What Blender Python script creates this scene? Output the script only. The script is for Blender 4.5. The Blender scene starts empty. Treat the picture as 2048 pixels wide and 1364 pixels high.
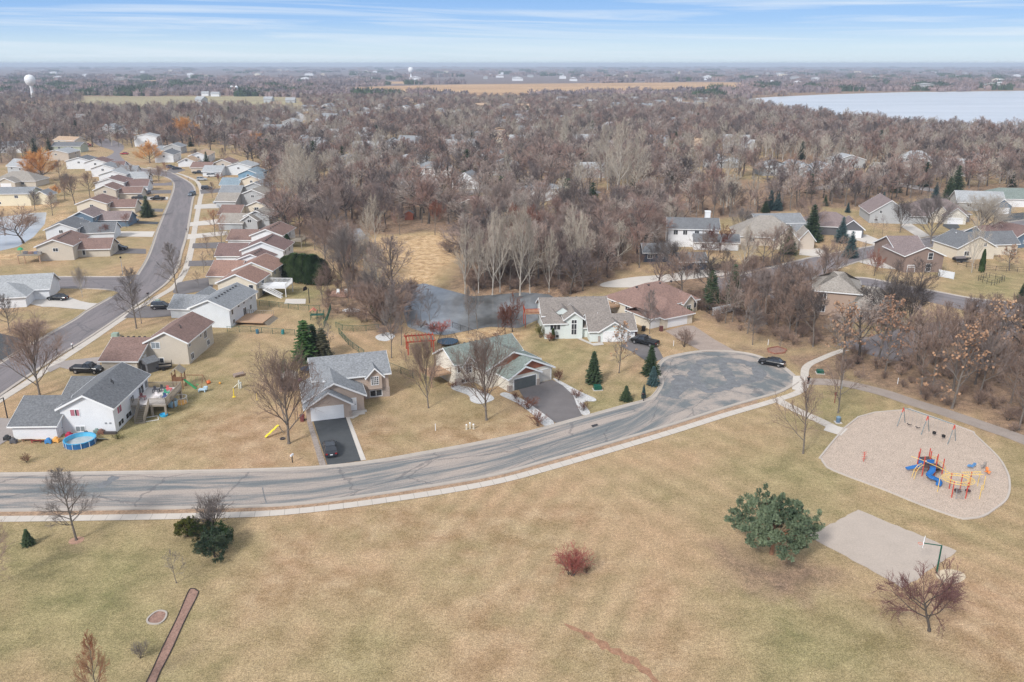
import bpy, bmesh, math, random
import numpy as np
from mathutils import Vector, Matrix
from mathutils.geometry import tessellate_polygon
R = math.radians
rnd = random.Random(7)
sc = bpy.context.scene
COL = sc.collection

# ------------------------------------------------------------------ camera
CAM_H = 53.0; FPX = 1650.0; HY = 127.0; CX, CY = 1024.0, 682.0   # pixel units of the 2048 px wide photograph
TH = math.atan((CY - HY) / FPX)
cam = bpy.data.cameras.new('camera'); camo = bpy.data.objects.new('camera', cam); COL.objects.link(camo)
camo.location = (0, 0, CAM_H); camo.rotation_euler = (math.pi / 2 - TH, 0, 0)
cam.sensor_width = 36.0; cam.lens = FPX / 2048 * 36.0; cam.clip_start = 0.5; cam.clip_end = 60000
sc.camera = camo

# ------------------------------------------------------------------ light
SUN_EL, SUN_AZ = 38.0, 215.0     # azimuth clockwise from +Y (view direction)
sc.view_settings.view_transform = 'Standard'; sc.view_settings.look = 'None'
sc.view_settings.gamma = 1.0; sc.view_settings.exposure = 0.70; sc.view_settings.use_curve_mapping = False
sc.cycles.volume_bounces = 0; sc.cycles.max_bounces = 5; sc.cycles.diffuse_bounces = 3; sc.cycles.glossy_bounces = 3
sc.cycles.use_adaptive_sampling = True; sc.cycles.adaptive_threshold = 0.02
sl = bpy.data.lights.new('sun', 'SUN'); so = bpy.data.objects.new('sun', sl); COL.objects.link(so)
sl.energy = 2.1; sl.angle = R(11); sl.color = (1.0, 0.97, 0.93)
sd = Vector((math.sin(R(SUN_AZ)) * math.cos(R(SUN_EL)), math.cos(R(SUN_AZ)) * math.cos(R(SUN_EL)), math.sin(R(SUN_EL))))
so.rotation_euler = (-sd).to_track_quat('-Z', 'Y').to_euler()
W = bpy.data.worlds.new("World"); sc.world = W; W.use_nodes = True
nt = W.node_tree; N = nt.nodes; L = nt.links
bg = N['Background']
def mathn(t, op, a, b=None, c=None):
    n = t.nodes.new('ShaderNodeMath'); n.operation = op
    for i, v in enumerate((a, b, c)):
        if v is None: continue
        if isinstance(v, (int, float)): n.inputs[i].default_value = v
        else: t.links.new(v, n.inputs[i])
    return n.outputs[0]
def mixc(t, f, a, b, bt='MIX'):
    n = t.nodes.new('ShaderNodeMix'); n.data_type = 'RGBA'; n.blend_type = bt
    for s, v in ((n.inputs[0], f), (n.inputs[6], a), (n.inputs[7], b)):
        if isinstance(v, (int, float)): s.default_value = v
        elif isinstance(v, tuple): s.default_value = (v[0], v[1], v[2], 1)
        else: t.links.new(v, s)
    return n.outputs[2]
def ramp(t, f, stops):
    n = t.nodes.new('ShaderNodeValToRGB'); e = n.color_ramp.elements
    for i, (p, c) in enumerate(stops):
        if i > 1: e.new(p)
        e[i].position = p; e[i].color = (c[0], c[1], c[2], 1) if isinstance(c, tuple) else (c, c, c, 1)
    t.links.new(f, n.inputs[0]); return n.outputs[0]
def noise(t, vec, scale, detail=3, rough=0.55, out=0, dist=0.0):
    n = t.nodes.new('ShaderNodeTexNoise'); n.inputs['Scale'].default_value = scale; n.inputs['Detail'].default_value = detail
    n.inputs['Roughness'].default_value = rough; n.inputs['Distortion'].default_value = dist
    if vec is not None: t.links.new(vec, n.inputs['Vector'])
    return n.outputs[out]
def vscale(t, vec, s):
    n = t.nodes.new('ShaderNodeMapping'); n.inputs['Scale'].default_value = s; t.links.new(vec, n.inputs['Vector']); return n.outputs[0]
sky = N.new('ShaderNodeTexSky'); sky.sky_type = 'NISHITA'; sky.sun_disc = False
sky.sun_elevation = R(SUN_EL); sky.sun_rotation = R(SUN_AZ); sky.altitude = 50; sky.air_density = 1.0; sky.dust_density = 0.6; sky.ozone_density = 1.6
tc = N.new('ShaderNodeTexCoord'); sep = N.new('ShaderNodeSeparateXYZ'); L.new(tc.outputs['Generated'], sep.inputs[0])
el = sep.outputs[2]; azm = mathn(nt, 'ARCTAN2', sep.outputs[0], sep.outputs[1])
# thin high cloud: whitens the sky, streaked near the horizon
grad = ramp(nt, el, [(0.0, (4.9, 5.9, 6.7)), (0.018, (4.2, 5.5, 6.7)), (0.045, (2.1, 3.8, 6.6)), (0.08, (1.3, 2.9, 6.2)), (0.4, (5.2, 5.5, 6.0)), (1.0, (6.0, 6.0, 6.1))])
base = mixc(nt, 0.86, sky.outputs[0], grad)
cmb = N.new('ShaderNodeCombineXYZ'); L.new(mathn(nt, 'MULTIPLY', azm, 2.2), cmb.inputs[0])
elt = mathn(nt, 'ADD', el, mathn(nt, 'MULTIPLY', mathn(nt, 'SINE', mathn(nt, 'MULTIPLY', azm, 3.1)), 0.008))
L.new(mathn(nt, 'MULTIPLY', elt, 85.0), cmb.inputs[1])
c1 = noise(nt, cmb.outputs[0], 1.0, 6, 0.62, dist=0.6)
c2 = ramp(nt, c1, [(0.46, 0.0), (0.72, 0.85)])
base = mixc(nt, c2, base, (5.6, 6.2, 6.8))
L.new(base, bg.inputs['Color']); bg.inputs['Strength'].default_value = 0.088

# ------------------------------------------------------------------ pixel <-> ground helpers (px of the photo, used while laying the place out)
def P(px, py, z=0.0):
    u = (px - CX) / FPX; v = (py - CY) / FPX
    dy = math.cos(TH) - v * math.sin(TH); dz = -math.sin(TH) - v * math.cos(TH)
    t = (z - CAM_H) / dz
    return (u * t, dy * t)
def Qp(x, y, z):
    d = y * math.cos(TH) + (CAM_H - z) * math.sin(TH); v = -y * math.sin(TH) + (CAM_H - z) * math.cos(TH)
    return (CX + FPX * x / d, CY + FPX * v / d)
def hpx(px, py, top):            # height of a thing whose foot is at (px,py) and whose top shows at row top
    x, y = P(px, py); a, b = 0.0, 52.0
    for _ in range(40):
        m = (a + b) / 2
        if Qp(x, y, m)[1] > top: a = m
        else: b = m
    return a
def wpx(px, py):                 # metres per photo pixel at that ground point
    return (P(px + 5, py)[0] - P(px - 5, py)[0]) / 10

# ------------------------------------------------------------------ object helpers
def tag(o, label=None, cat=None, group=None, kind=None):
    if label: o['label'] = label
    if cat: o['category'] = cat
    if group: o['group'] = group
    if kind: o['kind'] = kind
    return o
def empty(name, loc, rz=0.0, scale=None):
    o = bpy.data.objects.new(name, None); COL.objects.link(o); o.location = loc; o.rotation_euler = (0, 0, rz)
    if scale is not None: o.scale = scale
    o.empty_display_size = 0.5
    return o
def thing(name, label, cat, x, y, z=0.0, rz=0.0, group=None, scale=None):
    return tag(empty(name, (x, y, z), rz, scale), label, cat, group)
class MB:
    def __init__(s): s.v = []; s.f = []; s.m = []; s.mi = 0
    def add(s, vs, fs, mi=None):
        b = len(s.v); s.v.extend(vs)
        for f in fs: s.f.append(tuple(b + i for i in f)); s.m.append(s.mi if mi is None else mi)
    def box(s, x0, y0, z0, x1, y1, z1, mi=None):
        s.add([(x0,y0,z0),(x1,y0,z0),(x1,y1,z0),(x0,y1,z0),(x0,y0,z1),(x1,y0,z1),(x1,y1,z1),(x0,y1,z1)],
              [(0,3,2,1),(4,5,6,7),(0,1,5,4),(1,2,6,5),(2,3,7,6),(3,0,4,7)], mi)
    def slab(s, pts, t, mi=None):                 # thick sheet: pts = top outline, t = drop
        n = len(pts)
        s.add([tuple(p) for p in pts] + [(p[0], p[1], p[2] - t) for p in pts],
              [tuple(range(n)), tuple(range(2 * n - 1, n - 1, -1))] + [(i, i + n, (i + 1) % n + n, (i + 1) % n) for i in range(n)], mi)
    def tube(s, a, b, r0, r1=None, n=6, cap=True, mi=None):
        r1 = r0 if r1 is None else r1
        a = Vector(a); b = Vector(b); d = b - a
        if d.length < 1e-6: return
        d.normalize(); u = d.orthogonal().normalized(); w = d.cross(u)
        vs = []
        for c, r in ((a, r0), (b, r1)):
            for i in range(n):
                t = 2 * math.pi * i / n; q = c + (u * math.cos(t) + w * math.sin(t)) * r; vs.append((q.x, q.y, q.z))
        fs = [(i, (i + 1) % n, (i + 1) % n + n, i + n) for i in range(n)]
        if cap: fs += [tuple(range(n - 1, -1, -1)), tuple(range(n, 2 * n))]
        s.add(vs, fs, mi)
    def path(s, pts, r, n=6, mi=None):
        for i in range(len(pts) - 1): s.tube(pts[i], pts[i + 1], r, r, n, True, mi)
    def prism(s, prof, y0, y1, mi=None, ax='y'):  # profile in (x,z) swept along y
        n = len(prof)
        if ax == 'y': vs = [(x, y0, z) for x, z in prof] + [(x, y1, z) for x, z in prof]
        else: vs = [(y0, x, z) for x, z in prof] + [(y1, x, z) for x, z in prof]
        s.add(vs, [tuple(range(n)), tuple(range(2 * n - 1, n - 1, -1))] + [(i, (i + 1) % n, (i + 1) % n + n, i + n) for i in range(n)], mi)
    def lathe(s, prof, c=(0, 0, 0), n=12, mi=None):
        vs = []
        for r, z in prof:
            for i in range(n): vs.append((c[0] + r * math.cos(2*math.pi*i/n), c[1] + r * math.sin(2*math.pi*i/n), c[2] + z))
        fs = []
        for k in range(len(prof) - 1):
            for i in range(n): fs.append((k*n + i, k*n + (i+1) % n, (k+1)*n + (i+1) % n, (k+1)*n + i))
        s.add(vs, fs, mi)
    def mesh(s, name, mats, smooth=False, fix=True):
        me = bpy.data.meshes.new(name); me.from_pydata(s.v, [], s.f)
        for m in (mats if isinstance(mats, (list, tuple)) else [mats]): me.materials.append(m)
        if any(s.m): me.polygons.foreach_set('material_index', s.m)
        if fix and len(s.f) < 20000:
            bm = bmesh.new(); bm.from_mesh(me); bmesh.ops.recalc_face_normals(bm, faces=bm.faces); bm.to_mesh(me); bm.free()
        if smooth: me.polygons.foreach_set('use_smooth', [True] * len(me.polygons))
        me.update(); return me
    def build(s, name, mats, parent=None, smooth=False, fix=True, loc=None):
        o = bpy.data.objects.new(name, s.mesh(name, mats, smooth, fix)); COL.objects.link(o)
        if parent: o.parent = parent
        if loc: o.location = loc
        return o

# ------------------------------------------------------------------ materials
MATS = {}
def mat(name, col, rough=0.85, amt=0.12, scale=1.5, fine=0.0, fscale=12.0, spec=0.3, metal=0.0, lines=None, rand=0.0, bump=0.0, trans=0.0):
    if name in MATS: return MATS[name]
    m = bpy.data.materials.new(name); m.use_nodes = True; t = m.node_tree; b = t.nodes['Principled BSDF']
    g = t.nodes.new('ShaderNodeNewGeometry'); tcn = t.nodes.new('ShaderNodeTexCoord')
    pos = g.outputs['Position']
    n1 = noise(t, pos, scale, 4, 0.6)
    f = mathn(t, 'MULTIPLY_ADD', mathn(t, 'SUBTRACT', n1, 0.5), 2 * amt * 2, 1.0)
    if fine:
        n2 = noise(t, pos, fscale, 2, 0.7)
        f = mathn(t, 'MULTIPLY', f, mathn(t, 'MULTIPLY_ADD', mathn(t, 'SUBTRACT', n2, 0.5), 4 * fine, 1.0))
    if lines:                                     # (axis, period, strength) courses of siding or shingle
        sp = t.nodes.new('ShaderNodeSeparateXYZ'); t.links.new(tcn.outputs['Object'], sp.inputs[0])
        w = mathn(t, 'FRACT', mathn(t, 'DIVIDE', sp.outputs[lines[0]], lines[1]))
        f = mathn(t, 'MULTIPLY', f, mathn(t, 'SUBTRACT', 1.0, mathn(t, 'MULTIPLY', mathn(t, 'GREATER_THAN', w, 0.82), lines[2])))
    if rand:
        oi = t.nodes.new('ShaderNodeObjectInfo')
        f = mathn(t, 'MULTIPLY', f, mathn(t, 'MULTIPLY_ADD', mathn(t, 'SUBTRACT', oi.outputs['Random'], 0.5), 2 * rand, 1.0))
    cc = t.nodes.new('ShaderNodeCombineXYZ')
    for i in range(3): t.links.new(f, cc.inputs[i])
    c = mixc(t, 1.0, (col[0], col[1], col[2]), cc.outputs[0], 'MULTIPLY')
    t.links.new(c, b.inputs['Base Color']); b.inputs['Roughness'].default_value = rough
    b.inputs['Specular IOR Level'].default_value = spec; b.inputs['Metallic'].default_value = metal
    if bump:
        bp = t.nodes.new('ShaderNodeBump'); bp.inputs['Strength'].default_value = bump; bp.inputs['Distance'].default_value = 0.05
        t.links.new(noise(t, pos, fscale, 3, 0.6), bp.inputs['Height']); t.links.new(bp.outputs[0], b.inputs['Normal'])
    MATS[name] = m; return m
def siding(name, col): return mat('siding_' + name, col, 0.7, 0.05, 0.6, 0.03, 6, 0.3, lines=(2, 0.2, 0.10))
def shingle(name, col): return mat('shingle_' + name, col, 0.95, 0.10, 0.5, 0.34, 3.2, 0.15, bump=0.25)
S = {k: siding(k, c) for k, c in dict(white=(.74,.75,.77), beige=(.56,.50,.42), cream=(.68,.61,.50), tan=(.46,.37,.31), mint=(.66,.71,.69), ivory=(.70,.66,.58),
     paleblue=(.66,.69,.72), blue=(.13,.19,.26), navy=(.045,.07,.11), sky=(.20,.33,.45), grey=(.42,.43,.44), brown=(.26,.19,.16), stucco=(.52,.45,.38), yellow=(.72,.66,.50), sage=(.42,.45,.36),
     darkgrey=(.13,.13,.14), brick=(.40,.30,.24), darkgreen=(.09,.13,.12), redwood=(.30,.10,.06), maroon=(.16,.04,.04)).items()}
SH = {k: shingle(k, c) for k, c in dict(grey=(.25,.26,.275), darkgrey=(.165,.17,.18), brown=(.225,.15,.13), redbrown=(.29,.18,.145), taupe=(.25,.22,.20), green=(.205,.24,.22), tan=(.46,.33,.23), lightgrey=(.36,.37,.38),
     blue=(.23,.29,.335), plum=(.20,.135,.125), mauve=(.24,.19,.185), brownhip=(.255,.165,.14), weathered=(.31,.28,.25)).items()}
M_trim = mat('white_trim', (.80,.81,.82), 0.5, 0.03)
M_glass = mat('window_glass', (.035,.04,.05), 0.12, 0.1, 0.8, spec=0.6)
M_glass2 = mat('pale_window_glass', (.25,.28,.30), 0.12, 0.15, 0.6, spec=0.6)
M_black = mat('black_plastic', (.02,.02,.022), 0.5)
M_stone = mat('stone_veneer', (.36,.30,.26), 0.9, 0.25, 4.0, 0.2, 9)
M_vent = mat('roof_vent', (.05,.05,.055), 0.6)
M_door = mat('garage_door', (.82,.82,.83), 0.5, 0.02, lines=(2, 0.53, 0.15))
M_wood = mat('weathered_deck_wood', (.30,.26,.21), 0.9, 0.15, 3)
M_cedar = mat('cedar_wood', (.44,.29,.19), 0.8, 0.15, 3)
M_redwood = mat('red_stained_wood', (.42,.07,.035), 0.7, 0.12, 3)
M_conc = mat('concrete', (.56,.52,.48), 0.9, 0.06, 0.5, 0.05, 7)
M_kerb = mat('kerb_concrete', (.44,.39,.345), 0.9, 0.08, 0.6, 0.06, 7)
M_metal = mat('galvanised_metal', (.45,.46,.48), 0.4, 0.05, metal=0.6)
M_green = mat('green_painted_metal', (.01,.09,.06), 0.45, 0.05)
M_iron = mat('black_iron', (.03,.03,.035), 0.5)
def paint(name, col, rough=0.35): return mat('paint_' + name, col, rough, 0.03, spec=0.5)

# ------------------------------------------------------------------ ground
MID_LIST = [(405,262,'g'),(440,253,'w'),(470,262,'r'),(497,258,'r'),(460,284,'b'),(495,276,'b'),(545,262,'w'),(430,240,'w'),(395,243,'s'),(478,238,'w'),(570,262,'g'),(583,250,'g'),(660,275,'g'),(720,272,'g'),(640,250,'w'),(700,248,'o'),(740,250,'t'),(600,235,'w'),(655,238,'s'),(780,250,'r'),
 (730,300,'g'),(760,310,'w'),(812,256,'r'),(885,226,'w'),(912,228,'g'),(828,252,'g'),(975,228,'w'),(1010,215,'w'),(1040,200,'t'),(1120,250,'g'),(1030,290,'g'),(1070,275,'s'),(905,300,'g'),(980,320,'w'),(1100,395,'w'),(1240,212,'s'),(1260,214,'w'),(1275,214,'w'),(1290,215,'s'),(1305,214,'w'),
 (1180,205,'g'),(1210,220,'w'),(1150,215,'w'),(1320,206,'s'),(700,330,'s'),(1560,470,'w'),(1900,345,'g'),(1700,330,'g'),(250,262,'w'),(215,262,'g'),(70,262,'w'),(130,290,'t'),(20,300,'w'),(35,345,'g'),(760,215,'w'),(840,212,'g'),(870,232,'t'),(930,245,'w'),(560,225,'w'),(650,222,'w'),(690,225,'s'),(725,222,'g'),
 (1380,230,'g'),(1420,236,'w'),(1088,240,'w'),(1002,268,'t'),(955,275,'s'),(630,300,'g'),(590,310,'w'),(820,330,'g'),(870,350,'w'),(1180,350,'g'),(1450,330,'g'),(1600,345,'s'),(1210,300,'w'),(600,285,'w'),(525,245,'g')]
_r = random.Random(41); MID0 = list(MID_LIST)
for _k in range(900):
    _px, _py = _r.uniform(380, 1500), _r.uniform(192, 300); _c = (_px, _py, _r.choice('ggwwstgwr'))
    if _py > 250 and _r.random() < .6: continue
    if min(math.hypot((_px-q[0]) * .6, (_py-q[1]) * 2.2) for q in MID_LIST) < 15: continue
    MID_LIST.append(_c)
    if len(MID_LIST) > len(MID0) + 62: break
MID_LIST += [(1555,345,'g'),(1650,352,'s'),(1830,322,'g'),(1960,330,'w'),(1480,300,'g'),(60,238,'w'),(160,240,'g'),(300,238,'w'),(1010,345,'g'),(930,372,'w')]
def catmull(pts, n=8, closed=False):
    out = []; m = len(pts)
    rng = range(m) if closed else range(m - 1)
    for i in rng:
        p0 = pts[(i - 1) % m] if (closed or i > 0) else pts[0]; p1 = pts[i]; p2 = pts[(i + 1) % m]
        p3 = pts[(i + 2) % m] if (closed or i + 2 < m) else pts[m - 1]
        for k in range(n):
            t = k / n
            out.append(tuple(0.5 * ((2*p1[j]) + (-p0[j]+p2[j])*t + (2*p0[j]-5*p1[j]+4*p2[j]-p3[j])*t*t + (-p0[j]+3*p1[j]-3*p2[j]+p3[j])*t**3) for j in range(2)))
    if not closed: out.append(tuple(pts[-1]))
    return out
def W2(pxs, z=0.0): return [P(x, y, z) for x, y in pxs]
def inside(poly, X, Y):
    r = np.zeros(X.shape, bool); n = len(poly)
    for i in range(n):
        x0, y0 = poly[i]; x1, y1 = poly[(i + 1) % n]
        if y0 == y1: continue
        c = ((y0 > Y) != (y1 > Y)) & (X < (x1 - x0) * (Y - y0) / (y1 - y0) + x0)
        r ^= c
    return r
def segdist(poly, X, Y, closed=True):
    d = np.full(X.shape, 1e9); n = len(poly)
    for i in range(n if closed else n - 1):
        x0, y0 = poly[i]; x1, y1 = poly[(i + 1) % n]; dx, dy = x1 - x0, y1 - y0
        t = np.clip(((X - x0) * dx + (Y - y0) * dy) / (dx*dx + dy*dy + 1e-9), 0, 1)
        d = np.minimum(d, np.hypot(X - x0 - t*dx, Y - y0 - t*dy))
    return d
POND = W2([(812,572),(850,566),(900,580),(945,592),(1000,588),(1046,584),(1100,588),(1120,600),(1080,640),(1040,658),(980,655),(930,664),(890,672),(850,668),(812,655),(800,612)], -0.8)
LPOND = W2([(-200,440),(0,434),(60,426),(96,424),(92,448),(70,474),(38,494),(0,503),(-200,520)], -0.8)
LAKE = W2([(1476,199),(1545,194),(1650,189),(1800,184.5),(2048,181.5),(2700,180),(2700,285),(2300,280),(2048,268),(1900,262),(1750,250),(1640,236),(1560,220),(1500,206)], -0.8)
MARSHP = W2([(790,575),(760,560),(738,520),(690,500),(706,482),(780,474),(870,466),(925,472),(930,505),(900,530),(870,562),(840,570)])
CREEK = W2([(690,460),(720,456),(735,475),(715,484),(690,486)])
ZONES = [   # (kind, polygon in photo px): 1 leaf litter, 2 straw, 3 green, 4 worn tan grass, 5 far field, 6 bright far field
 (1, [(540,470),(600,440),(600,400),(540,370),(520,330),(500,300),(700,250),(1100,235),(1500,225),(1800,262),(2500,290),(2500,372),(1900,385),(1700,420),(1640,410),(1560,425),(1400,440),(1330,500),(1220,560),(1120,600),(1050,590),(930,590),(900,560),(930,500),(930,470),(860,462),(700,475),(690,520),(760,570),(800,600),(790,660),(740,640),(735,600),(690,560),(660,500),(590,480)]),
 (1, [(1290,560),(1400,545),(1500,520),(1640,520),(1690,560),(1640,600),(1690,640),(1700,680),(1680,700),(1560,690),(1500,672),(1420,640),(1400,620),(1290,575)]),
 (1, [(1690,700),(1740,712),(1850,690),(1990,665),(2100,665),(2300,900),(2048,875),(1960,838),(1880,812),(1800,785),(1740,765),(1700,752),(1650,735),(1660,715)]),
 (1, [(720,560),(800,600),(800,690),(770,680),(700,640),(640,620),(660,580)]),
 (1, [(-200,232),(230,225),(560,222),(620,240),(520,265),(480,300),(380,290),(330,290),(240,270),(190,275),(150,290),(60,320),(0,330),(-200,330)]),
 (2, [(690,500),(706,482),(780,474),(870,466),(925,472),(930,505),(900,530),(870,562),(812,572),(800,612),(780,600),(760,560),(738,520)]),
 (2, [(60,505),(96,470),(120,420),(115,410),(90,415),(0,424),(-100,428),(-100,412),(0,406),(100,400),(135,418),(128,440),(110,470),(80,500),(40,515),(-60,530),(-60,512)]),
 (2, [(860,668),(930,660),(1030,655),(1040,675),(980,690),(900,690)]),
 (3, [(572,455),(612,455),(618,490),(590,495),(572,480)]),
 (3, [(560,572),(660,580),(700,600),(740,650),(680,650),(650,615),(560,605),(500,620),(510,600)]),
 (3, [(860,740),(900,745),(960,800),(960,830),(930,840),(900,800),(870,770)]),
 (3, [(1100,755),(1140,770),(1180,800),(1240,800),(1200,822),(1160,818),(1130,790)]),
 (3, [(1040,670),(1140,690),(1190,700),(1150,730),(1080,700)]),
 (3, [(1900,555),(2048,550),(2048,590),(1960,590),(1890,570)]),
 (3, [(150,870),(330,780),(420,760),(480,800),(300,880),(150,900)]),
 (1, [(1440,1095),(1530,1130),(1630,1120),(1680,1150),(1600,1180),(1500,1165),(1440,1130)]),
 (1, [(1440,700),(1560,700),(1650,712),(1690,725),(1700,760),(1640,760),(1600,740),(1560,712),(1500,700)]),
 (3, [(-100,1045),(180,1045),(330,1060),(350,1160),(300,1364),(-100,1364)]), (3, [(1480,900),(1640,880),(1700,980),(1600,990),(1500,950)]), (3, [(1560,1230),(1800,1290),(1800,1400),(1500,1400),(1450,1300)]), (3, [(640,1240),(760,1200),(860,1280),(760,1340),(660,1320)]),
 (3, [(1240,800),(1180,822),(1300,795),(1290,780)]), (3, [(1700,770),(1830,830),(1720,832),(1650,850),(1640,800)]), (3, [(1780,1000),(2048,1060),(2048,1110),(1930,1090),(1740,1015)]),
 (7, [(900,1300),(980,1210),(1100,1150),(1180,1150),(1120,1200),(1000,1290),(940,1330)]), (7, [(560,1180),(640,1060),(760,1090),(720,1200),(620,1280)]), (7, [(1150,1240),(1320,1300),(1350,1400),(1200,1350),(1120,1280)]),
 (7, [(700,860),(800,880),(900,850),(1000,860),(960,880),(850,905),(700,915)]), (7, [(330,800),(470,780),(540,860),(500,920),(380,880)]), (7, [(800,1040),(1000,1010),(1100,1040),(1000,1100),(850,1090)]), (7, [(1700,1180),(2048,1200),(2048,1364),(1900,1330)]),
 (5, [(165,193),(480,192),(600,195),(610,222),(480,236),(390,230),(290,228),(160,218)]),
 (6, [(690,175),(900,169),(1200,166),(1420,164),(1495,165),(1500,182),(1300,187),(1180,194),(960,196),(820,190),(690,190)]),
 (6, [(180,162),(330,160),(330,163),(180,165)]), (6, [(700,163),(820,163),(830,167),(700,168)]),
 (6, [(1370,205),(1420,210),(1410,225),(1340,208)]),
]
ZONES = [(k, W2(p)) for k, p in ZONES]
MIDPX = MID_LIST
COURTPX = [(1717,1019),(1915,1102),(1806,1177),(1617,1072)]
def vnoise(X, Y, s, seed=0):       # cheap value noise for jittering zone borders
    r = np.random.RandomState(seed); T = r.rand(256, 256)
    u = X / s; v = Y / s; i = np.floor(u).astype(int); j = np.floor(v).astype(int); a = u - i; b = v - j; a = a*a*(3-2*a); b = b*b*(3-2*b)
    g = lambda p, q: T[p % 256, q % 256]
    return (g(i,j)*(1-a)+g(i+1,j)*a)*(1-b) + (g(i,j+1)*(1-a)+g(i+1,j+1)*a)*b
def ground():
    rows = [-400, -200, -100, -50, -20, 0, 15, 28, 40]
    while rows[-1] < 15500: rows.append(rows[-1] * 1.0085 + 0.02)
    ts = np.concatenate([[-6, -3, -1.6, -1.1], np.linspace(-0.8, 0.8, 440), [1.1, 1.6, 3, 6]])
    rows = np.array(rows); Yg, Tg = np.meshgrid(rows, ts, indexing='ij')
    Xg = Tg * (np.abs(Yg) + 25)
    X = Xg.ravel(); Y = Yg.ravel(); Z = np.zeros_like(X)
    for poly, dep in ((POND, 1.3), (LPOND, 1.3), (CREEK, 0.0), (LAKE, 2.2)):
        d = segdist(poly, X, Y); ins = inside(poly, X, Y)
        sd_ = np.where(ins, d, -d); wdt = 2.5 if dep < 2 else 8.0
        Z -= dep * np.clip((sd_ + wdt) / (2 * wdt), 0, 1)
    n, m = Yg.shape
    idx = np.arange(n * m).reshape(n, m)
    F = np.stack([idx[:-1, :-1], idx[:-1, 1:], idx[1:, 1:], idx[1:, :-1]], -1).reshape(-1, 4)
    me = bpy.data.meshes.new('ground'); me.vertices.add(n * m); me.vertices.foreach_set('co', np.stack([X, Y, Z], -1).ravel())
    me.loops.add(F.size); me.loops.foreach_set('vertex_index', F.ravel()); me.polygons.add(len(F))
    me.polygons.foreach_set('loop_start', np.arange(0, F.size, 4)); me.update(calc_edges=True)
    jit = (vnoise(X, Y, 5.0, 1) - 0.5) * 5 + (vnoise(X, Y, 1.7, 2) - 0.5) * 3
    z = {k: np.zeros(len(X)) for k in (1, 2, 3, 4, 5, 6, 7)}
    for k, poly in ZONES:
        bl = 2.5 if k < 5 else 12.0
        if k in (3, 7): bl = 7.0
        d = segdist(poly, X, Y); s_ = np.where(inside(poly, X, Y), d, -d) + jit * (1 if k < 5 else 3)
        z[k] = np.maximum(z[k], np.clip(s_ / (2 * bl) + 0.5, 0, 1))
    far = np.clip((Y - 560) / 160, 0, 1) * (1 - z[5]) * (1 - z[6]) * (Y > 0)
    for (mx, my, _) in MIDPX:
        hx, hy = P(mx, my + 6); dd = np.hypot(X - hx, (Y - hy + 6) * .8) + jit; z[4] = np.maximum(z[4], np.clip((26 - dd) / 8, 0, 1))
    z[1] = np.maximum(z[1], far); z[1] *= 1 - z[4]
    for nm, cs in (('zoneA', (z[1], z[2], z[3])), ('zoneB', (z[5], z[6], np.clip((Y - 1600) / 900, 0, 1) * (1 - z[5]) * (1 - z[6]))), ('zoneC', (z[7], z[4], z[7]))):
        a = me.color_attributes.new(nm, 'FLOAT_COLOR', 'POINT')
        a.data.foreach_set('color', np.stack([cs[0], cs[1], cs[2], np.ones(len(X))], -1).ravel())
    o = bpy.data.objects.new('ground', me); COL.objects.link(o); tag(o, kind='structure')
    m_ = bpy.data.materials.new('lawn_and_woodland_ground'); m_.use_nodes = True; t = m_.node_tree; b = t.nodes['Principled BSDF']
    pos = t.nodes.new('ShaderNodeNewGeometry').outputs['Position']
    big = noise(t, pos, 0.045, 5, 0.6); mid = noise(t, pos, 0.28, 5, 0.65); fin = noise(t, pos, 2.4, 5, 0.85); spk = noise(t, pos, 7.0, 3, 0.9)
    c = ramp(t, big, [(0.40, (.47,.30,.19)), (0.5, (.42,.30,.18)), (0.60, (.29,.24,.125))])
    c2_ = ramp(t, mid, [(0.36, (.28,.215,.115)), (0.5, (.41,.30,.175)), (0.66, (.51,.375,.23))])
    c = mixc(t, 0.5, c, c2_)
    # mowing stripes
    mp = t.nodes.new('ShaderNodeMapping'); mp.inputs['Rotation'].default_value = (0, 0, R(24)); t.links.new(pos, mp.inputs['Vector'])
    wv = t.nodes.new('ShaderNodeTexWave'); wv.inputs['Scale'].default_value = 0.11; wv.inputs['Distortion'].default_value = 0.8; wv.inputs['Detail'].default_value = 2; wv.inputs['Detail Scale'].default_value = 0.4
    t.links.new(mp.outputs[0], wv.inputs['Vector'])
    c = mixc(t, mathn(t, 'MULTIPLY', mathn(t, 'MULTIPLY', wv.outputs['Fac'], ramp(t, noise(t, pos, 0.02, 2, 0.5), [(0.45, 0.0), (0.6, 1.0)])), 0.45), c, (.25,.20,.11))
    mp2 = t.nodes.new('ShaderNodeMapping'); mp2.inputs['Rotation'].default_value = (0, 0, R(-38)); t.links.new(pos, mp2.inputs['Vector'])
    wv2 = t.nodes.new('ShaderNodeTexWave'); wv2.inputs['Scale'].default_value = 0.085; wv2.inputs['Distortion'].default_value = 1.0; wv2.inputs['Detail Scale'].default_value = 0.3; t.links.new(mp2.outputs[0], wv2.inputs['Vector'])
    c = mixc(t, mathn(t, 'MULTIPLY', mathn(t, 'MULTIPLY', wv2.outputs['Fac'], ramp(t, noise(t, pos, 0.02, 2, 0.5), [(0.40, 1.0), (0.55, 0.0)])), 0.42), c, (.27,.205,.115))
    za = t.nodes.new('ShaderNodeVertexColor'); za.layer_name = 'zoneA'; zb = t.nodes.new('ShaderNodeVertexColor'); zb.layer_name = 'zoneB'
    sa = t.nodes.new('ShaderNodeSeparateColor'); t.links.new(za.outputs[0], sa.inputs[0]); sb = t.nodes.new('ShaderNodeSeparateColor'); t.links.new(zb.outputs[0], sb.inputs[0])
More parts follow.
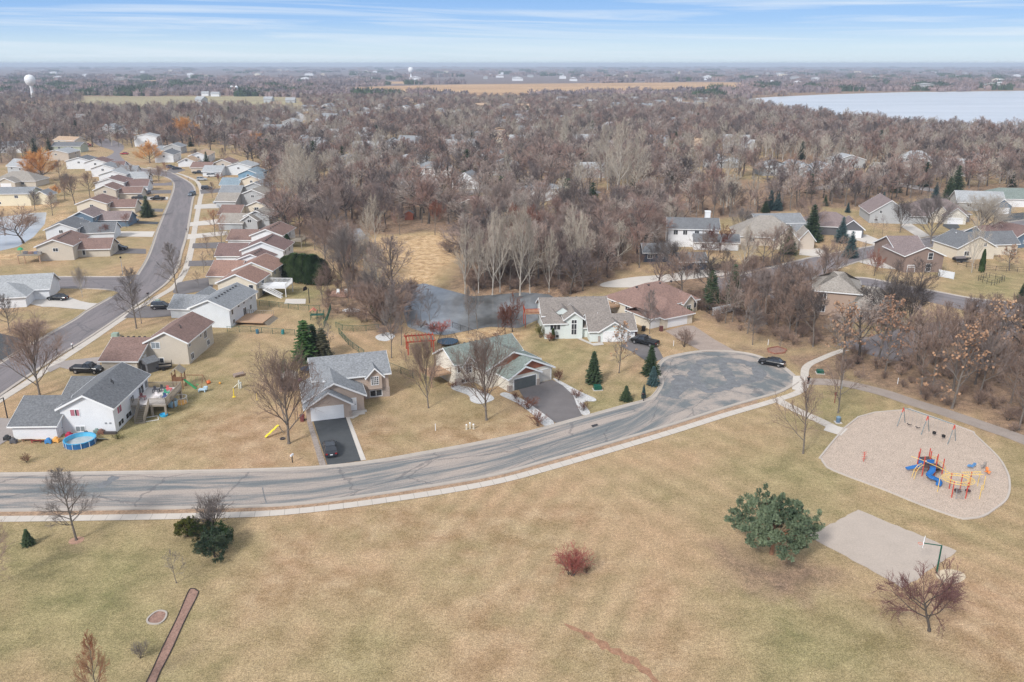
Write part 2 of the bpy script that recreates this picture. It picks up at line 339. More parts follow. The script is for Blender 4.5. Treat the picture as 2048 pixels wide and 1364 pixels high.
    zc = t.nodes.new('ShaderNodeVertexColor'); zc.layer_name = 'zoneC'; sc_ = t.nodes.new('ShaderNodeSeparateColor'); t.links.new(zc.outputs[0], sc_.inputs[0])
    c = mixc(t, mathn(t, 'MULTIPLY', sc_.outputs[0], 0.5), c, ramp(t, mid, [(0.38, (.30,.165,.095)), (0.5, (.40,.25,.16)), (0.64, (.52,.37,.25))]))
    grn = ramp(t, mid, [(0.36, (.13,.15,.06)), (0.64, (.30,.28,.13))])
    c = mixc(t, mathn(t, 'MULTIPLY', sa.outputs[2], 0.55), c, grn)
    lit = ramp(t, noise(t, pos, 0.7, 5, 0.7), [(0.34, (.15,.105,.08)), (0.5, (.26,.175,.125)), (0.66, (.38,.25,.17))])
    c = mixc(t, mathn(t, 'MULTIPLY', sa.outputs[0], 0.85), c, lit)
    stc = ramp(t, noise(t, pos, 0.5, 6, 0.7), [(0.34, (.32,.20,.11)), (0.5, (.54,.37,.21)), (0.66, (.66,.49,.32))])
    c = mixc(t, sa.outputs[1], c, stc)
    c = mixc(t, sb.outputs[0], c, ramp(t, noise(t, vscale(t, pos, (0.004, 0.03, 1)), 1.0, 4, 0.6), [(0.35, (.30,.24,.17)), (0.6, (.38,.34,.20))]))
    c = mixc(t, sb.outputs[1], c, ramp(t, noise(t, vscale(t, pos, (0.002, 0.012, 1)), 1.0, 4, 0.6), [(0.35, (.40,.24,.14)), (0.62, (.56,.38,.22))]))
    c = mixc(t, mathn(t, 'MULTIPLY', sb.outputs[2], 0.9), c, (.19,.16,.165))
    fm = mathn(t, 'MULTIPLY_ADD', mathn(t, 'SUBTRACT', fin, 0.5), 1.9, 1.0)
    fm = mathn(t, 'MULTIPLY', fm, mathn(t, 'MULTIPLY_ADD', mathn(t, 'SUBTRACT', spk, 0.5), 3.2, 1.0))
    cc = t.nodes.new('ShaderNodeCombineXYZ')
    for i in range(3): t.links.new(fm, cc.inputs[i])
    c = mixc(t, 1.0, c, cc.outputs[0], 'MULTIPLY')
    t.links.new(c, b.inputs['Base Color']); b.inputs['Roughness'].default_value = 1.0; b.inputs['Specular IOR Level'].default_value = 0.05
    bp = t.nodes.new('ShaderNodeBump'); bp.inputs['Strength'].default_value = 0.35; bp.inputs['Distance'].default_value = 0.12
    t.links.new(noise(t, pos, 1.6, 6, 0.8), bp.inputs['Height']); t.links.new(bp.outputs[0], b.inputs['Normal'])
    me.materials.append(m_)
ground()

def sheet(name, poly, z, m, kind='structure', label=None, cat=None, thick=0.0, uv=None, group=None):
    tri = tessellate_polygon([[Vector((x, y, 0)) for x, y in poly]])
    cx = sum(p[0] for p in poly) / len(poly); cy = sum(p[1] for p in poly) / len(poly)
    b = MB(); n = len(poly); loc = (cx, cy, 0)
    b.add([(x - cx, y - cy, z) for x, y in poly], [tuple(t) for t in tri])
    if thick: b.add([(x - cx, y - cy, z) for x, y in poly] + [(x - cx, y - cy, z - thick) for x, y in poly], [(i, (i+1) % n, (i+1) % n + n, i + n) for i in range(n)])
    o = b.build(name, m, loc=loc)
    up = [p.normal.z for p in o.data.polygons if abs(p.normal.z) > .5]
    if up and sum(up) < 0: o.data.flip_normals()
    return tag(o, label, cat, group, kind)
def road_mat(name, worn, dark, streak, uvm=True):
    m = bpy.data.materials.new(name); m.use_nodes = True; t = m.node_tree; b = t.nodes['Principled BSDF']
    g = t.nodes.new('ShaderNodeNewGeometry').outputs['Position']
    u = t.nodes.new('ShaderNodeUVMap').outputs[0] if uvm else g
    n1 = noise(t, vscale(t, u, (0.055, 0.62, 1)), 1.0, 6, 0.66, dist=0.5)
    if uvm and streak > .9:
        cx_, cy_ = P(1462, 757); dn = t.nodes.new('ShaderNodeVectorMath'); dn.operation = 'DISTANCE'; t.links.new(g, dn.inputs[0]); dn.inputs[1].default_value = (cx_, cy_, 0)
        near = mathn(t, 'SUBTRACT', 1.0, mathn(t, 'SMOOTH_MIN', 1.0, mathn(t, 'MAXIMUM', 0.0, mathn(t, 'DIVIDE', mathn(t, 'SUBTRACT', dn.outputs['Value'], 17.0), 9.0)), 0.05))
        nb = noise(t, g, 0.22, 6, 0.68); n1 = mixc(t, near, n1, nb)
    n2 = noise(t, vscale(t, u, (0.012, 0.25, 1)), 1.0, 2, 0.5)
    n3 = noise(t, vscale(t, u, (0.4, 5.0, 1)), 1.0, 3, 0.6)
    f = mathn(t, 'ADD', mathn(t, 'ADD', mathn(t, 'MULTIPLY', n1, 0.62), mathn(t, 'MULTIPLY', n2, 0.30)), mathn(t, 'MULTIPLY', n3, 0.1))
    c = mixc(t, ramp(t, f, [(0.475 - streak * .03, 0.0), (0.565, 1.0)]), worn, dark)
    # crack sealing
    vo = t.nodes.new('ShaderNodeTexVoronoi'); vo.feature = 'DISTANCE_TO_EDGE'; vo.inputs['Scale'].default_value = 1.0
    ad = t.nodes.new('ShaderNodeMix'); ad.data_type = 'VECTOR'; ad.inputs[0].default_value = 0.12
    t.links.new(vscale(t, u, (0.075, 0.11, 1)), ad.inputs[4]); t.links.new(noise(t, u, 0.5, 4, 0.6, out=1), ad.inputs[5])
    t.links.new(ad.outputs[1], vo.inputs['Vector'])
    ck = mathn(t, 'LESS_THAN', vo.outputs['Distance'], 0.009)
    c = mixc(t, mathn(t, 'MULTIPLY', ck, 0.45), c, (.10,.10,.11))
    fn = noise(t, g, 5.0, 3, 0.7)
    cc = t.nodes.new('ShaderNodeCombineXYZ'); fm = mathn(t, 'MULTIPLY_ADD', mathn(t, 'SUBTRACT', fn, 0.5), 0.9, 1.0)
    for i in range(3): t.links.new(fm, cc.inputs[i])
    c = mixc(t, 1.0, c, cc.outputs[0], 'MULTIPLY')
    t.links.new(c, b.inputs['Base Color']); b.inputs['Roughness'].default_value = 0.9; b.inputs['Specular IOR Level'].default_value = 0.25
    return m
def resample(line, n):
    d = [0]
    for i in range(1, len(line)): d.append(d[-1] + math.hypot(line[i][0]-line[i-1][0], line[i][1]-line[i-1][1]))
    out = []; j = 0
    for k in range(n):
        s = d[-1] * k / (n - 1)
        while j < len(d) - 2 and d[j+1] < s: j += 1
        t = (s - d[j]) / max(1e-9, d[j+1] - d[j]); out.append((line[j][0] + (line[j+1][0]-line[j][0])*t, line[j][1] + (line[j+1][1]-line[j][1])*t))
    return out
def offset(line, o):               # positive = to the left of travel
    out = []
    for i in range(len(line)):
        a = line[max(0, i-1)]; b = line[min(len(line)-1, i+1)]; dx, dy = b[0]-a[0], b[1]-a[1]; l = math.hypot(dx, dy) or 1
        out.append((line[i][0] - dy/l*o, line[i][1] + dx/l*o))
    return out
def strip(name, A, B, z, m, nv=1, **kw):   # surface between two lines with equal counts, UV in metres
    b = MB(); n = len(A); uvs = []; s = 0; vs = []
    for i in range(n):
        if i: s += math.hypot((A[i][0]+B[i][0]-A[i-1][0]-B[i-1][0])/2, (A[i][1]+B[i][1]-A[i-1][1]-B[i-1][1])/2)
        for k in range(nv + 1):
            t = k / nv; x = A[i][0]*(1-t)+B[i][0]*t; y = A[i][1]*(1-t)+B[i][1]*t
            vs.append((x, y, z)); uvs.append((s, t * math.hypot(A[i][0]-B[i][0], A[i][1]-B[i][1])))
    fs = [(i*(nv+1)+k, i*(nv+1)+k+1, (i+1)*(nv+1)+k+1, (i+1)*(nv+1)+k) for i in range(n-1) for k in range(nv)]
    b.add(vs, fs); o = b.build(name, m, fix=False)
    if o.data.polygons[0].normal.z < 0: o.data.flip_normals()
    uvl = o.data.uv_layers.new(name='UVMap')
    for lp in o.data.loops: uvl.data[lp.index].uv = uvs[lp.vertex_index]
    return tag(o, kw.get('label'), kw.get('cat'), kw.get('group'), kw.get('kind', 'structure'))
def ribbon(line, w, closed=False): # centre line -> (left, right)
    return offset(line, w/2), offset(line, -w/2)
M_roadA = road_mat('patched_asphalt', (.40,.34,.30), (.165,.18,.187), 1.0)
M_roadB = road_mat('smooth_asphalt', (.225,.20,.205), (.18,.165,.17), 0.4)
M_drive = mat('driveway_asphalt', (.075,.08,.085), 0.85, 0.12, 0.6, 0.08, 5)
M_drive2 = mat('worn_driveway_asphalt', (.17,.155,.155), 0.9, 0.12, 0.5, 0.08, 5)
M_walk = mat('sidewalk_concrete', (.60,.55,.50), 0.9, 0.06, 0.5, 0.05, 7)
# ------------------------------------------------------------------ streets
def sweep(name, line, prof, m, closed=False, **kw):   # prof: (offset left, z)
    b = MB(); n = len(line); k = len(prof)
    if closed: line = list(line) + [line[0], line[1]]; 
    offs = [offset(line, o) for o, z in prof]
    if closed:
        offs = [o[1:-1] + [o[1]] for o in offs]; n = len(offs[0])
    vs = [(offs[j][i][0], offs[j][i][1], prof[j][1]) for i in range(n) for j in range(k)]
    fs = [(i*k+j, i*k+j+1, (i+1)*k+j+1, (i+1)*k+j) for i in range(n-1) for j in range(k-1)]
    b.add(vs, fs)
    o = b.build(name, m)
    return tag(o, kw.get('label'), kw.get('cat'), kw.get('group'), kw.get('kind', 'structure'))
KP = [(-0.55, 0.0), (-0.55, 0.034), (0.0, 0.04), (0.06, 0.14), (0.22, 0.15), (0.24, -0.02)]       # gutter pan + kerb, kerb on the left
KPR = [(-o, z) for o, z in KP]
UP = catmull(W2([(-260,950),(0,948),(300,944),(500,940),(640,934),(750,922),(850,905),(950,887),(1050,866),(1130,844),(1200,825),(1250,811),(1294,799),(1311,786),(1321,768),(1320,754),(1315,741),(1318,728),(1330,717),(1350,711),(1397,703),(1453,702.5),(1494,707),(1525,715.5),(1565,733),(1589,752)]))
LO = catmull(W2([(-260,1024),(0,1022),(300,1018),(500,1014),(600,1008.5),(700,997),(800,982.5),(900,967),(1000,948.5),(1100,921),(1250,878),(1350,848),(1450,816.5),(1514,798),(1555,786.5),(1580,774.5),(1596,764)]))
n_ = 150
A = resample(UP, n_); B_ = resample(LO, n_)
# pair the bulb: lower line shares its last third with the bulb
strip('main_street', offset(A, -0.0), B_, 0.018, M_roadA, nv=6)
sweep('kerb_street_north', UP, KP, M_kerb); sweep('kerb_street_south', LO, KPR, M_kerb)
# left street
LE = catmull(W2([(-330,945),(0,726),(78,679),(147,640),(174.5,621),(228,590.5),(258,570),(287,529),(302,497),(316,456),(339,400),(347,375),(344,362),(330,354),(308,350),(270,343),(232,335)]))
RE = catmull(W2([(-330,1030),(0,792),(115,714),(170,681),(230,641),(306,588),(339,561),(357,532),(363.5,507),(376,461.6),(386,401),(391,385),(386,370),(365,356),(333,342.5),(283,336),(256,327)]))
A = resample(LE, 160); B_ = resample(RE, 160)
strip('left_street', A, B_, 0.02, M_roadB, nv=3)
i0 = min(range(len(LE)), key=lambda i: math.hypot(LE[i][0]-P(228,590)[0], LE[i][1]-P(228,590)[1])); i1 = min(range(len(LE)), key=lambda i: math.hypot(LE[i][0]-P(272,549)[0], LE[i][1]-P(272,549)[1]))
sweep('kerb_left_street_west', LE[:i0], KP, M_kerb); sweep('kerb_left_street_west_far', LE[i1:], KP, M_kerb); sweep('kerb_left_street_east', RE, KPR, M_kerb)
SU = catmull(W2([(-300,552),(0,553.5),(150,553.5),(226,553.5),(255,552.5),(275,548)])); SL = catmull(W2([(-300,580),(0,578.5),(100,577),(180,577.5),(228,582),(240,590)]))
strip('side_street', resample(SU, 40), resample(SL, 40), 0.028, M_roadB, nv=2)
sweep('kerb_side_street_north', SU[:-10], KP, M_kerb); sweep('kerb_side_street_south', SL[:-8], KPR, M_kerb)
sheet('left_street_far_end', catmull(W2([(262,342),(228,334),(205,326),(203,319),(224,308),(227,302),(214,297),(196,291),(184,280),(194,266),(208,274),(236,284),(247,291),(247,299),(239,307),(247,319),(262,328),(268,336)]), 3, True), .03, mat('far_asphalt', (.225,.20,.205), .9, .1, .4))
sheet('side_lane', W2([(270,372),(345,371),(343,364),(330,366),(275,367)]), 0.03, M_roadB)
# right-hand streets
RU = catmull(W2([(1440,556),(1500,545),(1560,530),(1628,513),(1700,500),(1770,487),(1854,475),(1915,463),(1990,448),(2060,438),(2160,425)])); RL = catmull(W2([(1440,596),(1540,585),(1620,560),(1716,524),(1809,504),(1870,494),(1925,483),(2000,468),(2070,458),(2180,445)]))
strip('right_street', resample(RU, 60), resample(RL, 60), 0.02, M_roadB, nv=2)
sweep('kerb_right_street_north', RU, KP, M_kerb); sweep('kerb_right_street_south', RL[20:], KPR, M_kerb)
RU2 = catmull(W2([(1540,585),(1640,562),(1720,555),(1800,569),(1883,585),(1950,597),(2048,608),(2200,628)])); RL2 = catmull(W2([(1540,600),(1640,575),(1720,570),(1800,590),(1883,610),(1950,625),(2048,640),(2200,668)]))
strip('right_back_street', resample(RU2, 40), resample(RL2, 40), 0.03, M_roadB, nv=2)
sweep('kerb_right_back_street', RU2, KP, M_kerb)
CS = catmull(W2([(1676,688),(1740,672),(1813,655),(1900,640),(2000,640),(2100,655),(2110,690),(2000,676),(1915,684),(1840,700),(1800,722),(1760,716),(1720,703)]), 6, True)
sheet('right_dead_end_street', CS, 0.022, M_roadB)
sheet('winding_concrete_drive', catmull(W2([(1205,566),(1260,555),(1340,548),(1380,538),(1440,540),(1470,548),(1400,556),(1320,566),(1280,574),(1210,574)]), 6, True), 0.024, M_walk)
sheet('dark_asphalt_drive', catmull(W2([(1425,560),(1500,540),(1560,532),(1600,560),(1540,590),(1460,596)]), 6, True), 0.03, M_roadB)
# sealed bands on the turning circle and tar patches
M_seal = mat('sealed_asphalt', (.185,.19,.20), .9, .25, .8, .2, 3)
def band(name, px, w, z, seed):
    ln = catmull(W2(px), 5); r = random.Random(seed); ws = [w * r.uniform(.6, 1.25) for _ in ln]; a, b = [], []
    for i in range(len(ln)):
        o1 = offset(ln, ws[i] / 2)[i]; o2 = offset(ln, -ws[i] / 2)[i]; a.append(o1); b.append(o2)
    strip(name, a, b, z, M_seal)
cz = lambda q: [(1350 + x / 4.871, 580 + y / 4.871) for x, y in q]
band('street_patch', cz([(430,690),(300,695),(215,740),(180,820),(215,900),(270,960),(340,985),(450,965),(560,925),(700,885),(820,845),(800,770),(700,712),(560,685),(430,690)]), 2.2, .030, 1)
band('street_patch', cz([(440,700),(500,790),(540,860),(560,925)]), 2.0, .034, 2); band('street_patch', cz([(60,960),(130,930),(230,940)]), 2.2, .034, 3); band('street_patch', cz([(20,830),(60,880),(40,960),(-40,1050)]), 3.0, .030, 4)
band('street_patch', [(195,975),(215,965),(232,953)], 1.3, .03, 5); band('street_patch', [(525,975),(528,990),(534,1010)], .16, .03, 6); band('street_patch', [(1010,880),(1040,898),(1075,925)], .14, .03, 7)
# sidewalks and paths
def walk(name, px, w, z=0.05, m=None, **kw):
    ln = catmull(W2(px)); a, b = ribbon(ln, w); return strip(name, resample(a, 120), resample(b, 120), z, m or M_walk2, **kw)
M_walk2 = mat('jointed_sidewalk', (.56,.505,.45), 0.9, 0.06, 0.5, 0.05, 7)
t = M_walk2.node_tree; b = t.nodes['Principled BSDF']; src = b.inputs['Base Color'].links[0].from_socket
uvn = t.nodes.new('ShaderNodeUVMap'); sp = t.nodes.new('ShaderNodeSeparateXYZ'); t.links.new(uvn.outputs[0], sp.inputs[0])
jn = mathn(t, 'GREATER_THAN', mathn(t, 'FRACT', mathn(t, 'DIVIDE', sp.outputs[0], 1.8)), 0.96)
t.links.new(mixc(t, mathn(t, 'MULTIPLY', jn, 0.55), src, (.22,.19,.16)), b.inputs['Base Color'])
walk('sidewalk', [(-260,1040),(0,1038.5),(300,1034),(500,1029),(600,1022),(700,1010.5),(800,996.5),(900,981),(1000,962),(1100,935.5),(1250,892),(1350,862),(1450,830.5),(1514,812),(1560,798),(1594,786),(1610,771),(1609,750),(1611,737),(1620,728),(1637,720),(1665,708),(1692,699)], 1.4)
SW_ = catmull(W2([(-260,1036),(0,1034.5),(300,1030),(500,1025),(600,1018),(700,1006.5),(800,992.5),(900,977),(1000,958),(1100,931.5),(1250,888),(1350,858),(1450,826.5),(1514,808.5)]))
LO_ = [p for p in LO if Qp(p[0], p[1], 0)[0] < 1520]
strip('boulevard_leaves', resample(offset(LO_, -.2), 90), resample(SW_, 90), .014, mat('leafy_boulevard_grass', (.36,.245,.165), 1, .3, .8, .4, 3.5))
walk('left_street_sidewalk', [(-330,1010),(0,800),(60,762),(123,719),(185,678),(246,636),(308,598),(347,575),(364,552),(374,532),(382,500),(389,461),(400,400),(403,383),(395,364),(378,355),(359,348),(330,341),(295,335)], 1.7)
walk('playground_path', [(1556,801),(1580,814),(1607,827),(1640,842),(1668,856)], 1.9, 0.055)
sheet('playground_path_pad', W2([(1655,848),(1696,858),(1682,872),(1647,861)]), 0.06, M_walk)
sheet('kerb_ramp', W2([(1586,752),(1612,752),(1618,770),(1600,782),(1584,779)]), 0.058, M_walk)
M_trail = mat('trail_asphalt', (.34,.285,.25), 0.95, 0.12, 0.5, 0.12, 5)
walk('park_trail', [(1616,763),(1678,766),(1725,775),(1775,788),(1813,801),(1895,827),(1977,855),(2060,885),(2300,985)], 3.2, 0.045, M_trail)
# driveways
def drive(name, px, m, z=0.06, **kw): return sheet(name, W2(px), z, m, **kw)
drive('asphalt_driveway', [(626,841),(691,834),(722,922),(655,931)], M_drive)
drive('driveway_edge_strip', [(691,833),(698,833),(732,920),(722,922)], M_walk, 0.066)
drive('driveway_gravel_strip', [(612,838),(622,840),(653,932),(640,934)], mat('gravel', (.33,.28,.25), 1, .3, 3, .3, 8), 0.066)
drive('walk_to_door', [(694,836),(706,838),(716,833),(730,818),(728,812),(702,816)], M_conc, 0.07)
drive('wide_asphalt_driveway', [(1035,776),(1105,760),(1125,771),(1146,790),(1154,812),(1165,833),(1112,847),(1082,824),(1052,803)], M_drive2)
M_rock = mat('white_landscape_rock', (.56,.55,.54), 1, .25, 2.5, .35, 9)
def bed(name, px, m, lab, z=0.05, cat='rock bed', grp=None): return sheet(name, catmull(W2(px), 6, True), z, m, kind='structure')
bed('white_rock_bed', [(1106,757),(1120,762),(1150,778),(1170,788),(1190,797),(1190,803),(1168,805),(1180,825),(1172,831),(1160,826),(1150,805),(1140,788),(1122,772)], M_rock, '', 0.058)
bed('white_rock_bed', [(1030,792),(1050,802),(1080,820),(1108,846),(1090,853),(1068,832),(1040,810),(1020,800),(1000,790),(1010,785)], M_rock, '', 0.058)
bed('white_rock_bed', [(905,771),(930,773),(960,781),(978,788),(988,799),(962,808),(942,803),(936,791),(905,779)], M_rock, '', 0.054)
drive('wooded_driveway', [(1240,692),(1275,668),(1300,672),(1318,700),(1327,717),(1300,728),(1268,706)], M_drive2)
M_paver = mat('brick_pavers', (.36,.29,.25), 0.9, 0.1, 0.6, 0.15, 4)
drive('paver_driveway', [(1330,662),(1372,651),(1388,652),(1430,680),(1470,702),(1405,704),(1360,680)], M_paver)
drive('entry_walk', [(1140,673),(1150,676),(1188,692),(1208,690),(1205,685),(1185,687),(1160,676),(1150,671)], M_conc, 0.07)
drive('wide_concrete_driveway', [(58,608),(75,597),(95,595),(140,595),(160,602),(178,606),(195,607),(174,620),(105,614),(85,614)], M_conc)
drive('lower_left_driveway', [(-40,668),(0,667),(62,682),(40,704),(-40,745)], M_drive)
drive('beige_house_driveway', [(128,722),(200,714),(200,740),(160,745),(120,735),(100,745),(92,738)], mat('old_concrete', (.34,.30,.28), .9, .1, .5, .08, 5))
drive('white_house_driveway', [(-60,830),(0,836),(28,838),(30,872),(0,890),(-60,890)], MATS['old_concrete'])
drive('grey_driveway', [(248,636),(262,622),(290,612),(345,618),(345,632),(300,636)], M_drive2)
drive('asphalt_drive_row', [(355,566),(372,562),(430,553),(425,578),(360,590),(345,585)], M_drive2)
drive('asphalt_drive_row', [(378,522),(450,520),(455,528),(420,532),(376,533)], M_drive2)
drive('asphalt_drive_row', [(386,487),(450,484),(455,497),(384,497)], M_drive2)
drive('concrete_drive_row', [(375,468),(382,469),(455,462),(455,470),(374,479)], M_walk)
drive('concrete_drive_row', [(379,445),(455,436),(455,447),(378,453)], M_walk)
drive('asphalt_drive_row', [(390,410),(455,405),(455,416),(388,418)], M_conc)
drive('asphalt_drive_row', [(400,380),(450,376),(450,384),(402,388)], M_drive2)
drive('asphalt_drive_row', [(330,345),(338,338),(352,334),(372,340),(350,347)], M_drive2)
drive('left_row_drive', [(203,503),(255,497),(292,498),(292,508),(250,507),(200,511)], M_drive2)
drive('left_row_drive', [(214,463),(310,463),(305,474),(214,473)], M_walk)
drive('left_row_drive', [(240,441),(318,444),(315,449),(240,446)], M_drive)
drive('left_row_drive', [(250,415),(328,418),(325,424),(250,421)], M_drive2)
drive('left_row_drive', [(270,393),(337,394),(336,400),(268,400)], M_conc)
drive('left_row_drive', [(272,381),(343,380),(342,387),(272,388)], M_drive2)
for px in ([(1700,477),(1712,468),(1735,470),(1770,484),(1750,491)], [(1800,452),(1815,443),(1850,465),(1860,472),(1838,476)], [(1600,497),(1640,497),(1660,508),(1640,514),(1598,510)],
           [(1890,441),(1910,441),(1920,455),(1905,462),(1885,452)], [(1990,430),(2048,425),(2048,440),(2000,446)]):
    drive('right_side_driveway', px, M_walk if px[0][0] < 1850 else M_drive)
drive('white_car_driveway', [(1716,524),(1760,514),(1806,524),(1806,540),(1760,536)], M_conc)
M_roadC = mat('far_street', (.34,.31,.30), .9, .1, .3)
# playground
PG = catmull(W2([(1718,835),(1813,821),(1825,821),(1936,861),(1948,870),(1993,913),(2012,944),(2017,965),(2016,985),(2008,1002),(1987,1018),(1965,1032),(1936,1037),(1915,1035),(1843,1010),(1772,981),(1669,942),(1650,928),(1645,918),(1647,909)]), 3, True)
M_chips = mat('wood_chips', (.48,.385,.315), 1.0, 0.08, 0.6, 0.5, 8.0, bump=0.4)
sheet('playground_surface', PG, 0.03, M_chips)
sweep('playground_border', PG, [(-0.02, 0.0), (-0.02, 0.14), (0.24, 0.14), (0.24, -0.02)], mat('border_concrete', (.50,.44,.39), .9, .08, .6), closed=True, kind='structure')
M_court = mat('court_asphalt', (.46,.39,.335), 0.95, 0.08, 0.35, 0.12, 6)
ct = W2(COURTPX); ctr = []
for i in range(4):
    a, q = ct[i], ct[(i+1) % 4]
    for k in range(14):
        s = k / 14; ctr.append((a[0]+(q[0]-a[0])*s + rnd.uniform(-.12, .12), a[1]+(q[1]-a[1])*s + rnd.uniform(-.12, .12)))
sheet('basketball_court', ctr, 0.03, M_court)
sheet('bare_sand_patch', catmull(W2([(1872,1146),(1895,1138),(1925,1145),(1930,1158),(1905,1168),(1880,1160)]), 5, True), 0.012, mat('bare_sand', (.55,.45,.33), 1, .25, 1.2, .2, 7))
# ------------------------------------------------------------------ water
def water(name, poly, z, col, rough, tint=None):
    m = bpy.data.materials.new(name + '_water'); m.use_nodes = True; t = m.node_tree; b = t.nodes['Principled BSDF']
    pos = t.nodes.new('ShaderNodeNewGeometry').outputs['Position']
    n = noise(t, vscale(t, pos, (0.05, 0.12, 1) if tint is None else tint), 1.0, 4, 0.6)
    t.links.new(ramp(t, n, [(0.35, col[0]), (0.65, col[1])]), b.inputs['Base Color']); b.inputs['Roughness'].default_value = rough
    b.inputs['IOR'].default_value = 1.33; b.inputs['Specular IOR Level'].default_value = 0.5
    bp = t.nodes.new('ShaderNodeBump'); bp.inputs['Strength'].default_value = 0.06; bp.inputs['Distance'].default_value = 0.1
    t.links.new(noise(t, pos, 0.6, 3, 0.6), bp.inputs['Height']); t.links.new(bp.outputs[0], b.inputs['Normal'])
    sheet(name, poly, z, m)
def grow(poly, d):
    c = offset(list(poly) + [poly[0], poly[1]], d)[1:-1]; c2 = offset(list(poly) + [poly[0], poly[1]], -d)[1:-1]
    ar = lambda q: abs(sum(q[i][0]*q[(i+1) % len(q)][1]-q[(i+1) % len(q)][0]*q[i][1] for i in range(len(q))))
    return c if ar(c) > ar(c2) else c2
water('pond', grow(POND, 1.5), -0.75, ((.08,.082,.083), (.27,.285,.30)), 0.10, (0.08, 0.05, 1))  # paler tone put into the base colour stands in for reflected sky
water('left_pond', grow(LPOND, 1.5), -0.75, ((.36,.38,.41), (.50,.52,.55)), 0.25)
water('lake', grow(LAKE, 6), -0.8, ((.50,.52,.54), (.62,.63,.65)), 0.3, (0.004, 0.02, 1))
sheet('creek', CREEK, 0.01, bpy.data.materials['left_pond_water'])
# ------------------------------------------------------------------ air
hz = MB(); hz.box(-16500, -600, -4.0, 16500, 16200, 61.0)
hm = bpy.data.materials.new('air'); hm.use_nodes = True; t = hm.node_tree
t.nodes.remove(t.nodes['Principled BSDF']); pv = t.nodes.new('ShaderNodeVolumePrincipled')
pv.inputs['Color'].default_value = (.74,.84,1.0,1); pv.inputs['Density'].default_value = 0.00014; pv.inputs['Anisotropy'].default_value = 0.0
t.links.new(pv.outputs[0], t.nodes['Material Output'].inputs['Volume'])
hz_o = tag(hz.build('haze', hm), kind='stuff')

sheet('wooded_street', catmull(W2([(690,318),(760,303),(850,300),(930,306),(930,311),(850,306),(760,310),(695,325)]), 4, True), .05, M_roadC)
sheet('wooded_street', catmull(W2([(1170,262),(1210,255),(1260,262),(1255,267),(1210,261),(1172,268)]), 4, True), .05, M_roadC)
sheet('wooded_street', catmull(W2([(1350,203),(1395,206),(1404,222),(1395,236),(1386,236),(1392,222),(1385,211),(1350,208)]), 4, True), .05, M_roadC)
sheet('wooded_street', catmull(W2([(505,282),(520,240),(512,222),(520,222),(533,240),(530,282)]), 4, True), .05, M_roadC)
sheet('wooded_street', catmull(W2([(560,316),(640,300),(700,318),(690,326),(640,308),(565,324)]), 4, True), .05, M_roadC)
sheet('wooded_street', catmull(W2([(860,400),(1000,372),(1180,380),(1180,388),(1000,380),(870,408)]), 4, True), .05, M_roadC)
sheet('wooded_street', catmull(W2([(1640,372),(1760,362),(1860,376),(1860,383),(1760,370),(1640,380)]), 4, True), .05, M_roadC)# ------------------------------------------------------------------ houses
OH = 0.45
def gable_roof(rf, tr, b):
    x0, y0, x1, y1, ze, zr, ax = b['r'] + (b['ze'], b['zr'], b.get('ax', 'y')); oh = b.get('oh', OH); kind = b.get('kind', 'gable')
    f = (lambda x, y, z: (x, y, z)) if ax == 'y' else (lambda x, y, z: (y, x, z))
    if ax == 'x': x0, y0, x1, y1 = y0, x0, y1, x1
    xm = (x0 + x1) / 2; s = (zr - ze) / (xm - x0); ox = oh; zl = ze - s * ox; T = 0.16
    if kind == 'gable':
        ya, yb = y0 - oh, y1 + oh
        for sx, xe in ((-1, x0 - ox), (1, x1 + ox)):
            rf.slab([f(*p) for p in ((xe, ya, zl + T), (xm, ya, zr + T), (xm, yb, zr + T), (xe, yb, zl + T))], T)
            for yy, o2 in ((ya, -0.035), (yb, 0.035)):             # rake boards
                a, c = (min(yy, yy + o2), max(yy, yy + o2))
                q = [(xe, a, zl + T + .02), (xm, a, zr + T + .02), (xm, c, zr + T + .02), (xe, c, zl + T + .02)]
                tr.slab([f(*p) for p in q], 0.30)
            a, c = sorted((xe, xe + sx * 0.04))
            tr.slab([f(a, ya, zl + T), f(c, ya, zl + T), f(c, yb, zl + T), f(a, yb, zl + T)], 0.22)
    elif kind == 'hip':
        hl = b.get('hl', (True, True)); h = xm - x0
        ya = y0 - oh; yb = y1 + oh; hw = h + ox
        ra = ya + hw if hl[0] else ya; rb = yb - hw if hl[1] else yb
        A, B, C, D = (x0-ox, ya, zl+T), (x1+ox, ya, zl+T), (x1+ox, yb, zl+T), (x0-ox, yb, zl+T); E, F = (xm, ra, zr+T), (xm, rb, zr+T)
        for q in ((A, E, F, D), (B, C, F, E)): rf.slab([f(*p) for p in q], T)
        if hl[0]: rf.slab([f(*p) for p in (A, B, E)], T)
        if hl[1]: rf.slab([f(*p) for p in (C, D, F)], T)
        for (p, q) in ((A, B), (B, C), (C, D), (D, A)):
            dx, dy = q[0]-p[0], q[1]-p[1]; l = math.hypot(dx, dy); nx, ny = dy/l*.04, -dx/l*.04
            tr.slab([f(*p), f(*q), f(q[0]+nx, q[1]+ny, q[2]), f(p[0]+nx, p[1]+ny, p[2])], 0.22)
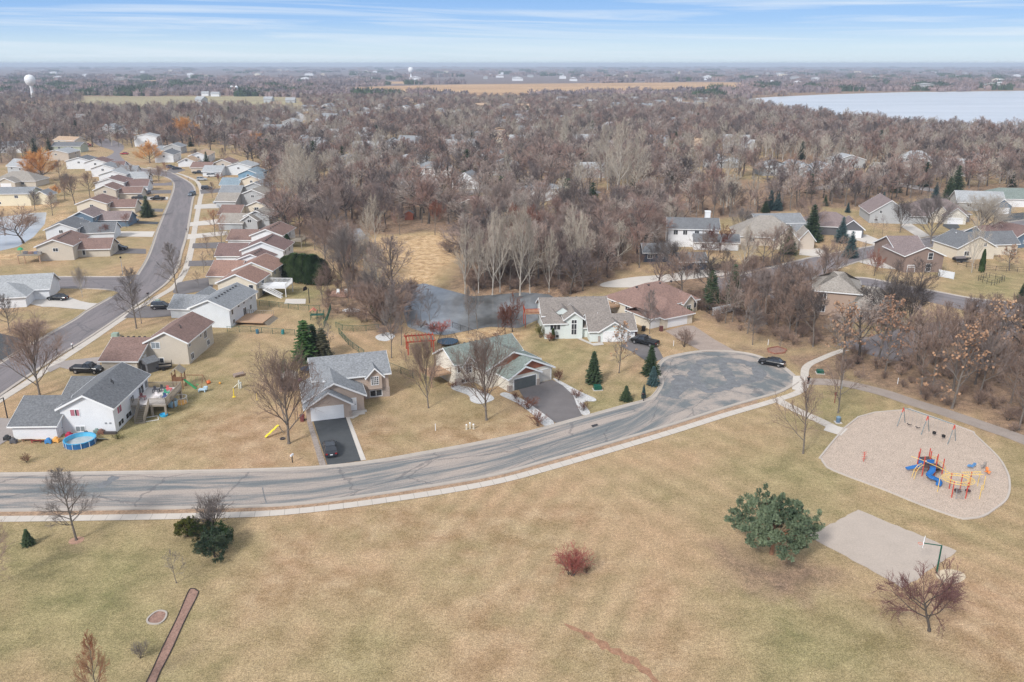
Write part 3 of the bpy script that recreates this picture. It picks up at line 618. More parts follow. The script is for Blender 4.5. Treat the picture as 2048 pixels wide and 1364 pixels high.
def block_walls(wl, b):
    x0, y0, x1, y1 = b['r']; z0 = b.get('z0', -0.6); ze = b['ze'] + 0.02
    wl.box(x0, y0, z0, x1, y1, ze)
    if b.get('kind', 'gable') == 'gable':
        zr = b['zr'] - 0.02
        if b.get('ax', 'y') == 'y':
            xm = (x0+x1)/2; wl.prism([(x0, ze), (x1, ze), (xm, zr)], y0, y1)
        else:
            ym = (y0+y1)/2; wl.prism([(y0, ze), (y1, ze), (ym, zr)], x0, x1, ax='x')
    elif b.get('kind') == 'hip':
        hl = b.get('hl', (True, True))
        if not all(hl):
            zr = b['zr'] - 0.05; xm = (x0+x1)/2; ym = (y0+y1)/2
            if b.get('ax', 'y') == 'y': ya, yb = (y0, y0+.2) if not hl[0] else (y1-.2, y1); wl.prism([(x0, ze), (x1, ze), (xm, zr)], ya, yb)
            else: ya, yb = (x0, x0+.2) if not hl[0] else (x1-.2, x1); wl.prism([(y0, ze), (y1, ze), (ym, zr)], ya, yb, ax='x')
def on_face(face, r, u, z, off):
    x0, y0, x1, y1 = r
    if face == 'f': return lambda a, c, d: (x0 + u + a, y0 - off - d, z + c)
    if face == 'b': return lambda a, c, d: (x1 - u - a, y1 + off + d, z + c)
    if face == 'l': return lambda a, c, d: (x0 - off - d, y1 - u - a, z + c)
    return lambda a, c, d: (x1 + off + d, y0 + u + a, z + c)
def fbox(mb, g, a0, c0, a1, c1, d0, d1, mi=None):
    p = [g(a0,c0,d0), g(a1,c0,d0), g(a1,c1,d0), g(a0,c1,d0), g(a0,c0,d1), g(a1,c0,d1), g(a1,c1,d1), g(a0,c1,d1)]
    mb.add(p, [(0,3,2,1),(4,5,6,7),(0,1,5,4),(1,2,6,5),(2,3,7,6),(3,0,4,7)], mi)
def window(root, face, r, u, z, w, h, nx=2, ny=1, glass=None, frame=None, curtain=None):
    g = on_face(face, r, u, z, 0.0); fr = MB(); t = 0.09
    fbox(fr, g, -w/2-t, -h/2-t, w/2+t, -h/2, 0, .07); fbox(fr, g, -w/2-t, h/2, w/2+t, h/2+t, 0, .07)
    fbox(fr, g, -w/2-t, -h/2, -w/2, h/2, 0, .07); fbox(fr, g, w/2, -h/2, w/2+t, h/2, 0, .07)
    for i in range(1, nx): fbox(fr, g, -w/2 + w*i/nx - .035, -h/2, -w/2 + w*i/nx + .035, h/2, 0.035, .06)
    for i in range(1, ny): fbox(fr, g, -w/2, -h/2 + h*i/ny - .025, w/2, -h/2 + h*i/ny + .025, 0.035, .055)
    o = fr.build('window', frame or M_trim, root, fix=False)
    pn = MB(); fbox(pn, g, -w/2, -h/2, w/2, h/2, 0.004, .03); pn.build('pane', glass or M_glass, o, fix=False)
    if curtain:
        cu = MB(); fbox(cu, g, -w/2, -h/2, -w*.06, h/2, .031, .034); fbox(cu, g, w*.2, -h/2, w/2, h/2, .031, .034); cu.build('curtain', curtain, o, fix=False)
    return o
def gdoor(root, face, r, u, w, h=2.15, z=0.05, m=None, rows=4):
    g = on_face(face, r, u, z, 0.0); d = MB()
    fbox(d, g, -w/2, 0, w/2, h, 0.0, .03, 0)
    for i in range(rows): fbox(d, g, -w/2+.05, h*i/rows+.03, w/2-.05, h*(i+1)/rows-.03, .03, .045, 0)
    tr = MB(); t = .12; fbox(tr, g, -w/2-t, 0, -w/2, h, 0, .06); fbox(tr, g, w/2, 0, w/2+t, h, 0, .06); fbox(tr, g, -w/2-t, h, w/2+t, h+t, 0, .06)
    o = d.build('garage_door', m or M_doorp, root, fix=False); tr.build('door_frame', M_trim, o, fix=False); return o
M_doorp = mat('white_garage_door_paint', (.80,.80,.81), 0.5, 0.02)
def door(root, face, r, u, w=0.95, h=2.05, z=0.1, m=None):
    g = on_face(face, r, u, z, 0.0); d = MB(); fbox(d, g, -w/2, 0, w/2, h, 0.0, .04)
    o = d.build('door', m or M_trim, root, fix=False)
    k = MB(); fbox(k, g, w*.3, .95, w*.4, 1.05, .04, .1); k.build('handle', M_iron, o, fix=False)
    t = MB(); fbox(t, g, -w/2-.1, 0, -w/2, h+.1, 0, .06); fbox(t, g, w/2, 0, w/2+.1, h+.1, 0, .06); fbox(t, g, -w/2, h, w/2, h+.1, 0, .06); t.build('door_frame', M_trim, o, fix=False)
    return o
def house(name, label, x, y, rz, blocks, wall, roof, wins=(), doors=(), vents=(), trim=None, cat='house', group=None, extra=None, light=False):
    rt = thing(name, label, cat, x, y, 0, rz, group)
    wl, rf, tr = MB(), MB(), MB(); mats = [wall]; 
    for b in blocks:
        w2 = b.get('wall')
        if w2:
            if w2 not in mats: mats.append(w2)
            wl.mi = mats.index(w2)
        else: wl.mi = 0
        if not b.get('nowall'): block_walls(wl, b)
        if b.get('kind') != 'none': gable_roof(rf, tr, b)
    wl.build('wall', mats, rt); ro = rf.build('roof', roof, rt)
    if not light: tr.build('trim', trim or M_trim, rt, fix=False)
    for w in wins: window(rt, w[0], blocks[w[1]]['r'], *w[2:6], **(w[6] if len(w) > 6 else {}))
    for d in doors:
        k = d[0]
        if k == 'g': gdoor(rt, d[1], blocks[d[2]]['r'], *d[3:5], **(d[5] if len(d) > 5 else {}))
        else: door(rt, d[1], blocks[d[2]]['r'], d[3], **(d[4] if len(d) > 4 else {}))
    for (bi, n, side) in vents:                                    # box vents along a ridge
        b = blocks[bi]; x0, y0, x1, y1 = b['r']
        for i in range(n):
            t = (i + .5) / n * .8 + .1; v = MB()
            if b.get('ax', 'y') == 'y': cx_ = (x0+x1)/2 + side*.7; cy_ = y0 + (y1-y0)*t; zz = b['zr'] - .7*(b['zr']-b['ze'])/((x1-x0)/2)
            else: cx_ = x0 + (x1-x0)*t; cy_ = (y0+y1)/2 + side*.7; zz = b['zr'] - .7*(b['zr']-b['ze'])/((y1-y0)/2)
            v.box(cx_-.18, cy_-.18, zz, cx_+.18, cy_+.18, zz+.36); v.build('roof_vent', M_vent, ro, fix=False)
    return rt
def B(x0, y0, x1, y1, ze, zr, ax='y', **k): return dict(r=(x0, y0, x1, y1), ze=ze, zr=zr, ax=ax, **k)
def pipe(rt, x, y, z, n=2):
    for i in range(n):
        m = MB(); m.tube((x + i*.5, y - i*.6, z - .3), (x + i*.5, y - i*.6, z + .35), .07, .07, 6); m.tube((x+i*.5, y-i*.6, z-.05), (x+i*.5, y-i*.6, z+.08), .16, .12, 6); m.build('vent_pipe', M_vent, rt)

# -- white split-level house, lower left
M_pinkc = mat('pink_curtain', (.42,.16,.20), .9)
h1 = house('split_level_house', 'white split-level house with grey roof, round blue pool beside its wall', -67.1, 113.7, R(2), [
    B(-0.6, 0, 7.2, 13.6, 4.2, 6.2), B(-7.0, -1.8, -0.62, 9.0, 2.3, 4.7, 'x'), B(-4.6, 9.6, -0.6, 17.6, 2.3, 4.0, 'x')],
    S['white'], SH['darkgrey'], [('f', 0, 2.2, 3.4, 1.3, 1.0, dict(curtain=M_pinkc)), ('f', 0, 2.6, .75, 1.3, .8, dict(glass=M_glass2)), ('r', 0, 2.1, 3.0, 1.5, 1.1, dict(curtain=M_pinkc)),
     ('r', 0, 2.0, .85, 1.8, .8), ('r', 0, 4.9, .85, 2.0, .8), ('r', 0, 6.9, 2.6, 1.2, 1.2), ('r', 0, 10.5, 2.4, 1.9, 2.0), ('r', 0, 12.6, 2.9, .8, 1.2), ('r', 1, .9, 1.6, .5, 1.2, dict(nx=1))],
    [('d', 'r', 1, 1.2, dict(m=M_trim))], [])
pipe(h1, 4.6, 6.6, 5.9)
for x in (1.55, 2.2): ml = MB(); ml.box(4.2 + x, -0.06, 1.5, 4.5 + x, -0.002, 1.75); ml.build('wall_vent', M_metal, h1, fix=False)
def loc(rt_x, rt_y, rz, x, y): c, s_ = math.cos(rz), math.sin(rz); return (rt_x + x*c - y*s_, rt_y + x*s_ + y*c)
def H1(x, y): return loc(-67.1, 113.7, R(2), x, y)
# its deck (joined to the house)
dk = MB(); dk.box(7.2, 6.0, 1.95, 12.7, 13.2, 2.1)
M_paledeck = mat('pale_painted_deck', (.62,.58,.56), .8, .12, 2)
d_o = dk.build('deck', M_paledeck, h1)
rl = MB()
for (xa, ya, xb, yb) in ((10.2, 6.0, 12.7, 6.0), (12.7, 6.0, 12.7, 13.2), (7.3, 13.2, 12.7, 13.2), (7.3, 6.0, 8.6, 6.0)):
    L_ = math.hypot(xb-xa, yb-ya); n = max(2, int(L_/.16))
    for i in range(n + 1):
        t = i/n; x = xa+(xb-xa)*t; y = ya+(yb-ya)*t; rl.box(x-.03, y-.03, 1.8, x+.03, y+.03, 3.0)
    rl.box(min(xa,xb)-.06, min(ya,yb)-.06, 3.0, max(xa,xb)+.06, max(ya,yb)+.06, 3.07)
    rl.box(min(xa,xb)-.04, min(ya,yb)-.04, 1.7, max(xa,xb)+.04, max(ya,yb)+.04, 1.94)
rl.build('railing', M_wood, d_o, fix=False)
for (x, y) in ((12.5, 6.2), (12.5, 9.6), (12.5, 13.0), (10.4, 6.2)):
    p_ = MB(); p_.box(x-.15, y-.15, -.1, x+.15, y+.15, 1.7); p_.build('post', M_wood, d_o, fix=False)
st = MB()
for i in range(9): st.box(8.75, 5.95 - .3*(i+1), 1.95 - .21*(i+1), 10.05, 5.95 - .3*i, 2.0 - .21*(i+1))
for x in (8.65, 10.1):
    st.slab([(x-.04, 6, 3.0), (x+.04, 6, 3.0), (x+.04, 3.3, .95), (x-.04, 3.3, .95)], .1); st.slab([(x-.04, 6, 2.1), (x+.04, 6, 2.1), (x+.04, 3.3, .15), (x-.04, 3.3, .15)], .3)
    for i in range(14): y = 6 - i*.2; z = 2.1 - (6-y)*.72; st.box(x-.03, y-.03, z-.1, x+.03, y+.03, z+.9)
st.build('stairs', M_wood, h1, fix=False)

# -- beige house behind it
h2 = house('beige_house', 'beige house with brown shingle roof and attached garage, pickup parked at its side', -67.3, 144.1, R(-1.3), [
    B(-0.2, 0, 7.4, 12.4, 4.4, 6.3), B(-6.7, -4.4, -0.22, 7.5, 2.3, 4.6, 'x')], S['beige'], SH['brown'],
    [('f', 0, 1.7, 3.7, 1.5, 1.1, dict(glass=M_glass2)), ('f', 0, 2.1, .75, 1.5, .9), ('r', 0, 1.0, 3.7, .9, .9), ('r', 0, 1.6, 1.1, 1.2, 1.1), ('r', 0, 6.4, 3.6, .7, .7, dict(nx=1)), ('r', 0, 8.6, 3.2, 1.3, 1.7), ('r', 0, 9.6, 1.1, 1.2, 1.0)],
    [('d', 'r', 1, 3.2), ('g', 'l', 1, 6.0, 4.9)], [(1, 5, 1)])
pipe(h2, 4.4, 4.6, 6.0)

# -- pale blue house
h3 = house('pale_blue_house', 'pale blue sided house with light grey roof and low wooden deck behind', -68.2, 166.5, R(-6), [
    B(0.2, 0.6, 8.8, 14.6, 4.2, 6.0), B(-7.4, 6.4, .18, 13.0, 2.3, 4.4, 'x'), B(-6.6, 10.4, -1.2, 18.0, 2.3, 4.0)], S['paleblue'], SH['grey'],
    [('r', 0, 1.3, 3.4, .8, 1.6, dict(nx=1)), ('r', 0, 1.6, 1.0, .9, .9), ('r', 0, 4.6, 3.6, .8, .7, dict(nx=1)), ('r', 0, 7.4, 1.4, 1.5, 1.9), ('r', 0, 7.4, 3.6, .8, .7, dict(nx=1)), ('r', 0, 10.6, 1.6, .9, 1.0), ('r', 0, 11.4, 3.6, 1.0, .7)],
    [('g', 'l', 1, 3.2, 4.8)], [(0, 8, 1)])
def HH3(x, y): return loc(-68.2, 166.5, R(-6), x, y)
dk = MB(); dk.box(8.8, 2.8, .55, 15.0, 9.0, .75); d_o = dk.build('deck', M_cedar, h3)
rl = MB()
for i in range(4): rl.box(15.0 + i*.28, 3.2, .5 - .15*i - .14, 15.28 + i*.28, 8.6, .5 - .15*i)
for (xa, ya, xb, yb) in ((8.9, 9.0, 14.9, 9.0),):
    for i in range(13): t = i/12; rl.box(xa+(xb-xa)*t-.04, ya-.04, .7, xa+(xb-xa)*t+.04, ya+.04, 1.5)
    rl.box(xa, ya-.05, 1.5, xb, ya+.05, 1.58)
rl.build('railing', M_wood, d_o, fix=False)

# -- the row of houses along the left street: (label, gable apex px, z of apex, turn, width, depth, roof, wall, garage (x0,x1,y0,y1), extra)
def row_house(label, apx, rz, Wd, D, roof, wall, gar=None, ze=4.2, zr=6.0, second=None, vents=0, garwall=None, name='row_house', wins=None, deck=None, group='houses in a row along the left street', nodoor=False):
    x, y = P(apx[0], apx[1], zr); a = R(rz); c, s_ = math.cos(a), math.sin(a); x += s_*OH*-1 + 0; y += c*OH
    bl = [B(-Wd/2, 0, Wd/2, D, ze, zr)]
    if gar: bl.append(B(gar[0], gar[2], gar[1], gar[3], 2.4, gar[4] if len(gar) > 4 else 4.4, 'x', **({'wall': garwall} if garwall else {})))
    if second: bl.append(B(*second))
    ws = wins if wins is not None else [('f', 0, Wd*.5, 3.4, 1.1, .9), ('r', 0, 2.0, 3.3, .9, 1.0), ('r', 0, 2.2, 1.1, .9, .9), ('r', 0, D*.6, 3.2, 1.1, 1.1), ('r', 0, D*.7, 1.1, 1.0, 1.4), ('l', 0, D*.3, 3.3, 1.2, 1.0)]
    ds = []
    if gar and not nodoor: ds.append(('g', 'l' if gar[0] < 0 else 'r', 1, (gar[3]-gar[2])/2, 4.6))
    h = house(name, label, x, y, a, bl, wall, roof, ws, ds, [(0, vents, 1)] if vents else [], group=group)
    if deck:
        dk = MB(); x0, y0, x1, y1, z, m = deck; dk.box(x0, y0, z-.18, x1, y1, z); d_o = dk.build('deck', m, h, fix=False); r_ = MB()
        for (xa, ya, xb, yb) in ((x0, y0, x1, y0), (x1, y0, x1, y1), (x0, y1, x1, y1)):
            n = max(2, int(math.hypot(xb-xa, yb-ya)/.3))
            for i in range(n+1): t = i/n; r_.box(xa+(xb-xa)*t-.035, ya+(yb-ya)*t-.035, z, xa+(xb-xa)*t+.035, ya+(yb-ya)*t+.035, z+.95)
            r_.box(min(xa,xb)-.05, min(ya,yb)-.05, z+.95, max(xa,xb)+.05, max(ya,yb)+.05, z+1.03)
        r_.build('railing', m, d_o, fix=False)
        for (xx, yy) in ((x1-.1, y0+.1), (x1-.1, y1-.1)): q = MB(); q.box(xx-.08, yy-.08, -.1, xx+.08, yy+.08, z-.18); q.build('post', m, d_o, fix=False)
    return h
M_wdeck = mat('white_deck_paint', (.78,.78,.79), .6, .05)
h4 = row_house('cream house with red-brown roof and tall white deck with stairs', (469.7,549.5), -3, 9.2, 9.0, SH['redbrown'], S['cream'], ze=4.0, deck=(4.6, 2.0, 11.0, 7.5, 2.3, M_wdeck), wins=[('f', 0, 8.0, 2.9, 1.0, 1.1, dict(nx=1)), ('r', 0, 1.2, 3.0, .7, 1.1, dict(nx=1)), ('r', 0, 4.5, 3.2, 1.6, 1.6), ('r', 0, 4.5, 1.1, 1.8, 1.9)])
st = MB()
for i in range(10): st.box(6.0 + .38*i, 1.0, 2.1 - .22*i, 6.4 + .38*i, 2.0, 2.16 - .22*i)
for yy in (1.0, 2.0):
    st.slab([(5.8, yy-.05, 3.2), (10.2, yy-.05, .9), (10.2, yy+.05, .9), (5.8, yy+.05, 3.2)], .12); st.slab([(5.8, yy-.06, 2.3), (10.2, yy-.06, .1), (10.2, yy+.06, .1), (5.8, yy+.06, 2.3)], .3)
    for i in range(14): st.box(5.9+.31*i-.03, yy-.03, 2.2-.16*i, 5.9+.31*i+.03, yy+.03, 3.1-.16*i)
st.build('stairs', M_wdeck, h4, fix=False)
row_house('taller cream house with broad red-brown garage roof, dark hedge behind it', (502.7,525.3), -4, 9.6, 9.5, SH['redbrown'], S['cream'], gar=(-12.0, -4.8, 0.8, 12, 5.0), ze=4.2, zr=6.2)
row_house('low pale house with plum roof tucked between two bigger roofs', (499.8,509.2), -4, 8.4, 7, SH['plum'], S['white'], vents=4, ze=4.0, zr=5.6)
row_house('grey-white two-storey house with long plum roof, arborvitae at its back corner', (521.8,484.2), 0, 11.5, 10.5, SH['plum'], S['white'], gar=(-13.5, -5.8, 1.5, 10.5, 4.9), vents=6, ze=4.3, zr=6.6)
row_house('white-walled house with red-brown roof and black ridge vents', (530.6,459.3), -3, 9.4, 12.5, SH['brown'], S['white'], gar=(-12.8, -4.8, 2, 11, 4.6), vents=5, deck=(4.7, 1.5, 10.0, 6, 2.2, M_wood))
row_house('small grey gabled house with wide dark grey garage roof', (511,422), -4, 8.5, 9, SH['weathered'], S['grey'], gar=(-12, -3.8, -3.5, 6, 4.8), second=(-4.2, -2.6, 1.0, 0, 3.3, 5.0), deck=(4.3, 1.5, 9.5, 6, 2.0, M_wood), wins=[('f', 2, 2.6, 3.0, 1.3, 1.0), ('r', 0, 3, 3.2, 1.2, 1.0)])
row_house('cream house with brown roof and metal-roofed porch behind', (512.4,403.2), -3, 9.0, 12.5, SH['brown'], S['cream'], gar=(-12, -4.6, -6, 4, 4.8), deck=(4.5, 1.5, 9.5, 6, 2.2, M_wood), wins=[('f', 0, 4.2, 3.3, 1.5, 1.1), ('r', 0, 3, 3.2, 1.2, 1.0)])
row_house('grey house with weathered roof beside the tan house', (503,379.6), -3, 9.5, 12.5, SH['weathered'], S['grey'], gar=(-12.5, -4.8, -6, 4, 4.8))
row_house('pale house with blue-grey roof, sixth from the tall deck', (507,365.5), -3, 9.5, 12, SH['grey'], S['grey'], gar=(-13, -4.8, -5, 4, 4.8))
row_house('cream house with sky-blue roof', (500.5,351.5), -3, 9.5, 12, SH['blue'], S['cream'], gar=(-13, -4.8, -3, 6, 4.8), deck=(4.8, 3, 9.8, 7, 2.0, M_redwood))
row_house('navy blue house peeking out beside the sky-blue roof', (494.5,339.8), -3, 9.5, 12, SH['blue'], S['sky'])
row_house('pale grey house with broad gable at the far end of the row', (475,326), -4, 13, 12, SH['lightgrey'], S['paleblue'], gar=(-16, -6.6, -6, 3, 4.8))
row_house('brown-roofed house with cream gable behind the pale grey one', (443.6,319), -4, 9, 10, SH['brown'], S['stucco'], gar=(-15, -4.6, -5, 4, 4.6))
row_house('white house with tan roof and dark spruce in front', (395,305), 8, 10, 20, SH['tan'], S['white'], gar=None)
row_house('low white garage house with orange-tan roof near the bend', (372,316.5), 10, 9, 14, SH['tan'], S['white'], ze=2.6, zr=4.6)
row_house('white house with dark grey roof by the orange willow', (326,303.5), 8, 10, 18, SH['darkgrey'], S['white'])
row_house('grey house set back near the orange willow', (343,288), 4, 10, 12, SH['grey'], S['grey'], gar=(-12, -5, 0, 8, 4.6))
row_house('tall plain white house at the top of the bend', (289,268), 5, 15, 10, SH['lightgrey'], S['white'], ze=6.5, zr=8.2)

# -- houses on the other side of the left street (garages face the street on their right)
GL = 'houses along the west side of the left street'
row_house('beige house with red-brown roof above the corner lawn', (104.7,480), 8, 9.6, 13.5, SH['brown'], S['beige'], gar=(4.82, 13.4, 3.6, 11.5, 4.6), vents=8, group=GL, wins=[('f', 0, 5.0, 3.1, 1.3, .9), ('l', 0, 6, 3.2, 1.5, 1.1), ('f', 1, 1.5, 1.4, .7, 1.5, dict(nx=1))], nodoor=True, deck=None)
row_house('pale blue house with dark grey roof, second above the corner lawn', (118,447.2), 10, 9.0, 12.5, SH['darkgrey'], S['paleblue'], gar=(4.52, 14.5, 2.5, 10.5, 4.8), group=GL, nodoor=True)
row_house('navy blue house with brown roof and blue garage door', (159,423.6), 4, 7.5, 10.5, SH['mauve'], S['blue'], gar=(3.8, 13.5, 4.2, 12, 4.6), garwall=S['blue'], group=GL, nodoor=True)
row_house('beige long house with brown roof and row of dark windows', (180,398), 6, 10.5, 12, SH['brown'], S['cream'], gar=(5.3, 14, 3, 10, 4.6), group=GL, nodoor=True)
row_house('small brown-roofed beige house in the middle of the row', (207,371), 6, 8.5, 10, SH['brown'], S['beige'], gar=(4.3, 13, 3, 9.5, 4.4), group=GL, nodoor=True)
row_house('white gabled house with maroon roof', (216,357), 6, 12, 12, SH['plum'], S['white'], gar=(6, 15, 2, 9.5, 4.6), group=GL, nodoor=True)
row_house('white house with pale grey-green roof and large gables', (222,341.5), 6, 12, 12, SH['lightgrey'], S['white'], gar=(6, 15, 2, 9, 4.6), group=GL, nodoor=True)
row_house('white house with grey-green roof behind the large gables', (203,329), 5, 11, 11, SH['grey'], S['white'], gar=(5.6, 15, 2, 9, 4.6), group=GL, nodoor=True)
row_house('white house with dark red porch roof', (188,318), 5, 11, 11, SH['plum'], S['white'], gar=(5.6, 14, 0, 7, 4.2), group=GL, nodoor=True)
row_house('white house with blue-grey roof and dark front windows', (155,315), 5, 13, 12, SH['darkgrey'], S['white'], group=GL)
row_house('pale long-roofed house beside the orange willow', (109,300), 4, 14, 16, SH['lightgrey'], S['stucco'], group=GL)
def far_house(label, px, py, rz, Wd, D, ze, zr, wall, roof, ax='x', kind='gable', gar=None, wins=True, group=None, name='house', extra=(), **k):
    x, y = P(px, py); bl = [B(-Wd/2, 0, Wd/2, D, ze, zr, ax, kind=kind)]
    if gar: bl.append(B(*gar))
    for e in extra: bl.append(e)
    ws = k.get('ws', [])
    if wins:
        ws = list(ws) + [('f', 0, Wd*.25, ze-1.2, 1.3, 1.0), ('f', 0, Wd*.7, ze-1.2, 1.3, 1.0)]
        if ze > 3.5: ws += [('f', 0, Wd*.3, 1.2, 1.2, .9)]
    return house(name, label, x, y, R(rz), bl, wall, roof, ws, k.get('ds', []), k.get('vents', []), group=group, light=k.get('light', False))
far_house('sage green ranch house with dark grey roof beside the white trailer', 134, 305, -2, 18, 9, 4.0, 6.0, S['sage'], SH['darkgrey'])
far_house('tan hip-roofed house with white garage door at the left edge', 30, 374, 2, 19, 12, 2.8, 6.2, S['beige'], SH['weathered'], kind='hip', gar=(-5, -5, 3, 1, 2.8, 4.6), ds=[('g', 'f', 1, 4, 4.4)])
far_house('pale yellow two-storey house with grey roof beside the left pond', 18, 412, 4, 17, 10, 4.8, 6.6, S['yellow'], SH['grey'], gar=(8.5, 3, 14, 10, 3.6, 5.2, 'y'))
# corner house at the left edge with black car
x, y = P(52, 614)
hc = house('corner_house', 'white corner house with pale grey roof and wide garage door facing right', x, y, R(14), [B(-9.0, 0, 0.2, 9.5, 2.6, 4.8, 'x', kind='hip', hl=(False, True)), B(-7, 6, 3.6, 15, 2.7, 5.2, 'x')], S['white'], SH['lightgrey'],
     [('f', 0, 3, 1.5, 1.2, .9)], [('g', 'r', 0, 4.6, 5.2)], [])

# -- tan house with the asphalt driveway
h5 = house('tan_house', 'tan house with grey roof, white garage door and car on its black driveway', -31.2, 118.4, R(17.1), [
    B(1.0, 6.6, 13.1, 15.4, 4.3, 6.5, 'x'), B(-0.8, 1.62, 8.3, 9.0, 2.9, 5.3, kind='gable'), B(-0.82, -0.3, 6.0, 5.0, 2.45, 4.6), B(9.6, 6.0, 11.9, 9.0, 4.28, 5.5, z0=1.75)],
    S['tan'], SH['grey'], [('f', 3, 1.15, 3.25, 1.15, 1.35, dict(nx=4, ny=4)), ('f', 0, 9.9, .8, 1.9, 1.0, dict(nx=2, ny=1))], [('g', 'f', 2, 3.15, 4.85), ('d', 'f', 1, 7.35, dict(z=.3))], [])
stn = MB()
stn.box(11.95, 6.5, -.1, 13.2, 6.7, 1.7); stn.box(8.45, 6.5, -.1, 9.7, 6.7, 1.5); stn.box(13.02, 6.6, -.1, 13.18, 9.5, 1.7); stn.box(5.7, -.4, -.1, 6.1, .2, 1.0)
stn.build('stone_base', M_stone, h5); pc = MB(); pc.box(6.05, 1.0, 0, 8.6, 1.6, .2); pc.box(6.05, .2, 0, 8.2, 1.0, .1); pc.build('porch', M_conc, h5)
sk = MB(); sk.box(2.2, 3.2, 4.95, 2.6, 3.6, 5.1); sk.build('roof_vent', M_trim, h5)
# -- green-roofed house
M_rust = siding('rust', (.33,.12,.07))
h6 = house('green_roofed_house', 'ivory house with green roof, rust gables and grey double garage door', 0.1, 131.1, R(34.4), [
    B(-7.0, 7.2, 6.6, 14.0, 4.1, 6.0, 'x'), B(-3.4, 3.1, 7.6, 9.5, 3.4, 5.7), B(-0.7, 0.3, 8.6, 6.5, 2.5, 4.75), B(-0.95, -0.35, 5.3, 4.0, 2.55, 4.05), B(-5.9, 6.5, -3.6, 9, 3.98, 5.3, z0=1.2)],
    S['ivory'], SH['green'], [('f', 4, 1.15, 3.0, 1.1, 1.5, dict(nx=2, ny=3)), ('f', 0, 1.9, .8, 1.7, 1.0), ('f', 0, 0.7, 3.0, .5, 1.2, dict(nx=1)), ('f', 0, 3.7, 3.0, .5, 1.2, dict(nx=1))],
    [('g', 'f', 3, 3.3, 4.6, dict(m=mat('dark_mesh_door', (.10,.11,.11), .8), h=2.0)), ('g', 'f', 2, 7.75, 2.4, dict(m=mat('ivory_door', (.60,.56,.50), .6), h=2.2))], [(0, 9, 1)])
gb = MB()
def tri(x0, x1, xm, z0, z1, y): gb.prism([(x0, z0), (x1, z0), (xm, z1)], y - .03, y)
tri(-.55, 4.9, 2.17, 2.72, 3.85, -.37); tri(.6, 7.9, 3.95, 2.95, 4.6, .28); tri(-2.6, 6.8, 2.1, 3.65, 5.55, 3.08)
gb.build('gable_panel', M_rust, h6)
stn = MB(); stn.box(-1.1, -.5, -.1, -.4, .1, 1.15); stn.box(4.75, -.5, -.1, 5.4, 0, 1.15); stn.box(-7.1, 7.05, -.1, -5.9, 7.4, 1.3); stn.box(-3.5, 7.0, -.1, -2.6, 7.3, 1.2)
stn.build('stone_base', M_stone, h6)
dc = MB(); dc.box(-11.0, 8.6, 1.9, -7.0, 13, 2.05); do_ = dc.build('deck', M_cedar, h6); q = MB()
for i in range(16): q.box(-11.0, 8.6+i*.29, 2.05, -10.93, 8.67+i*.29, 2.95)
q.box(-11.03, 8.55, 2.95, -10.9, 13.05, 3.03); 
for i in range(14): q.box(-11+i*.29, 8.58, 2.05, -10.94+i*.29, 8.65, 2.95)
q.box(-11.03, 8.55, 2.95, -7.0, 8.68, 3.03); q.box(-11, 8.6, 0, -10.85, 8.75, 2); q.box(-11, 12.85, 0, -10.85, 13, 2)
q.build('railing', M_cedar, do_, fix=False); vp = MB(); vp.tube((.2, 8.6, 5.2), (.2, 8.6, 6.1), .08); vp.build('vent_pipe', M_vent, h6)
# -- mint house
h7 = house('mint_green_house', 'mint green house with taupe roof, tall entry and three-bay garage', 6.9, 158.8, R(5.2), [
    B(-0.2, 3.2, 13.4, 12.6, 4.1, 6.4, 'x', hl=(False, False)), B(-0.25, 0, 3.9, 6.0, 3.5, 5.0, kind='hip', hl=(True, False)), B(3.9, -.2, 7.4, 5.0, 4.3, 5.6), B(8.5, -2.6, 17.6, 4.8, 2.4, 4.6, 'x'), B(10.4, -3.0, 16.2, 1.5, 2.42, 4.2), B(7.4, 0.5, 10.5, 5, 2.4, 4.4, 'x')],
    S['mint'], SH['taupe'], [('f', 1, 2.1, 2.6, 2.0, 1.3, dict(nx=3)), ('f', 1, 2.2, .55, 1.3, .6), ('f', 2, 1.75, 2.0, 1.0, 2.2, dict(nx=2, ny=2)), ('f', 2, 1.75, 3.6, 1.0, .7), ('l', 0, 3, 3.1, 1.2, 1.0)],
    [('g', 'f', 4, 3.1, 4.7), ('g', 'f', 3, 8.35, 1.35)], [(0, 6, 1)])
stn = MB(); stn.box(10.15, -3.12, -.1, 10.55, -2.8, 1.3); stn.box(16.0, -3.12, -.1, 16.3, -2.8, 1.3); stn.build('stone_base', M_stone, h7)
fg = MB(); fg.prism([(1.6, 4.35), (5.8, 4.35), (3.7, 5.75)], 2.6, 5.5); fg.build('decorative_gable', S['mint'], h7)
fr = MB()
for (a, b_) in (((1.3, 4.25), (3.7, 5.85)), ((3.7, 5.85), (6.1, 4.25))): fr.slab([(a[0], 2.5, a[1]+.1), (b_[0], 2.5, b_[1]+.1), (b_[0], 5.6, b_[1]+.1), (a[0], 5.6, a[1]+.1)], .14)
fr.build('gable_roof', SH['taupe'], h7, fix=False)
dc = MB(); dc.box(-3.4, 9.0, 2.6, -.2, 12.4, 2.8); do_ = dc.build('deck', M_cedar, h7); q = MB()
for i in range(12): q.box(-3.4, 9+i*.3, 2.8, -3.33, 9.07+i*.3, 3.7); q.box(-3.4+i*.28, 8.97, 2.8, -3.33+i*.28, 9.04, 3.7)
q.box(-3.45, 8.95, 3.7, -3.3, 12.45, 3.8); q.box(-3.45, 8.95, 3.7, -.2, 9.08, 3.8); q.box(-3.35, 9.05, -.5, -3.2, 9.2, 2.6); q.box(-3.35, 12.2, -.5, -3.2, 12.35, 2.6)
q.build('railing', M_redwood, do_, fix=False)
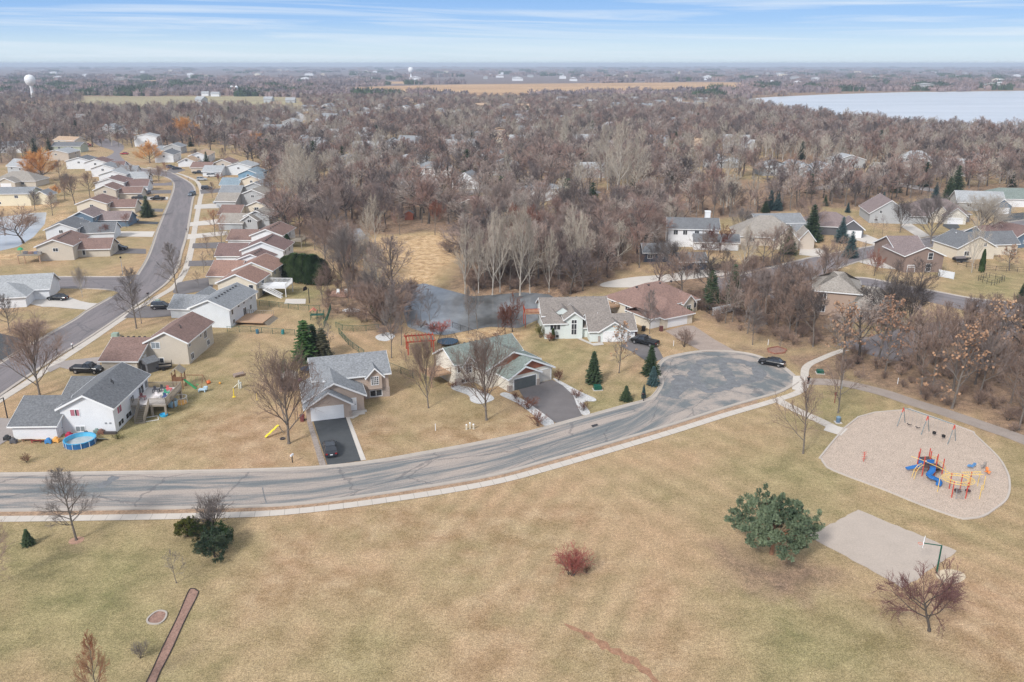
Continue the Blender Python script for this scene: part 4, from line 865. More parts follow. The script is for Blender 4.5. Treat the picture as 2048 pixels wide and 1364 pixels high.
# -- brown hip house
h8 = house('hip_roofed_house', 'cream house with large brown hip roof and white garage doors by the cul-de-sac', 32.6, 166.0, R(31.1), [
    B(-2.2, 6.2, 14.4, 18.4, 3.0, 6.4, 'x', kind='hip'), B(-0.6, 0, 7.2, 9, 2.45, 4.9, kind='hip', hl=(True, False)), B(-3.4, 1.4, -0.62, 9, 2.4, 4.0, 'x', kind='hip'), B(9.6, 5.4, 12.6, 8, 2.9, 4.4)],
    S['cream'], SH['brownhip'], [('f', 0, 10.5, 1.6, .1, .1), ('f', 3, 1.5, 1.5, 1.1, 1.2), ('f', 0, 15.6, 1.6, 1.1, 1.2), ('l', 0, 3, 1.8, 1.4, 1.3), ('l', 0, 8, 1.8, 1.4, 1.3)],
    [('g', 'f', 1, 3.6, 5.2), ('g', 'f', 2, 1.3, 2.5)], [(0, 4, -1)])
dc = MB(); dc.box(-5.6, 13.0, 1.9, -2.2, 17.5, 2.1); do_ = dc.build('deck', M_cedar, h8); q = MB()
for i in range(15): q.box(-5.6, 13+i*.31, 2.1, -5.53, 13.07+i*.31, 3.0); 
for i in range(11): q.box(-5.6+i*.31, 12.97, 2.1, -5.53+i*.31, 13.04, 3.0)
q.box(-5.65, 12.95, 3.0, -5.5, 17.5, 3.1); q.box(-5.65, 12.95, 3.0, -2.2, 13.1, 3.1); q.build('railing', M_cedar, do_, fix=False)
# -- houses on the right
fh = far_house
fh('brick two-storey house with grey-brown roof among the bare trees', 1668, 632, -20, 9.5, 12, 5.6, 8.6, S['brick'], SH['weathered'], kind='hip', extra=[B(3.0, -3.0, 11, 8, 3.4, 6.6, 'x', kind='hip')], wins=False, ws=[('f', 0, 1.8, 4.3, 1.7, 1.4, dict(nx=3)), ('f', 0, 1.8, 1.5, 1.7, 1.4, dict(nx=3)), ('f', 1, 3.0, 1.5, 2.0, 1.6)])
x, y = P(1806, 545)
house('brown_house', 'brown house with white-framed windows and low white fence panel beside it', x, y, R(2), [B(0, 0, 10.4, 12, 4.6, 6.8), B(1.0, 6, 9, 20, 4.0, 7.2, 'x')], S['brown'], SH['mauve'], [('f', 0, 6.8, 4.4, 1.2, 1.7, dict(nx=1, ny=2)), ('f', 0, 6.6, 1.3, 1.2, 1.9, dict(nx=1, ny=2)), ('f', 0, 1.9, 1.6, 1.8, .3)], [('g', 'f', 0, 2.0, 1.9, dict(h=1.9, m=S['brown']))])
x, y = P(1912, 520)
house('cream_house', 'cream house with dark grey-green roof and steep gable, narrow evergreen at its corner', x, y, R(8), [B(0, 0, 11.6, 11, 3.6, 6.6), B(5, 4, 22, 12, 3.4, 6.2, 'x')], S['cream'], SH['darkgrey'], [('f', 0, 3.0, 1.8, 1.5, 1.2), ('f', 0, 8.3, 4.2, .8, .9)])
x, y = P(2028, 497)
house('blue_house', 'slate blue house with plum roof cut off by the right edge', x, y, R(20), [B(0, 0, 12, 11, 3.4, 6.0), B(-6, 5, 3, 13, 3.2, 5.6, 'x')], S['blue'], SH['plum'], [('f', 0, 4, 1.8, 1.3, 1.0)])
fh('dark grey house with brown roof, red gable trim and white garage, blue spruces in front', 1660, 470, -12, 17, 13, 2.9, 6.4, S['darkgrey'], SH['mauve'], kind='hip', extra=[B(2.5, -3, 9.5, 5, 2.9, 5.6)], wins=False, ds=[('g', 'f', 1, 4.2, 4.4)])
fh('grey house with steep mauve roof and bare rounded tree in front', 1777, 447, -10, 13, 16, 3.6, 8.0, S['grey'], SH['mauve'], 'y', extra=[B(5, 1, 13, 12, 2.8, 6.0, 'x')], wins=False, ws=[('f', 0, 3.5, 4.0, .8, 1.0), ('f', 0, 2.2, 1.2, 1.0, .8)])
fh('brown-roofed house with twin cream gables and white garage door', 1878, 443, -8, 20, 13, 3.0, 7.0, S['darkgrey'], SH['mauve'], kind='hip', extra=[B(0, -5, 7, 4, 3.0, 5.6, wall=S['ivory']), B(-4, -2.5, 2, 4, 3.0, 6.2, wall=S['cream'])], wins=False, ds=[('g', 'f', 1, 3.5, 4.8)])
fh('pale grey house with twin small blue gables near the right edge', 1960, 422, -14, 16, 12, 3.2, 6.6, S['grey'], SH['lightgrey'], extra=[B(3, -5, 9, 3, 3.0, 5.4, wall=S['blue'])], wins=True, ds=[('g', 'f', 1, 3.0, 4.4)])
fh('white house with dark green-grey hip roof at the right edge', 2030, 414, -6, 22, 13, 3.2, 6.4, S['white'], SH['green'], kind='hip')
fh('white two-storey house with dark roof and white chimney behind the bare poplars', 1385, 494, -6, 15, 10, 5.6, 8.0, S['white'], SH['darkgrey'], extra=[B(0, -4, 13, 1, 2.6, 4.4, 'x')], wins=False, ws=[('f', 0, 2.2, 4.4, 1.2, 1.3), ('f', 0, 5.0, 4.4, 1.2, 1.3), ('f', 0, 8.5, 4.4, 1.2, 1.3), ('f', 0, 12.5, 4.4, 1.2, 1.3), ('f', 1, 3, 1.2, 1.4, 1.1)], ds=[('g', 'f', 1, 10, 4.4)])
c_ = MB(); c_.box(4.2, 8.6, 5, 5.8, 10.4, 9.4); c_.box(4.1, 8.5, 9.2, 5.9, 10.5, 9.5)
hw_ = bpy.data.objects['house.003'] if False else [o for o in bpy.data.objects if o.get('label', '').startswith('white two-storey house with dark roof')][0]
cho = c_.build('chimney', M_trim); cho.parent = hw_
fh('tan house with broad brown hip roof and twin gables, behind bare trees', 1535, 492, -8, 19, 15, 3.0, 8.0, S['stucco'], SH['weathered'], kind='hip', extra=[B(1, -5, 8, 4, 3.2, 6.8, wall=S['cream']), B(8.5, -3, 13, 4, 3.0, 5.8)], wins=True)
fh('dark green ranch house at the edge of the marsh', 962, 424, -3, 25, 9, 3.6, 5.2, S['darkgreen'], SH['brown'], extra=[B(-8, -3, 0, 3, 3.6, 5.3)])
fh('tan house half hidden in the wood beside the big evergreen', 1290, 424, -6, 19, 10, 4.6, 6.4, S['stucco'], SH['brown'])
fh('long pale blue-grey house seen through the oaks', 835, 388, -8, 17, 11, 3.4, 5.8, S['paleblue'], SH['lightgrey'])
fh('grey ranch house in the wood beyond the blue spruces', 1790, 352, -6, 18, 11, 3.4, 6, S['grey'], SH['weathered'])
fh('dark navy house at the edge of the wood by the winding drive', 1380, 540, 4, 9, 7, 2.4, 4.0, S['navy'], SH['darkgrey'])
fh('small dark blue house roof left of the winding drive', 1312, 524, 0, 7, 7, 2.8, 4.6, S['navy'], SH['darkgrey'])
# -- middle-distance houses among the trees
MID = MID_LIST; zpoly_f = [z_[1] for z_ in ZONES if z_[0] == 6][0]
wcol = dict(g=('grey','lightgrey','pale grey'), w=('white','grey','white'), r=('redwood','brown','brick-red'), b=('brown','mauve','brown'), s=('paleblue','grey','pale blue'), o=('cream','redbrown','orange-roofed cream'), t=('cream','tan','tan'))
def where(px, py):
    a = [(120,'at the upper left edge'),(380,'beyond the left street bend'),(450,'above the east row of houses'),(520,'above the tan roof'),(620,'above the pale cottonwoods'),(700,'above the little creek'),(790,'above the straw marsh'),(880,'above the long pale house'),(960,'above the green ranch house'),(1060,'above the pond'),(1160,'above the mint house'),(1260,'left in the row under the straw field'),(1340,'right in the row under the straw field'),(1500,'above the white chimney house'),(1750,'above the dark grey house'),(3000,'above the right-hand houses')]
    return next(n for x_, n in a if px < x_)
for i, (px, py, k) in enumerate(MID):
    if i >= len(MID0) and inside(zpoly_f, np.array([P(px, py)[0]]), np.array([P(px, py)[1]]))[0]: continue
    wc, rc, wd = wcol[k]; r_ = random.Random(i * 3 + 1)
    big = py > 240
    nm = where(px, py)
    fh('%s %s house %s' % ('farthest' if py < 225 else 'distant' if py < 250 else 'partly hidden' if py < 290 else 'nearer', wd, nm), px, py + 6, r_.uniform(-35, 35), r_.uniform(12, 18), r_.uniform(9, 12), r_.uniform(3.2, 5.4), r_.uniform(6.2, 8.0), S[wc], SH[rc], r_.choice(['x', 'y', 'x']), kind=r_.choice(['gable', 'gable', 'hip']), wins=big, light=not big, group='%s houses %s' % (wd, nm),
       gar=(r_.choice([-10, 3]), -3, r_.choice([-3, 10]) if False else 9, 4, 2.8, 5.0, 'x') if i % 3 == 0 else None)
# ------------------------------------------------------------------ vehicles
M_tyre = mat('tyre_rubber', (.02,.02,.02), .9); M_rim = mat('wheel_rim', (.45,.45,.47), .3, metal=.8); M_tail = paint('tail_light', (.35,.01,.01)); M_head = paint('head_light', (.75,.76,.78), .15)
def loft(mb, secs):              # secs: list of (x, [(y,z)...]) closed rings
    n = len(secs[0][1]); b = len(mb.v); vs = [(x, y, z) for x, ring in secs for y, z in ring]
    fs = [(i*n+k, i*n+(k+1) % n, (i+1)*n+(k+1) % n, (i+1)*n+k) for i in range(len(secs)-1) for k in range(n)]
    fs += [tuple(range(n-1, -1, -1)), tuple(range((len(secs)-1)*n, len(secs)*n))]; mb.add(vs, fs)
def vehicle(label, px, py, heading, kind='sedan', col='black', cat=None, tail=None, name='parked_car', group=None, at=None):
    """px,py = ground point under the middle; heading = degrees of the nose, 0 = +x (right), 90 = away"""
    x, y = at or P(px, py); cols = dict(black=(.012,.013,.016), dark=(.03,.035,.045), blue=(.05,.08,.14), silver=(.42,.44,.46), white=(.75,.76,.77), red=(.35,.03,.04), slate=(.12,.15,.19))
    m = paint(col + '_car', cols[col], .22); e = thing(name, label, cat or ('truck' if kind == 'pickup' else 'car'), x, y, .06, R(heading), group)
    Lh = dict(sedan=2.4, suv=2.35, pickup=2.9, van=2.5)[kind]; w = dict(sedan=.9, suv=.95, pickup=1.0, van=1.0)[kind]
    hood, belt, roof = dict(sedan=(.86, .93, 1.44), suv=(1.02, 1.08, 1.72), pickup=(1.12, 1.18, 1.85), van=(1.05, 1.15, 2.0))[kind]
    def ring(ww, z0, z1): return [(-ww*.94, z0), (-ww, z0+.2), (-ww, z1-.14), (-ww*.9, z1), (ww*.9, z1), (ww, z1-.14), (ww, z0+.2), (ww*.94, z0)]
    b = MB(); z0 = .24 if kind != 'pickup' else .4
    ts = [(-1, .84, belt-.16), (-.97, .94, belt-.02), (-.7, 1, belt), (0, 1, belt), (.35, 1, belt), (.75, .98, hood), (.95, .9, hood-.16), (1, .8, hood-.3)]
    loft(b, [(Lh*t, ring(w*f, z0, z1)) for t, f, z1 in ts]); body = b.build('body', m, e)
    g = MB(); ra = dict(sedan=(-.78, -.5, .06, .48), suv=(-.97, -.88, .1, .42), pickup=(-.14, -.08, .24, .46), van=(-.97, -.93, .45, .78))[kind]
    gl = [(Lh*ra[0], belt-.06), (Lh*ra[3], belt-.06), (Lh*ra[2], roof-.05), (Lh*ra[1], roof-.05)]
    g.add([(gl[0][0], -w*.9, gl[0][1]), (gl[1][0], -w*.88, gl[1][1]), (gl[2][0], -w*.7, gl[2][1]), (gl[3][0], -w*.7, gl[3][1]), (gl[0][0], w*.9, gl[0][1]), (gl[1][0], w*.88, gl[1][1]), (gl[2][0], w*.7, gl[2][1]), (gl[3][0], w*.7, gl[3][1])],
          [(0,1,2,3),(7,6,5,4),(1,5,6,2),(0,3,7,4),(3,2,6,7),(0,4,5,1)]); g.build('window', M_glass, e)
    rf = MB(); rf.box(Lh*ra[1]-.03, -w*.72, roof-.06, Lh*ra[2]+.03, w*.72, roof)
    for sx, (a, c) in ((1, (gl[1], gl[2])), (-1, (gl[0], gl[3]))):
        for sy in (-1, 1): rf.tube((a[0], sy*w*.9, a[1]), (c[0], sy*w*.71, c[1]), .045, .045, 4)
    for sy in (-1, 1): rf.tube(((gl[2][0]+gl[3][0])/2, sy*w*.71, roof-.04), ((gl[0][0]+gl[1][0])/2, sy*w*.91, belt-.05), .04, .04, 4)
    rf.build('roof', m, e)
    if kind == 'pickup':
        c = MB(); c.box(-Lh*.94, -w*.84, belt-.03, -Lh*.2, w*.84, belt+.03); c.build('tonneau_cover' if tail == 'cover' else 'cargo_bed', M_black, e)
    R_ = .33 if kind == 'sedan' else .38
    for sx in (.62, -.6):
        for sy in (-1, 1):
            t_ = MB(); t_.tube((Lh*sx, sy*(w-.2), R_), (Lh*sx, sy*(w+.02), R_), R_, R_, 14); wh = t_.build('wheel', M_tyre, e)
            q = MB(); q.tube((Lh*sx, sy*(w+.0), R_), (Lh*sx, sy*(w+.035), R_), R_*.62, R_*.55, 10); q.build('rim', M_rim, wh)
    for sy in (-1, 1):
        q = MB(); q.box(-Lh-.01, sy*w*.72-.14, belt-.34, -Lh+.12, sy*w*.72+.14, belt-.14); q.build('tail_light', M_tail, e)
        q = MB(); q.box(Lh*.94, sy*w*.66-.16, hood-.38, Lh+.01, sy*w*.66+.16, hood-.24); q.build('headlight', M_head, e)
        q = MB(); q.box(Lh*.36, sy*(w+.08)-.08, belt, Lh*.42, sy*(w+.08)+.08, belt+.14); q.build('mirror', m, e)
    q = MB(); q.box(-Lh-.02, -.2, .5, -Lh+.02, .2, .64); q.build('licence_plate', M_trim, e)
    return e
vehicle('black sedan seen from behind on the black asphalt driveway', 661, 903, 106, 'sedan', 'dark')
vehicle('black sedan on the concrete driveway of the corner house', 116, 600, 174, 'sedan', 'black')
vehicle('black SUV half hidden beside the pale blue house', 325, 618, 4, 'suv', 'black')
vehicle('black pickup truck with covered bed beside the beige house', 176, 745, -4, 'pickup', 'black', tail='cover')
vehicle('black pickup truck in front of the mint house garage', 1289, 689, 142, 'pickup', 'black')
vehicle('dark sedan parked at the cul-de-sac kerb', 1543, 730, 149, 'sedan', 'black')
vehicle('black car beside the beige house with red-brown roof', 239, 500, 2, 'suv', 'black')
vehicle('slate blue car by the small red-brown tree', 264, 443, -4, 'sedan', 'slate'); vehicle('black SUV behind the dark lawn spruce', 274, 418, 2, 'suv', 'black')
vehicle('black pickup on the left-side lawn driveway', 316, 400, 178, 'pickup', 'black'); vehicle('dark pickup parked by the garage in the west row', 279, 399, 3, 'pickup', 'dark'); vehicle('dark grey SUV under the bare tree in the west row', 290, 389, 175, 'suv', 'dark')
vehicle('dark blue car driving on the left street', 384, 391, 268, 'suv', 'slate', name='car'); vehicle('small red car parked at the bend', 249, 309, 180, 'sedan', 'red'); vehicle('red pickup truck behind the sage green house', 175, 292, 3, 'pickup', 'red')
vehicle('blue-grey SUV in front of the low tan garage', 341, 336, 60, 'suv', 'slate'); vehicle('dark car beside the blue-grey SUV', 354, 339, 20, 'sedan', 'dark'); vehicle('dark pickup beside the brown garage in the east row', 397, 348, 4, 'pickup', 'dark')
vehicle('silver SUV in the east row driveway', 404, 361, 8, 'suv', 'silver'); vehicle('white van by the pale grey house', 424, 354, 20, 'van', 'white', cat='van'); vehicle('dark SUV with pale hood in the east row', 414, 379, 10, 'suv', 'dark'); vehicle('silver car under the reddish street tree', 439, 407, 5, 'sedan', 'silver')
vehicle('white SUV beside the brown house on the right', 1799, 524, 175, 'suv', 'white'); vehicle('blue car among the oaks beyond the marsh', 1100, 378, 10, 'sedan', 'blue'); vehicle('white car parked beyond the oak trunks', 1062, 372, 10, 'suv', 'white')
vehicle('red car partly hidden behind the sage house driveway', 150, 286, 3, 'suv', 'red')
# ------------------------------------------------------------------ yard and park things
def item(name, label, cat, px, py, rz=0.0, z=0.0, group=None, at=None):
    x, y = at or P(px, py); return thing(name, label, cat, x, y, z, R(rz), group)
def part(name, m, e, fn, smooth=False):
    b = MB(); fn(b); return b.build(name, m, e, smooth)
# pool
e = item('swimming_pool', 'round blue above-ground pool with white posts beside the white house', 'pool', 161, 887)
M_pool = paint('pool_wall_blue', (.02,.13,.33), .5)
def ringwall(b, ro, ri, z0, z1, n=24): b.lathe([(ro, z0), (ro, z1), (ri, z1), (ri, z0)], n=n)
part('wall', M_pool, e, lambda b: ringwall(b, 2.15, 2.08, 0, .8)); part('rim', paint('pool_rim_blue', (.05,.35,.62)), e, lambda b: ringwall(b, 2.22, 2.02, .8, .86)); part('liner', paint('pool_liner_blue', (.12,.48,.70)), e, lambda b: ringwall(b, 2.07, 2.05, 0.1, .8))
part('cover', mat('pool_bottom', (.42,.45,.46), .4, .15, 1.5), e, lambda b: b.lathe([(0.01, .24), (2.06, .22), (2.06, .1)], n=24))
for i in range(12):
    a = i*math.pi/6; q = MB(); q.tube((2.2*math.cos(a), 2.2*math.sin(a), 0), (2.2*math.cos(a), 2.2*math.sin(a), .86), .04, .04, 5); q.build('post', M_trim, e)
def shed(label, px, py, rz, w, d, h, wall, roof, name='shed', zr=None):
    e = item(name, label, 'shed', px, py, rz); zr = zr or h + w*.28
    part('wall', wall, e, lambda b: (b.box(-w/2, 0, -.1, w/2, d, h), b.prism([(-w/2, h), (w/2, h), (0, zr)], 0, d)))
    rf, tr = MB(), MB(); gable_roof(rf, tr, dict(r=(-w/2, 0, w/2, d), ze=h, zr=zr, oh=.2)); rf.build('roof', roof, e); tr.build('trim', wall, e, fix=False)
    part('door', M_black if 'grey' in label else wall, e, lambda b: b.box(-w*.25, -.05, 0, w*.25, 0, h*.85)); return e
shed('small dark grey shed at the corner of the beige garage', 289, 745, -35, 2.4, 2.2, 1.9, S['darkgrey'], SH['darkgrey']); shed('grey storage shed with dark doors left of the tan house', 577, 783, 14, 3.0, 3.6, 1.9, S['brown'], SH['weathered'])
shed('small tan shed at the marsh edge', 728, 541, 6, 3.4, 3.2, 2.2, mat('tan_board', (.52,.36,.21), .8), SH['brown']); shed('small red shed at the wood edge above the marsh', 818, 440, 0, 3, 3, 2.2, S['redwood'], SH['darkgrey'])
# flat trailer
e = item('utility_trailer', 'black utility trailer with wooden deck behind the beige house', 'trailer', 328, 738, 20)
part('frame', M_iron, e, lambda b: (b.box(-1.6, -.8, .45, 1.4, .8, .52), b.tube((-1.6, 0, .5), (-2.6, 0, .5), .05), b.box(1.35, -.8, .5, 1.42, .8, 1.3), b.box(-1.6, -.82, .5, 1.4, -.78, .8), b.box(-1.6, .78, .5, 1.4, .82, .8)))
part('floor', M_wood, e, lambda b: b.box(-1.55, -.76, .52, 1.35, .76, .57)); part('gate', M_iron, e, lambda b: [b.box(1.36, -.8+i*.2, .5, 1.42, -.77+i*.2, 1.4) for i in range(9)])
for sy in (-1, 1): part('wheel', M_tyre, e, lambda b: b.tube((0, sy*.9, .33), (0, sy*1.05, .33), .33, .33, 12))
# wooden play set
e = item('wooden_play_set', 'wooden play set with little roofed tower and swing beam', 'playset', 360, 775, 4)
def fn(b):
    for x in (-.8, .8):
        for y in (-.8, .8): b.box(x-.07, y-.07, 0, x+.07, y+.07, 3.0)
    b.box(-.9, -.9, 1.5, .9, .9, 1.6)
    for i in range(9):
        b.box(-.85+i*.2, -.87, 1.6, -.73+i*.2, -.83, 2.3); b.box(-.87, -.85+i*.2, 1.6, -.83, -.73+i*.2, 2.3)
part('tower', mat('stained_playset_wood', (.27,.14,.08), .85, .15, 3), e, fn); part('roof', M_wood, e, lambda b: (b.slab([(-1.1, -1.1, 3.0), (0, -1.1, 3.9), (0, 1.1, 3.9), (-1.1, 1.1, 3.0)], .08), b.slab([(1.1, -1.1, 3.0), (0, -1.1, 3.9), (0, 1.1, 3.9), (1.1, 1.1, 3.0)], .08)))
part('swing_beam', MATS['stained_playset_wood'], e, lambda b: (b.tube((.8, 0, 2.3), (4.2, -.3, 2.3), .07), b.tube((4.2, -.3, 2.35), (4.0, -1.3, 0), .05), b.tube((4.2, -.3, 2.35), (4.5, .8, 0), .05)))
part('slide', mat('green_plastic', (.03,.30,.10), .4), e, lambda b: b.slab([(.9, -.5, 1.6), (3.0, -1.3, .15), (3.1, -.8, .15), (1.0, 0.0, 1.6)], .08))
for i in (0, 1): part('swing', MATS['green_plastic'], e, lambda b: (b.tube((1.9+i, -.1, 2.3), (1.9+i, -.1, .5), .012, .012, 3), b.tube((2.2+i, -.1, 2.3), (2.2+i, -.1, .5), .012, .012, 3), b.box(1.85+i, -.25, .45, 2.25+i, .05, .5)))
def toy(name, label, px, py, col, fn, cat='toy', rz=0, at=None):
    e = item(name, label, cat, px, py, rz, at=at); o = MB(); fn(o); o.build('body', paint('toy_%02d%02d%02d' % tuple(int(c*99) for c in col), col, .5), e); return e
def rider(b): b.lathe([(.05, .1), (.35, .12), (.42, .3), (.3, .5), (.05, .55)], n=9); b.box(-.1, -.5, .1, .1, .5, .3); b.tube((.1, 0, .5), (.25, 0, .8), .05, .05, 5)
toy('toy_car', 'orange ride-on toy car on the lawn', 417, 767, (.75,.16,.03), rider); toy('play_table', 'pale blue plastic play table beside the orange toy', 405, 783, (.45,.60,.72), lambda b: (b.box(-.6,-.4,.35,.6,.4,.45), [b.box(x-.08,y-.08,0,x+.08,y+.08,.35) for x in (-.5,.5) for y in (-.3,.3)], b.box(.3,-.3,.45,.9,.3,.9)))
toy('toy_slide', 'white plastic toddler slide on the lawn', 475, 776, (.78,.78,.70), lambda b: (b.slab([(-.7,-.25,.1),(.3,-.25,1.0),(.3,.25,1.0),(-.7,.25,.1)],.08), b.box(.3,-.3,0,.4,.3,1.4), b.box(.6,-.3,0,.7,.3,1.0), b.box(.3,-.3,.95,.7,.3,1.02)))
toy('bat_stand', 'yellow plastic post on the lawn', 468, 794, (.78,.58,.03), lambda b: (b.tube((0,0,0),(.05,0,1.6),.09,.06), b.tube((0,0,0),(0,0,.08),.3,.3,8))); toy('bat_stand', 'short yellow and white marker post on the lawn', 514, 800, (.80,.60,.20), lambda b: (b.tube((0,0,0),(0,0,1.2),.05,.05), b.box(-.12,-.12,0,.12,.12,.06)))
toy('wooden_boat', 'old grey wooden rowboat toy lying on the grass', 479, 752, (.35,.27,.23), lambda b: b.prism([(-.6,.5),(-.3,0),(.3,0),(.6,.5),(.5,.5),(.25,.1),(-.25,.1),(-.5,.5)], -1.0, 1.0), rz=-50)
toy('orange_ball', 'small orange ball beside the toys', 440, 768, (.80,.38,.05), lambda b: b.lathe([(.01,0),(.16,.07),(.2,.2),(.16,.33),(.01,.4)], n=10)); toy('sandbox_lid', 'pink plastic lid near the shed', 595, 760, (.70,.35,.45), lambda b: b.lathe([(.01,.2),(.6,.16),(.75,0)], n=12))
e = item('yellow_slide', 'yellow wavy slide lying under the big bare tree', 'slide', 545, 872, 40); e.scale = (.75,.75,.75)
part('slide', paint('slide_yellow', (.80,.66,.03), .4), e, lambda b: [b.slab([(-1.5+i*.5, -.28, .25+.3*i+(.1 if i % 2 else 0)), (-1.0+i*.5, -.28, .5+.3*i+(.1 if not i % 2 else 0)), (-1.0+i*.5, .28, .5+.3*i+(.1 if not i % 2 else 0)), (-1.5+i*.5, .28, .25+.3*i+(.1 if i % 2 else 0))], .1) for i in range(6)])
part('ladder', M_wood, e, lambda b: (b.tube((1.5,-.3,2.0),(2.3,-.3,0),.05), b.tube((1.5,.3,2.0),(2.3,.3,0),.05), [b.tube((1.55+.16*i,-.3,1.9-.4*i),(1.55+.16*i,.3,1.9-.4*i),.035) for i in range(5)]))
toy('tyre_swing', 'tyre lying under the big bare tree', 565, 878, (.06,.05,.05), lambda b: b.lathe([(.22,.0),(.4,.0),(.4,.16),(.22,.16),(.22,.0)], n=12))
# clutter along the white house
cl = [('red_sled', 'red plastic sled leaning on the white garage', 75, 884, (.38,.03,.05), 1), ('brown_board', 'brown boards leaning at the white garage', 57, 882, (.25,.12,.08), 1), ('red_board', 'dark red boards right of the red sled', 92, 884, (.25,.04,.05), 1), ('blue_cart', 'blue wheeled cart beside the garage wall', 98, 886, (.05,.22,.50), 0), ('orange_wagon', 'orange wagon next to the blue cart', 113, 884, (.80,.40,.10), 0),
      ('black_grill', 'black barbecue grill at the far left corner', 15, 880, (.03,.03,.03), 0), ('garden_tractor', 'dark mower at the left of the clutter', 28, 886, (.10,.10,.11), 0), ('red_bag', 'crimson bag beside the pool', 139, 874, (.45,.03,.08), 0), ('grey_bin', 'grey green storage bin by the wall', 195, 866, (.20,.27,.25), 0), ('brown_chair', 'brown chair by the wall', 203, 868, (.20,.10,.07), 0),
      ('pool_pump', 'black pump lid beside the pool', 173, 872, (.05,.05,.06), 0), ('long_planter', 'long dark planter under the white wall', 219, 868, (.07,.06,.06), 2), ('grey_kennel', 'slanted grey panel on the grass right of the pool', 203, 881, (.30,.33,.32), 1)]
for nm, lb, px, py, c, k in cl:
    toy(nm, lb, px, py, c, (lambda b: (b.slab([(-.8,-.4,.5),(.8,-.4,.55),(.9,.3,.1),(-.9,.3,.05)],.06), b.box(-.7,-.3,0,-.6,-.2,.4))) if k == 1 else (lambda b: (b.box(-.45,-.3,.15,.45,.3,.55), b.lathe([(.01,.85),(.25,.8),(.35,.55)], n=8), [b.tube((x,-.32,.15),(x,.32,.15),.14,.14,8) for x in (-.35,.35)])) if k == 0 else (lambda b: (b.box(-1.1,-.2,0,1.1,.2,.3), b.box(-1.0,-.15,.3,1.0,.15,.42))), cat='yard clutter')
for i, (lx, ly, c, lb) in enumerate([(10.3,11.6,(.04,.05,.05),'black patio table on the deck'),(11.4,11.2,(.55,.12,.12),'red chair on the deck'),(9.4,11.0,(.05,.05,.06),'dark grill on the deck'),(11.6,9.6,(.05,.30,.18),'green toy box on the deck rail side'),(8.4,8.0,(.25,.10,.10),'red-brown table near the deck door'),(10.6,8.4,(.70,.66,.66),'pale bench on the deck'),(12.1,8.0,(.06,.08,.20),'navy planter along the deck rail')]):
    x, y = H1(lx, ly); toy('deck_furniture', lb, 0, 0, c, lambda b: (b.box(-.5,-.35,.5,.5,.35,.58), [b.box(q-.04,w_-.04,0,q+.04,w_+.04,.5) for q in (-.42,.42) for w_ in (-.28,.28)], b.box(-.5,.3,.58,-.1,.35,1.0)), cat='deck furniture', at=(x, y)).location.z = 2.1
e = item('ball_pit', 'round mesh play pen with orange toys beside the deck', 'play pen', 361, 806); part('net', paint('net_white', (.7,.68,.66), .7), e, lambda b: [b.tube((1.1*math.cos(i*.5236), 1.1*math.sin(i*.5236), 0), (1.1*math.cos(i*.5236), 1.1*math.sin(i*.5236), 1.1), .03, .03, 4) for i in range(12)]); part('rim', MATS['paint_net_white'], e, lambda b: ringwall(b, 1.15, 1.07, 1.05, 1.14, 18)); part('mat', paint('toy_orange', (.75,.38,.08)), e, lambda b: b.lathe([(.01,.25),(1.0,.2),(1.05,0)], n=14))
toy('blue_tub', 'big pale blue tub under the deck edge', 346, 812, (.35,.55,.70), lambda b: b.lathe([(.7,0),(.85,1.0),(.8,1.05),(.65,.1),(.01,.1)], n=14), cat='tub'); toy('wading_pool', 'small bright blue wading tub below the deck', 328, 832, (.05,.45,.75), lambda b: b.lathe([(.55,0),(.65,.35),(.58,.36),(.5,.08),(.01,.08)], n=14), cat='tub'); toy('window_frame', 'white frame lying on the grass by the deck stairs', 302, 838, (.75,.74,.72), lambda b: (b.box(-1.1,-.9,0,1.1,-.8,.08), b.box(-1.1,.8,0,1.1,.9,.08), b.box(-1.1,-.8,0,-1.0,.8,.08), b.box(1.0,-.8,0,1.1,.8,.08)), cat='frame', rz=25)
# hoops
def hoop(label, px, py, rz, pole=M_iron, h=3.05, arm=1.4, cat='basketball hoop', board=None):
    e = item('basketball_hoop', label, cat, px, py, rz)
    part('pole', pole, e, lambda b: (b.tube((0,0,0),(0,0,h+.45),.09,.08,8), b.tube((0,0,h+.4),(arm,0,h+.15),.06,.06,6)))
    part('backboard', board or M_trim, e, lambda b: b.prism([(-.75,h-.1),(.75,h-.1),(.8,h+.35),(.5,h+.8),(-.5,h+.8),(-.8,h+.35)], arm, arm+.06, ax='x')); r_ = part('rim', paint('hoop_orange', (.75,.12,.03)), e, lambda b: [b.tube((arm+.35+.23*math.cos(a), .23*math.sin(a), h), (arm+.35+.23*math.cos(a+.63), .23*math.sin(a+.63), h), .02, .02, 4) for a in [k*.628 for k in range(10)]])
    part('net', MATS['paint_net_white'], r_, lambda b: [b.tube((arm+.35+.22*math.cos(a), .22*math.sin(a), h), (arm+.35+.12*math.cos(a+.4), .12*math.sin(a+.4), h-.4), .012, .012, 3) for a in [k*.785 for k in range(8)]]); return e
hoop('basketball hoop on bent green pole at the court edge', 1873, 1146, 148, M_green, arm=1.7); hoop('small black basketball hoop beside the white house driveway', 15, 836, 215, arm=.8, board=M_black); hoop('portable black basketball hoop on the white backyard slab', 619, 606, 160, arm=.9, board=M_black)
sheet('backyard_concrete_slab', W2([(572,598),(612,598),(611,608),(568,608)]), .06, M_walk)
